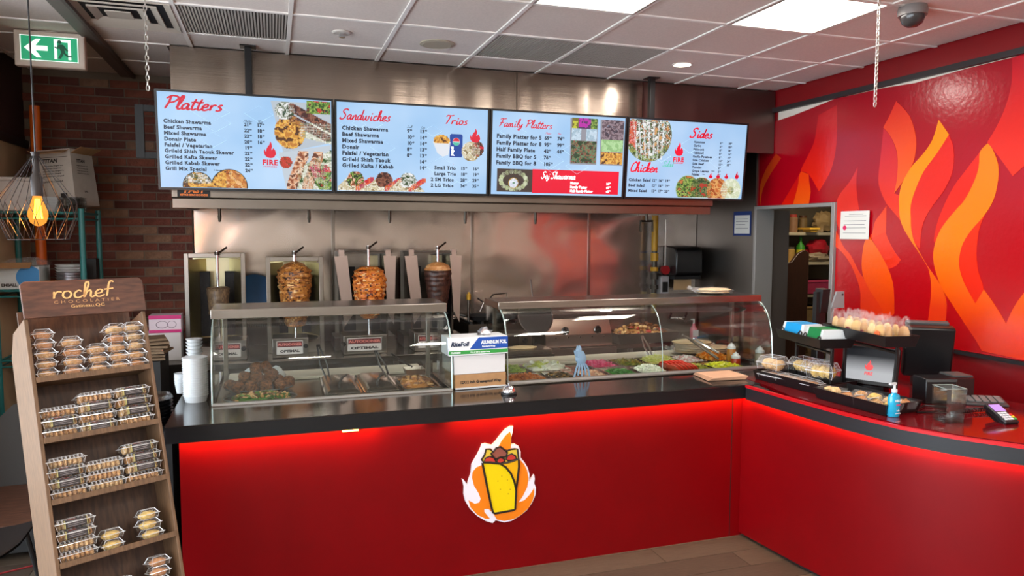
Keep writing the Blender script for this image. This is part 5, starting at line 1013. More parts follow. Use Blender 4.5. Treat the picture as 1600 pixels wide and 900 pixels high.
# screen 2
s = Scr(1, 'second menu screen, headed Sandwiches and Trios, with wraps and a drink can')
script(s.r, 'Sandwiches', .035, .505, .07, .12, MT, kx=1.12); script(s.r, 'Trios', .765, .508, .062, .12, MT, kx=1.35)
s.lines([('Chicken Shawarma', ('9', '99'), ('13', '99')), ('Beef Shawarma', ('10', '49'), ('14', '49')), ('Mixed Shawarma', ('10', '49'), ('14', '49')), ('Donair', ('8', '99'), ('13', '99')), ('Falafel / Vegetarian', ('8', '99'), ('13', '49')), ('Grileld Shish Taouk', None, ('14', '49')), ('Grilled Kafta / Kabab', None, ('14', '49'))], .05, .435, .0425, .024, 0, (.50, .59))
s.lines([('Small Trio', ('15', '49'), ('16', '49')), ('Large Trio', ('18', '99'), ('19', '99'))], .70, .185, .042, .022, 0, (.895, .985)); s.lines([('2 SM Trios', ('28', '99'), ('29', '99')), ('2 LG Trios', ('34', '99'), ('35', '99'))], .675, .101, .042, .022, 0, (.895, .985))
script(s.d, 'Small', .50, .468, .016, .09, MT); script(s.d, 'Carge', .60, .468, .016, .09, MT) if 'g' in CUR else script(s.d, 'Care', .60, .468, .016, .09, MT)
wrapc = [(224, 214, 190), (206, 190, 150), (240, 234, 216), (150, 130, 90)]
for k, (cx, cc) in enumerate(((.13, CHK + GRN), (.33, MEAT), (.50, SAU))):
    s.patch(lambda x, y: y < .155 - abs(x - cx) * 1.0, wrapc, cx - .14, .02, cx + .13, .2, seed=20 + k)
    s.patch(lambda x, y: (x - cx - .01) ** 2 / .0034 + (y - .095) ** 2 / .0034 < 1, cc, cx - .08, .05, cx + .09, .21, seed=30 + k)
    s.patch(band(cx + .03, .04, cx + .12, .10, .018), [(210, 40, 50), (236, 110, 60), (190, 60, 90)], cx, .02, cx + .16, .16, seed=40 + k)
s.plate([(.685, .38), (.82, .38), (.80, .29), (.76, .275), (.72, .30)], (228, 232, 240)); s.patch(lambda x, y: (x - .75) ** 2 / .0036 + (y - .39) ** 2 / .0016 < 1 and y > .372, POT, .68, .37, .83, .44, seed=50)
s.plate([(.81, .275), (.90, .275), (.905, .29), (.905, .43), (.895, .44), (.82, .44), (.81, .43)], (24, 70, 160)); n = 20
s.plate([(.858 + .028 * math.cos(2 * PI * k / n), .385 + .028 * math.sin(2 * PI * k / n)) for k in range(n)], (236, 240, 246))
s.r.add([(.858 + .024 * math.cos(PI * k / 10), -.0006, .388 + .024 * math.sin(PI * k / 10)) for k in range(11)], [tuple(range(11))]); s.gr.add([(.858 + .024 * math.cos(PI + PI * k / 10), -.0006, .381 + .024 * math.sin(PI + PI * k / 10)) for k in range(11)], [tuple(range(11))])
text(s.w, 'pepsi', 0, 0, .022, Matrix.Translation((.838, -.0008, .285)) @ Matrix.Rotation(-PI / 2, 4, 'Y') @ XZ)
s.patch(lambda x, y: (x - .97) ** 2 / .0049 + (y - .32) ** 2 / .0049 < 1, wrapc, .90, .24, 1.05, .40, seed=51); s.patch(lambda x, y: (x - 1.02) ** 2 / .002 + (y - .34) ** 2 / .003 < 1, MEAT + [(210, 40, 60)], .97, .28, 1.07, .40, seed=52)
flame(s.r, 1.0, .385, .085, .10, MT); s.done()
# screen 3
s = Scr(2, 'third menu screen, Family Platters with a red Saj Shawarma band')
script(s.r, 'Family Platters', .06, .51, .058, .11, MT, kx=1.22)
s.lines([('Family Platter for 5', ('69', '99'), ('74', '99')), ('Family Platter for 8', ('95', '99'), ('99', '99')), ('Half Family Plate', ('42', '99'), ('44', '99')), ('Family BBQ for 5', ('76', '99')), ('Family BBQ for 8', ('105', '99'))], .05, .428, .048, .026, 0, (.425, .53))
script(s.r, 'Platter', .43, .47, .014, .09, MT, kx=1.3); script(s.r, 'Plate', .53, .47, .014, .09, MT)
s.plate([(.63, .60), (.86, .60), (.86, .255), (.64, .255)], (150, 150, 160)); s.plate([(.88, .60), (1.085, .60), (1.085, .255), (.89, .255)], (150, 150, 160))
s.patch(lambda x, y: True, [(60, 100, 70), (150, 90, 70), (100, 140, 100), (90, 50, 40), (40, 70, 40)], .645, .265, .85, .43, seed=60); s.patch(lambda x, y: abs(x - .745) > .02, [(200, 220, 236), (170, 196, 214)], .645, .435, .85, .52, seed=61)
s.patch(lambda x, y: x < .70, [(200, 200, 60), (120, 110, 40)], .645, .525, .85, .60, seed=62); s.patch(lambda x, y: .70 <= x < .80, [(190, 40, 170), (90, 50, 100)], .645, .525, .85, .60, seed=63); s.patch(lambda x, y: x >= .80, GRN, .645, .525, .85, .60, seed=64)
s.patch(lambda x, y: True, [(70, 54, 70), (150, 130, 140), (100, 80, 90)], .895, .45, 1.08, .60, seed=65); s.patch(lambda x, y: True, [(180, 220, 160), (150, 196, 130)], .895, .36, 1.08, .445, seed=66); s.patch(lambda x, y: True, POT, .895, .265, 1.08, .355, seed=67)
s.plate([(.06, .035), (.34, .035), (.34, .205), (.06, .205)], (70, 56, 50))
for q in range(18):
    a = 2 * PI * q / 18; cx, cy = .19 + .10 * math.cos(a), .12 + .065 * math.sin(a)
    s.plate([(cx + .018 * math.cos(2 * PI * k / 10), cy + .018 * math.sin(2 * PI * k / 10)) for k in range(10)], (216, 222, 190) if q % 2 else (196, 206, 160))
s.disc(.19, .10, .035, [(236, 240, 250), (220, 226, 240)], 70, (200, 160, 60)); s.patch(lambda x, y: math.hypot(x - .19, y - .10) < .01, [(40, 120, 50)], .17, .08, .21, .12, seed=71)
s.r.add([(.34, -.0002, .03), (1.06, -.0002, .03), (1.06, -.0002, .208), (.34, -.0002, .208)], [(0, 1, 2, 3)])
script(s.w, 'Saj Shawarma', .41, .140, .052, .115, Matrix.Translation((0, -.0006, 0)) @ MT, kx=.98)
for k, (a, b) in enumerate((('Platter', '20'), ('Family Platter', '69'), ('Half Family Platter', '43'))):
    e = text(s.w, a, .65, .103 - k * .030, .018, Matrix.Translation((0, -.0006, 0)) @ MT); e = text(s.w, b, .955, .103 - k * .030, .018, Matrix.Translation((0, -.0006, 0)) @ MT); text(s.w, '99', e, .113 - k * .030, .009, Matrix.Translation((0, -.0006, 0)) @ MT)
s.done()
# screen 4
s = Scr(3, 'rightmost menu screen, Sides and Chicken Salad, with bowls along its foot')
script(s.r, 'Sides', .56, .50, .075, .14, MT, kx=1.3); script(s.r, 'Chicken', .04, .215, .075, .14, MT, kx=1.12); script(s.gr, 'Salad', .33, .262, .042, .11, MT, kx=1.0)
s.disc(.19, .50, .20, [(240, 240, 236), (90, 60, 40), (60, 96, 40), (210, 220, 210), (150, 90, 60), (214, 160, 90)], 80, (120, 140, 120)); s.patch(lambda x, y: x < .08 and y > .4, [(214, 40, 30), (240, 90, 70)], .0, .4, .09, .6, seed=81)
for q in range(7): s.patch(band(.05 + q * .045, .60, .10 + q * .035, .32, .007), [(236, 240, 244)], .02, .3, .4, .61, .005, 82)
for q in range(14): a = -2.6 + q * .16; s.patch(lambda x, y: (x - .19 - .18 * math.cos(a)) ** 2 + (y - .50 - .18 * math.sin(a)) ** 2 < .0005, GRN, .0, .25, .42, .5, seed=83 + q)
s.lines([('Chicken Salad', ('12', '99'), ('16', '99'), ('19', '99')), ('Beef Salad', ('12', '99'), ('16', '99'), ('19', '99')), ('Mixed Salad', ('13', '99'), ('17', '99'), ('20', '99'))], .035, .14, .042, .02, 0, (.24, .30, .36))
s.lines([('Hummus', ('6', '99'), ('18', '99')), ('Garlic', ('6', '99'), ('18', '99')), ('Fattouch', ('8', '99'), ('14', '99')), ('Tabbouli', ('8', '99'), ('16', '99')), ('Garlic Potatoes', ('6', '99'), ('14', '99')), ('Side Chicken', ('14', '99'), ('24', '99')), ('Side Beef', ('15', '99'), ('25', '99')), ('Turnips', ('6', '99')), ('Grape Leaves', ('5', '99')), ('Falafel', ('2', '49'))], .60, .458, .0288, .0165, 0, (.845, .925))
text(s.d, '6 pieces', .78, .237, .007, MT); text(s.d, '1 piece', .695, .208, .007, MT)
s.logo(.47, .29, .17)
s.disc(.57, .09, .105, GRN + [(200, 120, 60)], 91, (170, 200, 190)); s.disc(.70, .085, .10, [(40, 70, 36), (120, 130, 80), (60, 96, 50), (180, 60, 40)], 92, (210, 230, 220)); s.disc(.85, .08, .10, [(206, 110, 50), (230, 170, 100), (170, 80, 30)], 93, (190, 150, 110)); s.disc(.98, .085, .095, [(232, 236, 214), (216, 224, 190)], 94, (200, 220, 220)); s.disc(.98, .085, .03, [(170, 150, 50), (110, 120, 40)], 95, (190, 190, 90))
for q, x in enumerate((.78, .85, .93, 1.03)): flame(s.r, x, .18, .04, .045 + (q == 3) * .02, MT)
s.done()
# ================================================================== CHOCOLATIER RACK
RW = .425; lean = -math.radians(17.9)
rack = thing('cookie_rack', 'leaning brown wooden display rack for packed cookies, sign on top', 'display rack', (-.653, 2.665, 0), rot=(lean, 0, math.radians(27.9)))
rack.rotation_mode = 'XYZ'
RM = Matrix.Translation((-.653, 2.665, 0)) @ Matrix.Rotation(math.radians(27.9), 4, 'Z') @ Matrix.Rotation(lean, 4, 'X')
wd = mat('rack_wood', (84, 58, 42), .55, nz=.35, nscale=14, col2=(60, 40, 30), stretch=(6, 6, 1)); wdl = mat('rack_wood_edge', (116, 86, 60), .6, nz=.35, nscale=14, stretch=(8, 8, 1)); wds = mat('rack_sign_wood', (96, 58, 42), .5, col2=(70, 42, 30), nscale=16, stretch=(1, 1, 5))
g = G(); g.prism([(.0, .12), (.26, .02), (.26, 1.50), (.19, 1.585), (0, 1.60)], 'x', 0, .014); g.build('side_panel', wdl, rack, bevel=.002)
g = G(); g.prism([(.0, .12), (.26, .02), (.26, 1.50), (.19, 1.585), (0, 1.60)], 'x', RW - .012, RW); g.build('side_panel', wdl, rack, bevel=.002)
g = G(); g.box(.014, RW - .012, .15, .162, .05, 1.66); g.build('back_board', wd, rack)
SH = [1.372, 1.147, .924, .70, .478, .25]
for s_ in SH:
    g = G(); g.box(.014, RW - .012, .0, .15, s_ - .012, s_); g.build('shelf', wdl, rack, bevel=.0015)
    g = G(); g.box(.014, RW - .012, -.003, .004, s_ - .014, s_ + .006); g.build('shelf_lip', wdl, rack)
g = G(); g.prism([(.0, 1.598), (RW + .003, 1.598), (RW + .003, 1.728), (RW - .012, 1.74), (.012, 1.74), (-.002, 1.728)], 'y', -.012, .0); sgn = g.build('sign_board', wds, rack, bevel=.002)
gold = mat('engraved_gold', (236, 186, 120), .5)
M = Matrix.Translation((0, -.0135, 0)) @ XZ
g = G(); script(g, 'rochef', .095, 1.668, .062, .08, M, shear=.08, kx=1.5); g.build('lettering', gold, sgn)['kind'] = 'stuff'
g = G(); text(g, 'CHOCOLATIER', .10, 1.648, .012, M, bold=False, track=.32, width=.24); g.build('small_lettering', mat('engraved_brown', (196, 146, 98), .5), sgn)['kind'] = 'stuff'
g = G(); text(g, 'Gatineau,QC', .155, 1.629, .012, M, bold=False, width=.12); g.build('small_lettering', gold, sgn)['kind'] = 'stuff'
pet = filmmat('cookie_box_plastic', .065, .08)
cook = [mat('cookie_%d' % i, c, .8, nz=.35, nscale=70, bump=.8, bscale=120) for i, c in enumerate([(222, 168, 108), (232, 190, 132), (206, 142, 88), (238, 200, 110)])]
sleeve = mat('black_sleeve', (44, 38, 40), .45); sleeve_e = mat('sleeve_gold_edge', (170, 156, 96), .4)
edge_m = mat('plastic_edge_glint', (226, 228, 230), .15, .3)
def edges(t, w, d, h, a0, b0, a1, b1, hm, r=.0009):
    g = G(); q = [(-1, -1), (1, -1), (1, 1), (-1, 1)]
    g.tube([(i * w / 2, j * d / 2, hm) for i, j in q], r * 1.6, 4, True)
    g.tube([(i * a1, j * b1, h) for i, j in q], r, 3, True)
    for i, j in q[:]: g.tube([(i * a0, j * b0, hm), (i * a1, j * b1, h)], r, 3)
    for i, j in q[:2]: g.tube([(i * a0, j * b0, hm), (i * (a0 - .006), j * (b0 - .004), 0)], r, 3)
    return g.build('edge_glints', edge_m, t)  # bright lines stand in for light caught on the plastic edges
def clam(h=.0365, w=.078, d=.08, ck=0):
    t = thing('cookie_box', '', 'cookie box')
    g = G(); g.frame4(w / 2 - .010, d / 2 - .006, .0, w / 2 - .004, d / 2 - .002, h * .45); g.build('tray', pet, t); g = G(); g.frame4(w / 2 - .004, d / 2 - .002, h * .47, w / 2 - .016, d / 2 - .014, h); g.build('lid', pet, t)
    edges(t.children[1] if len(t.children) > 1 else t, w, d, h, w / 2 - .004, d / 2 - .002, w / 2 - .016, d / 2 - .014, h * .46)
    g = G(); g.ball((0, 0, h * .38), (w * .40, d * .38, h * .44), 14, 8, ck + 1, .25, 5); g.build('cookies', cook[ck], t, True)
    t['category'] = 'cookie box'; return t
def longbox(kind, ck=0):
    w, d, h = .126, .085, .0365
    t = thing('cookie_tray', '', 'cookie box')
    g = G(); g.frame4(w / 2 - .008, d / 2 - .008, 0, w / 2, d / 2, h * .62); g.build('tray', pet, t)
    g = G(); g.frame4(w / 2, d / 2, h * .64, w / 2 - .012, d / 2 - .014, h); lid = g.build('lid', pet, t)
    edges(lid, w + .008, d + .006, h, w / 2, d / 2, w / 2 - .012, d / 2 - .014, h * .63)
    g = G()
    for i in range(7): g.ball((-w * .38 + i * w * .127, 0, h * .36), (w * .075, d * .38, h * .40), 8, 6, i + ck, .3)
    g.build('cookies', cook[ck], t, True)['kind'] = 'stuff'
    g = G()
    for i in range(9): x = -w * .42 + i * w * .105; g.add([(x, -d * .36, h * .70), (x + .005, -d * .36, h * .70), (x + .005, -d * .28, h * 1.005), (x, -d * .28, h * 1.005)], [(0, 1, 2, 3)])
    g.build('lid_rib_glints', mat('rib_glint', (214, 216, 220), .15, .6), lid)['kind'] = 'stuff'  # pale strips paint the glint along the lid ribs
    if kind == 'sleeve':
        g = G(); g.box(-w * .26, w * .30, -d / 2 - .003, d / 2 + .002, .003, h * .86); slv = g.build('sleeve', sleeve, t, bevel=.001)
        g = G()
        for x in (-w * .26, w * .30): g.box(x - .001, x + .001, -d / 2 - .0036, d / 2, .003, h * .87)
        g.build('gold_edges', sleeve_e, slv); g = G(); g.box(-w * .18, w * .02, -d / 2 - .0, -d / 2 + .018, h * .87, h * .88); g.build('red_mark', mat('mark_red', (206, 70, 40), .5), slv)
        g = G()
        for k in range(4): g.box(-w * .2, w * (.24 - .05 * (k % 2)), -d / 2 - .0036, -d / 2 - .003, .008 + k * .006, .0092 + k * .006)
        g.build('fine_print', mat('print_pale', (150, 140, 140), .5), slv)
    return t
protos = {}
def place(kind, ck, u, s_, rz, label, group, v=.045):
    key = (kind, ck); L = RM @ Vector((u, v, s_)); rot = (RM.to_3x3().to_4x4() @ Matrix.Rotation(rz, 4, 'Z')).to_euler()
    if key not in protos:
        t = clam(ck=ck) if kind == 'clam' else longbox(kind, ck); protos[key] = t; t['label'] = label; t['group'] = group; t.location = L; t.rotation_euler = rot
    else: dup(protos[key], L, rot=rot, label=label, group=group)
ORD = ['bottom', 'second from the bottom', 'third from the bottom', 'fourth from the bottom', 'fifth from the bottom']
def pos(k, n): return ('top' if k == n - 1 else ORD[k]) if n > 1 else 'only'
random.seed(8)
cn = ['leftmost', 'second', 'third', 'fourth', 'rightmost']
for c, (u, n) in enumerate(((.058, 5), (.150, 4), (.236, 3), (.312, 5), (.378, 5))):
    for k in range(n):
        place('clam', random.choice([0, 0, 1, 2, 3 if k == 0 else 1]), u + random.uniform(-.003, .003), SH[0] + .002 + k * .0375, random.uniform(-.12, .12), 'clear cookie box, %s, %s column of the top rack shelf' % (pos(k, n), cn[c]), 'cookie boxes on the top shelf')
desc = {'clear': 'clear ribbed biscuit tray', 'sleeve': 'black-sleeved biscuit tray'}
cn3 = ['left', 'middle', 'right']
for r, cols in ((1, (('clear', 'sleeve', 'clear'), ('sleeve', 'clear', 'sleeve', 'clear'), ('clear', 'sleeve', 'sleeve', 'sleeve'))), (2, (('clear', 'sleeve', 'sleeve', 'clear'), ('clear', 'clear', 'clear'), ('clear', 'sleeve', 'sleeve', 'sleeve'))), (3, (('clear', 'clear', 'sleeve', 'sleeve'), (), ()))):
    for c, col in enumerate(cols):
        for k, kd in enumerate(col):
            place(kd, (k + c) % 2, (.078, .205, .338)[c] + random.uniform(-.003, .003), SH[r] + .002 + k * .0378, random.uniform(-.05, .08), '%s, %s, %s stack, %s rack shelf' % (desc[kd], pos(k, len(col)), cn3[c], ['', 'second', 'third', 'fourth'][r]), 'biscuit trays on the %s shelf' % ['', 'second', 'third', 'fourth'][r])
for r, c, u, n in ((3, 1, .195, 2), (3, 2, .335, 3), (4, 0, .10, 3), (4, 1, .215, 3), (4, 2, .345, 4)):
    for k in range(n):
        place('clam', 3 if r == 3 else 2, u + random.uniform(-.004, .004), SH[r] + .002 + k * .0375, random.uniform(-.1, .1), 'clear golden cookie box, %s, %s stack, %s rack shelf' % (pos(k, n), cn3[c], ['', '', '', 'fourth', 'fifth'][r]), 'cookie boxes on the %s shelf' % ['', '', '', 'fourth', 'fifth'][r])
# ================================================================== LEFT CORNER
teal = mat('teal_epoxy', (40, 116, 116), .4)
t = thing('wire_shelving', 'teal wire shelving unit with cartons in the left corner', 'shelving', (-1.50, 5.85, 0))
for x, y in ((-.25, -.25), (.27, -.25), (.27, .25), (-.25, .25)):
    g = G(); g.cyl((x, y, 0), (x, y, 2.0), .019, n=12); g.build('post', teal, t, True)
for z in (1.97, 1.45, .98, .50):
    g = G()
    for a, b in (((-.25, -.25), (.27, -.25)), ((.27, -.25), (.27, .25)), ((.27, .25), (-.25, .25)), ((-.25, .25), (-.25, -.25))):
        g.tube([(a[0], a[1], z), (b[0], b[1], z)], .008, 6); g.tube([(a[0], a[1], z - .04), (b[0], b[1], z - .04)], .006, 6)
    for i in range(16): x = -.24 + i * .033; g.tube([(x, -.25, z + .006), (x, .25, z + .006)], .003, 4)
    g.build('wire_shelf', teal, t, True)
def fbox(g, w, d, h): g.box(-w / 2, w / 2, -d / 2, d / 2, 0, h)
t = thing('open_carton', 'tall open white and brown carton with black print, leaning on the top shelf', 'box', (-1.36, 5.90, 2.02), rot=(0, -.07, -.38))
wc = mat('worn_white_card', (196, 186, 176), .75, nz=.08)
g = G(); g.frame4(.13, .13, 0, .118, .118, .39); g.build('carton', wc, t)
for s_, a in ((-1, 0), (1, 0)):
    g = G(); g.cbox((s_ * .15, 0, .375), (.10, .22, .004), 0, 0, -s_ * .4); g.build('flap', card_, t)
g = G(); g.cbox((0, -.15, .37), (.22, .09, .004), 0, .35); g.build('flap', card_, t)
Mf = Matrix.Translation((0, -.132, 0)) @ Matrix.Rotation(-.029, 4, 'X') @ XZ
g = G(); text(g, 'TITAN', -.085, .30, .026, Mf, shear=.2)
for k in range(5): text(g, 'polystyrene hinged box'[:22 - k], -.085, .275 - k * .018, .007, Mf, width=.15 - .015 * (k % 2))
text(g, 'MADE IN CANADA', -.085, .165, .010, Mf, width=.14); g.box(.03, .075, -.133, -.128, .05, .085)
for a, b, c, d in ((-.10, .10, .335, .338), (-.10, .10, .04, .043)): g.add([Mf @ Vector(p) for p in ((a, c, 0), (b, c, 0), (b, d, 0), (a, d, 0))], [(0, 1, 2, 3)])
g.build('print', mat('ink_black'), t)['kind'] = 'stuff'
Mr = Matrix.Rotation(PI / 2, 4, 'Z') @ Matrix.Translation((0, -.132, 0)) @ Matrix.Rotation(-.029, 4, 'X') @ XZ
g = G(); text(g, 'TITAN', -.07, .30, .022, Mr, shear=.2)
for k in range(4): text(g, 'hinged lid boxes 200', -.07, .275 - k * .018, .006, Mr, width=.12)
text(g, '9.PC', -.02, .09, .014, Mr); g.build('print', mat('ink_black'), t)['kind'] = 'stuff'
t = thing('foam_box', 'wide white foam box on the top shelf behind the pendant lamp', 'box', (-1.64, 5.80, 1.98)); g = G(); fbox(g, .30, .3, .20); g.build('body', mat('foam_white', (206, 200, 196), .8), t, bevel=.01); g = G(); g.box(-.155, .155, -.155, .155, .20, .225); g.build('lid', mat('foam_white'), t, bevel=.008)
for k, (x, y, w, lab) in enumerate(((-1.45, 5.69, .17, 'stack of white foam trays in front of the open carton on the top shelf'), (-1.28, 5.70, .10, 'stack of clear plastic containers at the right end of the top shelf'))):
    t = thing('container_stack', lab, 'container stack', (x, y, 1.98))
    for i in range(9):
        g = G(); g.frame4(w / 2 - .01, .07, i * .011, w / 2, .08, i * .011 + .009); g.build('container', [white, plastic][k], t)
t = thing('supply_carton', 'white carton with a big blue disc print and open flap on the second shelf', 'box', (-1.62, 5.75, 1.459), .03)
g = G(); fbox(g, .24, .28, .15); g.build('carton', mat('clean_white_card', (206, 214, 216), .7), t); g = G(); g.cbox((-.05, -.165, .16), (.26, .07, .004), 0, .5); g.build('flap', card_, t)
g = G(); P = [(.06 + .075 * math.cos(2 * PI * k / 28), .08 + .075 * math.sin(2 * PI * k / 28)) for k in range(28)]; g.prism([p for p in P if p[0] < .121], 'y', -.1425, -.14); g.build('blue_disc', mat('disc_blue', (56, 140, 206), .5), t)
g = G(); text(g, 'EMBALL', -.10, .02, .018, Matrix.Translation((0, -.1405, 0)) @ XZ, width=.09); g.build('print', mat('ink_black'), t)
t = thing('clear_bag', 'crumpled clear plastic bag lying on the supply carton', 'plastic bag', (-1.60, 5.75, 1.63)); g = G(); g.ball((0, 0, 0), (.13, .10, .035), 20, 10, 5, .6, 4); g.build('film', clearbag, t, True)
t = thing('foil_pan_stack', 'stack of round foil pans with white lids on the second shelf', 'pan stack', (-1.34, 5.72, 1.459))
for i in range(9):
    g = G(); z = i * .018; g.lathe([(.075, z), (.088, z + .014), (.09, z + .016)], n=26); g.build('pan' if i < 6 else 'lid', [mat('crumpled_foil'), white][i > 5], t, True)
g = G(); fbox(g, .09, .10, .19); tag(g.build('black_carton', blackm, loc=(-1.26, 5.95, 1.459)), 'narrow black carton behind the foil pans', 'box')
g = G(); fbox(g, .30, .3, .06); tag(g.build('paper_towel_pack', mat('paper_pack', (214, 214, 206), .8), loc=(-1.45, 5.85, .989), bevel=.008), 'flat white pack on the third shelf of the teal unit', 'pack')
t = thing('napkin_pile', 'pile of white napkins on the lowest teal shelf behind the rack', 'napkins', (-1.38, 5.78, .51))
for i in range(10):
    g = G(); g.cbox((0, 0, .008 + i * .015), (.22, .22, .012), random.uniform(-.08, .08)); g.build('napkin', white, t)
# low dolly, chair, orange panel
t = thing('wooden_dolly', 'low dark-wood topped platform on casters behind the chair', 'platform', (-1.75, 5.0, 0))
g = G(); g.box(-.01, .95, -.42, .33, .19, .215); g.build('top', mat('dolly_wood', (134, 92, 74), .35, nz=.4, nscale=8, stretch=(1, 8, 1)), t, bevel=.004); g = G(); g.box(.0, .93, -.40, .31, .05, .19); g.build('skirt', blackm, t)
for x in (.12, .85):
    g = G(); g.cyl((x, -.37, .03), (x + .025, -.37, .03), .03, n=16); g.build('caster', black, t, True); g = G(); g.cyl((x - .004, -.37, .03), (x + .03, -.37, .03), .014, n=12); g.build('caster_hub', chrome, t, True)
g = G(); g.box(-1.86, -1.72, 5.36, 5.40, .0, 1.05); tag(g.build('orange_panel', mat('orange_paint')), 'orange painted panel at the left edge behind the teal shelving', 'panel')
g = G(); g.prism([(-.14, 0), (.16, 0), (.16, .74), (.02, .74), (-.14, .58)], 'y', 0, .02); tag(g.build('grey_panel', mat('grey_board', (96, 98, 100), .6), loc=(-1.62, 5.335, .0)), 'grey board leaning behind the platform, in front of the orange panel', 'panel')
t = thing('black_chair', 'black moulded chair at the lower left corner', 'chair', (-1.33, 3.70, 0), -.15)
g = G(); n = 9; V = []; F = []
for i in range(n):
    for j in range(n):
        a, b = i / (n - 1) * 2 - 1, j / (n - 1) * 2 - 1; V.append((a * .23 * (1 - .12 * (b > 0) * b), b * .22, .45 + .03 * a * a - .02 * (1 - b * b)))
for z in (0, -.012):
    k = len(g.v); g.add([(p[0], p[1], p[2] + z) for p in V], [((i * n + j), ((i + 1) * n + j), ((i + 1) * n + j + 1), (i * n + j + 1)) for i in range(n - 1) for j in range(n - 1)])
g.build('seat', mat('chair_black', (22, 23, 26), .4), t, True)
g = G(); g.sheet([(-.22, .46), (-.27, .60), (-.29, .82)], 'x', -.2, .2, .012); g.build('backrest', mat('chair_black'), t, True)
for sx in (-1, 1):
    for sy in (-1, 1):
        g = G(); g.cyl((sx * .18, sy * .17, .44), (sx * .24, sy * .23, 0), .012, n=10); g.build('leg', black, t, True)
g = G(); g.tube([(-1.6, 4.36, .006), (-1.45, 4.44, .006), (-1.3, 4.50, .006), (-1.1, 4.5, .006), (-.8, 4.4, .006)], .005, 6); tag(g.build('red_cable', mat('cable_red', (130, 24, 30), .4), smooth=True), 'thin red cable lying on the floor by the chair', 'cable')
# left of the counter end
t = thing('stone_cabinet', 'dark cabinet with a mottled grey door between rack and counter', 'cabinet', (-.83, 5.05, 0)); g = G(); g.box(-.13, .13, 0, .40, 0, 1.02); g.build('body', blackm, t); g = G(); g.box(-.10, .085, -.006, 0, .05, .98); g.build('door', mat('mottled_grey', (112, 116, 120), .4, nz=.4, nscale=14), t)
t = thing('paper_bag_pile', 'untidy pile of folded brown paper bags on the dark cabinet', 'bag pile', (-.80, 5.15, 1.02))
for i in range(7):
    g = G(); g.cbox((random.uniform(-.02, .02), random.uniform(-.02, .02), .012 + i * .02), (.25, .2, .014), random.uniform(-.3, .3), 0, random.uniform(-.04, .04)); g.build('paper_bag', mat('bag_brown', (120, 98, 74), .8, nz=.2), t)
t = tbox('white_supply_box', 'plain white box under the pink and white glove box', -.90, -.66, 5.80, 6.0, .90, 1.105, mat('white_card'))
g = G(); g.box(-1.0, -.63, 5.6, 6.3, 0, .9); tag(g.build('corner_cabinet', steel_dark), 'dark low cabinet in the corner under the glove boxes', 'cabinet')
t = tbox('glove_box', 'pink and white disposable glove box in the brick corner', -.87, -.655, 5.80, 5.95, 1.107, 1.235, mat('glove_white', (224, 210, 220), .6))
g = G(); g.box(-.1085, .1085, -.0765, -.075, .10, .128); g.box(-.1085, .1085, -.0765, -.075, 0, .022); g.build('pink_bands', mat('glove_pink', (206, 36, 120), .5), t)['kind'] = 'stuff'
g = G(); g.tube([(.0 + .04 * math.cos(q) - .02, -.0765, .06 + .025 * math.sin(q)) for q in [i * PI / 8 for i in range(16)]], .002, 4, True); g.tube([(.045 + .03 * math.cos(q), -.0765, .06 + .025 * math.sin(q)) for q in [i * PI / 8 for i in range(16)]], .002, 4, True); g.build('glove_drawing', mat('glove_grey', (130, 110, 124), .5), t)['kind'] = 'stuff'
t = thing('black_bowl_stack', 'stack of black takeout bowls with shiny lids left of the counter end', 'bowl stack', (-.605, 4.12, .84))
for i in range(7):
    g = G(); z = i * .018; g.lathe([(.06, z), (.088, z + .03), (.09, z + .032)], n=26); g.build('bowl', black, t, True); 
g = G(); g.lathe([(.09, .141), (.08, .16), (0, .165)], n=26); g.build('lid', plastic, t, True)
g = G(); g.box(-.80, -.51, 3.98, 4.40, 0, .838); tag(g.build('side_stand', blackm), 'black side stand under the black bowls, left of the counter', 'stand')
# pendant lamp
amber = bpy.data.materials.new('glowing_amber_glass'); amber.use_nodes = True; nt = amber.node_tree; nt.nodes.clear(); o_ = nt.nodes.new('ShaderNodeOutputMaterial'); ad = nt.nodes.new('ShaderNodeAddShader'); tr = nt.nodes.new('ShaderNodeBsdfTransparent'); tr.inputs[0].default_value = (1, .72, .35, 1); em = nt.nodes.new('ShaderNodeEmission'); em.inputs[0].default_value = (1, .42, .07, 1); em.inputs[1].default_value = .45
nt.links.new(tr.outputs[0], ad.inputs[0]); nt.links.new(em.outputs[0], ad.inputs[1]); nt.links.new(ad.outputs[0], o_.inputs[0])
t = thing('pendant_lamp', 'black wire cage pendant lamp with a glowing filament bulb', 'pendant lamp', (-.848, 3.2, 1.816))
wire = mat('cage_wire', (34, 28, 28), .4, .6); n = 16; top, mid1, mid2, bot = .315, .115, .125, .0
P1 = [(.132 * math.cos(2 * PI * k / n), .132 * math.sin(2 * PI * k / n), mid1 + .03) for k in range(n)]; P2 = [(.130 * math.cos(2 * PI * (k + .5) / n), .130 * math.sin(2 * PI * (k + .5) / n), .085) for k in range(n)]; P3 = [(.10 * math.cos(2 * PI * k / n), .10 * math.sin(2 * PI * k / n), 0) for k in range(n)]
for k in range(n):
    g = G(); g.tube([(0.012 * math.cos(2 * PI * k / n), .012 * math.sin(2 * PI * k / n), top), P1[k]], .0012, 5); g.build('cage_wire', wire, t)
g = G()
for k in range(n):
    for a, b in ((P1[k], P2[k]), (P1[k], P2[k - 1]), (P2[k], P3[k]), (P2[k - 1], P3[k]), (P3[k], P3[(k + 1) % n])): g.tube([a, b], .0012, 4)
g.build('lower_lattice', wire, t)['kind'] = 'stuff'
g = G(); g.cyl((0, 0, top - .005), (0, 0, CEIL - 1.816), .003, n=8); g.build('cord', black, t)
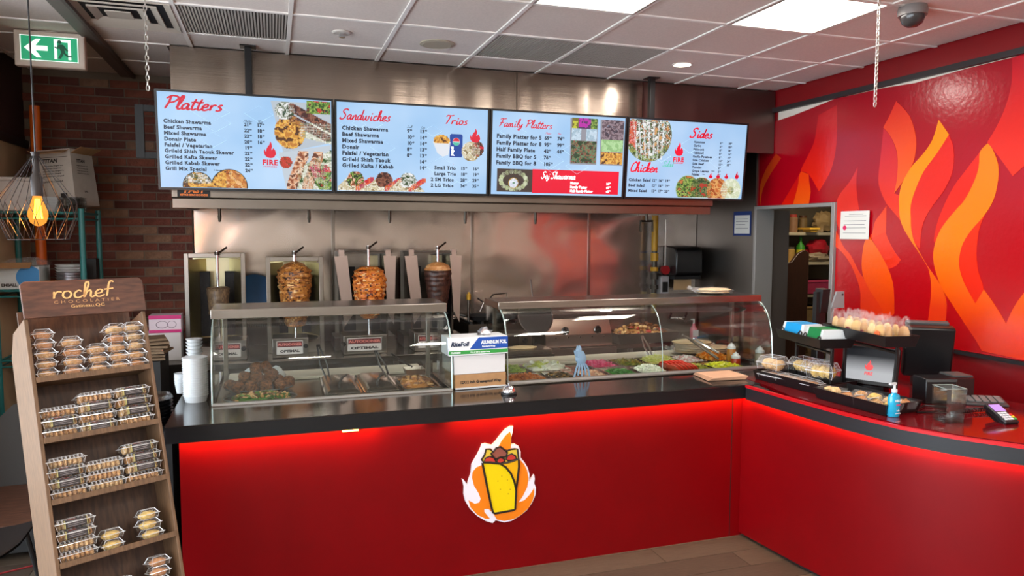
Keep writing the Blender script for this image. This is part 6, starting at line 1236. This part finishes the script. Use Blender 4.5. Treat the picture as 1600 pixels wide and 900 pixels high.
g = G(); g.lathe([(.02, .165), (.021, .235), (.012, .25), (.012, .315), (.016, .33)], n=16); g.build('socket', mat('lamp_socket', (54, 48, 46), .4, .6), t, True)
g = G(); g.lathe([(.012, .175), (.018, .15), (.033, .105), (.034, .09), (.026, .065), (.012, .053), (0, .05)], n=24); g.build('bulb', amber, t, True)
fil = mat('filament', (255, 150, 40), .5, emit=22); 
for k in range(4):
    a = k * PI / 2; g = G(); g.tube([(.006 * math.cos(a), .006 * math.sin(a), .155), (.014 * math.cos(a), .014 * math.sin(a), .08), (.012 * math.cos(a + .5), .012 * math.sin(a + .5), .08), (.005 * math.cos(a + .5), .005 * math.sin(a + .5), .155)], .0022, 5); g.build('filament', fil, t)
pl_ = bpy.data.lights.new('bulb_lamp', 'POINT'); pl_.energy = 4; pl_.color = (1, .55, .2); pl_.shadow_soft_size = .03; po = bpy.data.objects.new('bulb_lamp', pl_); COL.objects.link(po); po.location = (-.848, 3.2, 1.90)
# ================================================================== CASH COUNTER ITEMS
def traybox(name, label, x, y, z, L, D, rz, h=.06, grp='black display trays'):
    """long side L runs along local x (towards the camera), D along local +y (away from the customer)"""
    t = thing(name, label, 'tray', (x, y, z), rz, group=grp); g = G()
    g.tub(L / 2 - .015, D / 2 - .015, 0, L / 2, D / 2, h, .004, L / 2, D / 2); g.build('tray_body', mat('tray_black', (13, 13, 14), .4), t, bevel=.0015); return t
def inloc(x, y, rz, u, v): return (x + u * math.cos(rz) - v * math.sin(rz), y + u * math.sin(rz) + v * math.cos(rz))
ra = math.atan2(-.513, .064); A = (2.80, 3.74)
traybox('display_tray', 'black display tray of clear pastry boxes nearest the front counter', *A, .952, .52, .30, ra)
rb = math.atan2(-.443, .031) + .03; B = (2.79, 3.20)
traybox('display_tray', 'black display tray of small wrapped sweets in front of the till', *B, .952, .46, .26, rb)
rt = math.atan2(-.99, -.16); Tt = (3.035, 3.42)
tt = traybox('display_tray', 'upper black display tray full of wrapped cookies above the till screen', *Tt, 1.268, .55, .20, rt)
rg = math.atan2(-.98, -.17); Gg = (2.93, 3.70)
traybox('display_tray', 'upper black display tray of blue and green cartons, left of the cookie tray', *Gg, 1.212, .48, .22, rg, .055)
pet2 = filmmat('pastry_box_plastic', .12, .08)
def pastry(u, v, k, label, base, rz0, z, w=.15, d=.12, h=.06, ck=0, tilt=0):
    x, y = inloc(*base, rz0, u, v); t = thing('pastry_box', label, 'pastry box', (x, y, z), rot=(tilt, 0, rz0 + k), group='clear pastry boxes')
    g = G(); g.frame4(w / 2 - .012, d / 2 - .012, 0, w / 2, d / 2, h * .5); g.build('tray', pet, t); g = G(); g.frame4(w / 2, d / 2, h * .52, w / 2 - .016, d / 2 - .016, h); lid = g.build('lid', pet2, t); edges(lid, w + .008, d + .008, h, w / 2, d / 2, w / 2 - .016, d / 2 - .016, h * .51, .0013)
    g = G()
    for i in range(3): g.ball((-w * .26 + i * w * .26, 0, h * .36), (w * .19, d * .40, h * .42), 10, 6, i + int(u * 50), .2)
    g.build('pastry', cook[ck], t, True)
for (u, v, k, z, lb, h, ck) in ((.08, .09, .1, 1.02, 'tall clear box of pastries, first in the tray by the front counter', .08, 1), (.20, .22, -.1, 1.02, 'tall clear pastry box second along the tray, towards the back', .08, 3), (.32, .20, .2, 1.03, 'clear box of croissant pieces, third along the tray near its back edge', .075, 1), (.43, .12, .35, 1.03, 'big tilted clear pastry box at the near end of the front counter tray', .085, 3),
        (.12, .06, 0, .975, 'flat clear pastry box low at the front edge, far end of the tray', .035, 2), (.24, .07, .05, .975, 'flat clear pastry box low in the middle of the front edge', .035, 2), (.36, .07, -.05, .975, 'flat clear pastry box low at the front edge, near end of the tray', .035, 2)):
    pastry(u, v, k, lb, A, ra, z, ck=ck, h=h)
k = 0
for u, v, z, kd, lab in ((.07, .07, .985, 1, 'long clear box of cake, far end of the sweets tray'), (.17, .07, .975, 2, 'small wrapped sweet next to the long cake box'), (.17, .17, .975, 0, 'wrapped brown square behind the small sweet'), (.26, .06, .975, 2, 'sweet with a white price tag on the front edge'), (.26, .16, .98, 3, 'golden wrapped sweet in the middle of the tray'), (.35, .06, .98, 0, 'clear cup of nut cluster near the front edge'), (.35, .16, .98, 1, 'clear cup of pale sweets behind the nut cluster'), (.42, .08, .98, 3, 'caramel nut cup at the near end of the tray'), (.42, .18, .98, 2, 'dark brownie cup in the near back corner of the tray')):
    x, y = inloc(*B, rb, u, v); t = thing('wrapped_sweet', lab, 'sweet', (x, y, z - .005), rb + u * 3, group='wrapped sweets')
    g = G(); g.frame4(.034 if u > .1 else .055, .036, 0, .044 if u > .1 else .065, .046, .036); g.build('wrapper', pet, t); g = G(); g.ball((0, 0, .017), (.033 if u > .1 else .05, .034, .024), 10, 6, k, .4, 6); g.build('sweet', cook[kd], t, True)
    if k in (3, 5, 1): g = G(); g.cbox((-.01, .0, .042), (.04, .03, .002), .4, -.5); g.build('price_tag', white, t)
    k += 1
film = filmmat('crinkled_film', .055, .1)
names = ['round', 'broken', 'dark-centred', 'plain', 'berry-dotted', 'pale', 'orange-marked', 'thick']
for i in range(8):
    for j in range(2):
        u, v = .045 + i * .065, .055 + j * .09; x, y = inloc(*Tt, rt, u, v)
        t = thing('wrapped_cookie', 'cellophane-wrapped %s cookie standing in the upper tray, %s row, %s' % (names[i], ('front', 'back')[j], ['far end', 'next to the far end', 'third from the far end', 'left of the middle', 'right of the middle', 'third from the near end', 'next to the near end', 'near end'][i]), 'cookie', (x, y, 1.272), rt + random.uniform(-.3, .3), group='wrapped cookies in the upper tray')
        g = G(); g.ball((0, 0, .058), (.036, .013, .044), 16, 10, i * 3 + j, .10, 4); g.build('cookie', mat('pale_cookie_%d' % (i % 3), [(214, 168, 104), (186, 136, 84), (224, 188, 130)][i % 3], .75, nz=.2, nscale=50), t, True)
        g = G(); g.ball((0, 0, .070), (.044, .022, .070), 16, 12, i + 5 * j, .6, 7); g.build('wrapper', film, t, True)
        if i in (2, 4): g = G(); g.cyl((0, -.016, .045), (0, -.012, .045), .014, n=12); g.build('berry_filling', mat('berry_red', (130, 24, 34), .4), t)
        if i == 6 and j == 0: g = G(); g.cyl((0, -.022, .055), (0, -.018, .055), .018, n=6); g.build('orange_sticker', mat('sticker_orange', (240, 104, 30), .5), t)
def gumbox(u, w, label, c, k):
    x, y = inloc(*Gg, rg, u, .11); t = thing('gum_carton', label, 'carton', (x, y, 1.218), rg + k, group='gum cartons'); g = G(); g.frame4(w / 2, .085, 0, w / 2 - .012, .06, .095); g.build('carton', white, t)
    g = G(); g.frame4(w / 2 - .03, .0868, .0, w / 2 - .035, .0618, .0955); g.build('colour_panel', mat('gum_%d' % c[1], c, .4), t)
    g = G()
    for s_ in (-1, 1): g.tube([(s_ * (w / 2 - .022) + .016 * math.cos(q), -.083 + .005 * math.sin(q), .04 + .018 * math.sin(q)) for q in [i * PI / 8 for i in range(16)]], .004, 5, True)
    g.build('black_rings', mat('ink_black'), t)['kind'] = 'stuff'
gumbox(.12, .21, 'blue and white chewing gum carton in the upper left tray', (20, 140, 200), .12); gumbox(.36, .20, 'green and white chewing gum carton in the upper left tray', (20, 120, 64), -.05)
t = thing('tray_stand', 'black metal stand carrying the two upper trays', 'stand', (0, 0, .952)); st = mat('stand_black', (18, 18, 19), .35)
for nm, base, r0, L, D, zt in (('upper', Tt, rt, .55, .20, .312), ('left', Gg, rg, .48, .22, .257)):
    for u, v in ((.06, .11), (L - .05, .11)):
        x, y = inloc(*base, r0, u, v); g = G(); g.box(x - .007, x + .007, y - .007, y + .007, 0, zt); g.build('upright', st, t)
    for v in (.11,):
        a = inloc(*base, r0, .06, v); b = inloc(*base, r0, L - .05, v); g = G(); g.tube([(a[0], a[1], zt - .03), (b[0], b[1], zt - .03)], .010, 6); g.build('crossbar', st, t)
# till screen facing the customer
t = thing('till_screen', 'small tilted black till screen showing a red flame logo', 'screen', (3.149, 3.372, .985), math.atan2(-.228, .133))
ML = Matrix.Rotation(-.33, 4, 'X')
g = G(ML); g.box(-.015, .285, 0, .03, 0, .225); g.build('housing', black, t, bevel=.006)
def glow():
    m = bpy.data.materials.new('till_display'); m.use_nodes = True; nt = m.node_tree; b = nt.nodes['Principled BSDF']; tc = nt.nodes.new('ShaderNodeTexCoord'); sx = nt.nodes.new('ShaderNodeSeparateXYZ'); nt.links.new(tc.outputs['Object'], sx.inputs[0])
    mr = nt.nodes.new('ShaderNodeMapRange'); mr.inputs[1].default_value = .07; mr.inputs[2].default_value = .16; nt.links.new(sx.outputs[2], mr.inputs[0]); r = nt.nodes.new('ShaderNodeValToRGB'); r.color_ramp.elements[0].color = lin((206, 208, 212)) + (1,); r.color_ramp.elements[1].color = lin((24, 26, 32)) + (1,)
    nt.links.new(mr.outputs[0], r.inputs[0]); nt.links.new(r.outputs[0], b.inputs['Emission Color']); b.inputs['Emission Strength'].default_value = .6; b.inputs['Base Color'].default_value = (.02, .02, .02, 1); b.inputs['Roughness'].default_value = .15; return m
g = G(ML); g.box(.008, .262, -.001, 0, .025, .205); g.build('display', glow(), t)
g = G(ML); flame(g, .135, .085, .05, .06, Matrix.Translation((0, -.0015, 0)) @ XZ); text(g, 'FIRE', .135, .058, .017, Matrix.Translation((0, -.0015, 0)) @ XZ, align='c'); g.build('logo', mat('till_red', (206, 60, 60), .4, emit=.5), t)
g = G(); g.box(.05, .22, .02, .14, -.033, .03); g.build('foot', black, t, bevel=.005)
# big terminal seen from behind
t = thing('cash_terminal', 'large black cash terminal seen from behind, right of the trays', 'cash register', (3.62, 3.16, .952), math.atan2(-.16, .22))
g = G(Matrix.Rotation(.22, 4, 'X')); g.box(-.18, .07, -.02, .05, .08, .38); g.build('monitor', mat('terminal_black', (13, 13, 15), .35), t, bevel=.012)
g = G(Matrix.Rotation(.22, 4, 'X')); g.box(-.17, .05, .05, .09, .36, .39); g.build('top_vent', mat('terminal_grey', (74, 74, 76), .5), t, bevel=.004)
g = G(); g.box(-.10, .06, .0, .16, 0, .12); g.build('stand', black, t, bevel=.006)
t = thing('receipt_printer', 'black receipt printer block behind the glass vase', 'printer', (3.36, 2.90, .952), -.25); g = G(); g.box(-.10, .07, -.03, .09, 0, .135); g.build('body', black, t, bevel=.006); g = G(); g.box(-.10, .07, -.031, -.0295, .118, .130); g.build('top_trim', mat('trim_grey', (70, 74, 74), .5), t); g = G(); text(g, 'LOGIC', -.02, .075, .008, Matrix.Translation((0, -.0312, 0)) @ XZ); g.build('lettering', ink_w, t)
t = thing('kitchen_printer', 'second black printer with a dark red side, right of the receipt printer', 'printer', (3.52, 2.93, .952), -.25); g = G(); g.box(-.065, .05, -.06, .08, 0, .13); g.build('body', mat('printer_maroon', (40, 12, 14), .3), t, bevel=.006); g = G(); g.box(-.06, .045, -.05, .07, .131, .14); g.build('lid', mat('trim_grey'), t)
t = thing('desk_phone', 'grey desk phone with a sloping keypad behind the card terminal', 'phone', (3.56, 2.81, .952), -.55); g = G(); g.prism([(-.06, 0), (-.06, .012), (.06, .035), (.06, 0)], 'x', -.10, .10); g.build('body', mat('phone_grey', (62, 62, 64), .45), t, bevel=.003)
for i in range(5):
    g = G(); g.cbox((-.07 + i * .035, 0, .0275), (.026, .08, .006), 0, .19); g.build('key_row', mat('key_grey', (112, 112, 112), .5), t)
g = G(); pts = [(3.16 + i * .0018, 2.66 + .02 * math.sin(i * .02) + .009 * math.cos(i * .8), .966 + .009 * math.sin(i * .8)) for i in range(170)]; g.tube(pts, .0028, 5); tag(g.build('coiled_cord', black, smooth=True), 'black coiled phone cord lying on the red counter top', 'cord')
g = G(); g.tube([(3.0, 2.86, .958), (3.1, 2.80, .962), (3.2, 2.85, .96), (3.28, 2.78, .96), (3.2, 2.72, .958), (3.05, 2.76, .958)], .005, 6); tag(g.build('black_cable', black, smooth=True), 'loop of black cable between the sanitizer and the printers', 'cable')
t = thing('card_terminal', 'black card payment terminal with a violet screen and white keys', 'card reader', (3.31, 2.53, .96), rot=(.45, 0, -.12)); t.scale = (.92, .82, 1.2); g = G(); g.box(-.042, .042, -.085, .085, 0.012, .034); g.build('body', mat('terminal_body', (24, 20, 24), .35), t, bevel=.006)
g = G(); g.box(-.032, .032, .01, .07, .034, .0355); g.build('display', mat('violet_screen', (150, 120, 190), .3, emit=.5), t)
for i in range(3):
    for j in range(4):
        g = G(); g.box(-.034 + i * .019, -.019 + i * .019, -.068 + j * .018, -.056 + j * .018, .034, .037); g.build('key', mat('key_white', (220, 222, 228), .4), t)
for j, c in enumerate(((60, 160, 80), (236, 206, 60), (206, 60, 50))):
    g = G(); g.box(.023, .038, -.068 + j * .018, -.056 + j * .018, .034, .037); g.build('key', mat('key_%d' % c[0], c, .4), t, )
g = G(); g.box(-.035, .035, -.08, .06, -.002, .012); g.build('underside', black, t)
t = thing('glass_vase', 'empty square clear glass vase on the red counter top', 'vase', (3.07, 2.60, .953), -.22)
g = G(); g.tub(.046, .046, 0, .052, .052, .165, .006); g.build('vessel', glassmat('thick_glass', (250, 253, 252), .05, .7), t)
g = G(); g.frame4(.044, .044, .001, .046, .046, .02); g.build('heavy_base', glassmat('thick_glass'), t); g = G(); g.tube([(-.05, -.05, .165), (.05, -.05, .165), (.05, .05, .165), (-.05, .05, .165)], .0025, 5, True); g.build('rim', mat('glass_edge'), t)
t = thing('hand_sanitizer', 'pump bottle of bright blue hand sanitizer on the counter edge', 'sanitizer bottle', (2.885, 2.745, .953), .1)
g = G(); g.lathe([(.030, 0), (.034, .006), (.034, .09), (.03, .105), (.014, .115), (.013, .125)], n=24, sy=.7); g.build('bottle', mat('sanitizer_blue', (30, 160, 200), .12, spec=.7), t, True)
g = G(); g.lathe([(.014, .12), (.014, .135), (.006, .138), (.006, .16)], n=16); g.box(-.034, .008, -.006, .006, .158, .168); g.build('pump', white, t, True)
Mz = Matrix.Translation((0, -.0246, 0)) @ XZ
g = G(); text(g, 'HELLO', 0, .078, .010, Mz, align='c'); text(g, 'bello', 0, .03, .007, Mz, align='c'); text(g, 'moisturizing', 0, .018, .005, Mz, align='c'); g.build('white_lettering', mat('ink_white'), t)['kind'] = 'stuff'; g = G(); text(g, 'clean', 0, .058, .010, Mz, align='c'); g.build('pink_lettering', mat('ink_pink', (214, 70, 120), .5), t)
t = thing('tablet_stand', 'dark handheld device stand with a grey slanted plate behind the cookie tray', 'stand', (3.50, 3.98, .93)); g = G(); g.box(-.03, .03, -.03, .03, -.93, .50); g.build('post', black, t, bevel=.004); g = G(); g.cbox((-.0, -.02, .47), (.075, .06, .16), .2, .1); g.cbox((-.05, -.03, .42), (.03, .03, .22), .1); g.build('clamp', blackm, t)
g = G(); g.prism([(.05, .42), (.155, .42), (.15, .53), (.09, .53)], 'y', -.06, -.045); g.build('grey_plate', mat('plate_grey', (136, 138, 140), .5), t); g = G(); g.cyl((.135, -.062, .51), (.135, -.06, .51), .007); g.build('hole', black, t)
# ================================================================== PANTRY
t = thing('pantry_shelving', 'pantry shelving seen through the doorway', 'shelving', (5.4, 6.4, 0)); 
for z in (1.86, 1.545, 1.20, .85, .45):
    g = G(); g.box(-.62, .55, -.05, .2, z - .03, z); g.build('shelf_board', mat('shelf_cream', (188, 176, 150), .6), t)
for x in (-.62, .53):
    g = G(); g.box(x, x + .03, -.05, .2, 0, 2.2); g.build('upright', mat('shelf_cream'), t)
def item(name, label, cat, x, z, w, h, c, kind='jar', c2=None, y=6.43):
    t = thing(name, label, cat, (x, y, z)); m = mat(name + '_%d_%d' % (c[0], c[1]), c, .45, nz=.15, nscale=20)
    g = G()
    if kind == 'jar': g.lathe([(w / 2, 0), (w / 2, h * .8), (w * .4, h * .86)], n=18); g.build('body', m, t, True); g = G(); g.lathe([(w * .42, h * .86), (w * .42, h), (0, h)], n=18); g.build('lid', mat('jar_lid_%d' % (c2 or c)[0], c2 or (200, 190, 170), .4), t, True)
    elif kind == 'bottle': g.lathe([(w / 2, 0), (w / 2, h * .6), (w * .16, h * .78), (w * .16, h * .94)], n=18); g.build('body', m, t, True); g = G(); g.lathe([(w * .19, h * .93), (w * .19, h), (0, h)], n=12); g.build('cap', mat('jar_lid_%d' % (c2 or c)[0], c2 or (30, 60, 30), .4), t, True)
    elif kind == 'bag': g.ball((0, 0, h / 2), (w / 2, .07, h / 2), 16, 10, int(x * 10), .5, 3); g.build('body', m, t, True); 
    else: g.frame4(w / 2 - .02, .09, 0, w / 2, .10, h); g.build('body', m, t, bevel=.006); g = G(); g.box(-w / 2 - .005, w / 2 + .005, -.105, .105, h - .02, h); g.build('rim', mat('rim_%d' % c[0], tuple(min(255, int(q * 1.2)) for q in c), .5), t)
    return t
item('snack_bag', 'green and orange bag at the left of the top pantry shelf', 'bag', 5.10, 1.86, .22, .21, (120, 104, 40), 'bag'); item('storage_jar', 'tall clear jar with a red label on the top pantry shelf', 'jar', 5.27, 1.86, .10, .19, (150, 110, 80), 'jar', (170, 60, 50)); item('storage_jar', 'jar with a brown lid beside the red-labelled jar, top pantry shelf', 'jar', 5.40, 1.86, .09, .18, (120, 96, 60), 'jar', (80, 50, 30)); item('snack_bag', 'large tan bag at the right of the top pantry shelf', 'bag', 5.66, 1.86, .24, .22, (170, 140, 96), 'bag')
item('yellow_box', 'small yellow box in front of the jars, top pantry shelf', 'box', 5.42, 1.86, .12, .05, (206, 160, 60), 'box', None, 6.37)
item('blue_bottle', 'small blue bottle on the middle pantry shelf', 'bottle', 4.99, 1.545, .07, .16, (30, 70, 130), 'bottle', (200, 200, 210)); item('storage_jar', 'jar of yellow spice on the middle pantry shelf', 'jar', 5.14, 1.545, .10, .17, (206, 164, 80), 'jar', (150, 130, 100)); item('storage_jar', 'second spice jar, left of the green bottle', 'jar', 5.25, 1.545, .09, .16, (196, 156, 84), 'jar', (90, 80, 70))
t = item('green_bottle', 'bright green bottle with a yellow label on the middle pantry shelf', 'bottle', 5.38, 1.545, .09, .27, (60, 150, 40), 'bottle', (20, 90, 30)); g = G(); g.lathe([(.046, .04), (.046, .13)], n=18); g.build('yellow_band', mat('label_yellow', (226, 216, 60), .5), t)
item('red_bag', 'red and white plastic bags heaped on the middle pantry shelf', 'bag', 5.60, 1.58, .28, .20, (176, 24, 40), 'bag'); item('produce_bag', 'pale bag under the red bags', 'bag', 5.58, 1.545, .26, .10, (176, 156, 130), 'bag', None, 6.40)
item('pink_bin', 'pink plastic bin on the lower pantry shelf', 'bin', 5.55, 1.20, .36, .15, (186, 60, 96), 'box'); item('tan_carton', 'tan carton below the pink bin', 'box', 5.45, .85, .30, .22, (150, 124, 84), 'box'); item('brown_sack', 'brown sack low in the pantry', 'bag', 5.62, .45, .26, .26, (140, 116, 80), 'bag')
t = thing('wooden_door_leaf', 'dark brown wooden board with a wavy top standing in the pantry doorway', 'board', (4.60, 5.70, 0), .25)
g = G(); g.prism([(0, 0), (.36, 0), (.36, 1.66), (.30, 1.69), (.20, 1.66), (.10, 1.575), (.0, 1.565)], 'y', 0, .03); g.build('board', mat('dark_walnut', (66, 36, 24), .45, nz=.3, nscale=8, stretch=(6, 6, 1)), t, bevel=.004); g = G(); g.box(-.045, 0, .0, .03, 0, 1.565); g.build('edge_post', mat('pine_edge', (160, 112, 76), .6, nz=.2), t)
g = G(); g.box(4.345, 4.52, 5.56, 5.60, 0, 2.06); struct(g.build('door_2', mat('door_steel', (112, 104, 98), .4, .6)))
g = G(); g.box(4.325, 4.345, 5.53, 5.56, 1.35, 1.45);
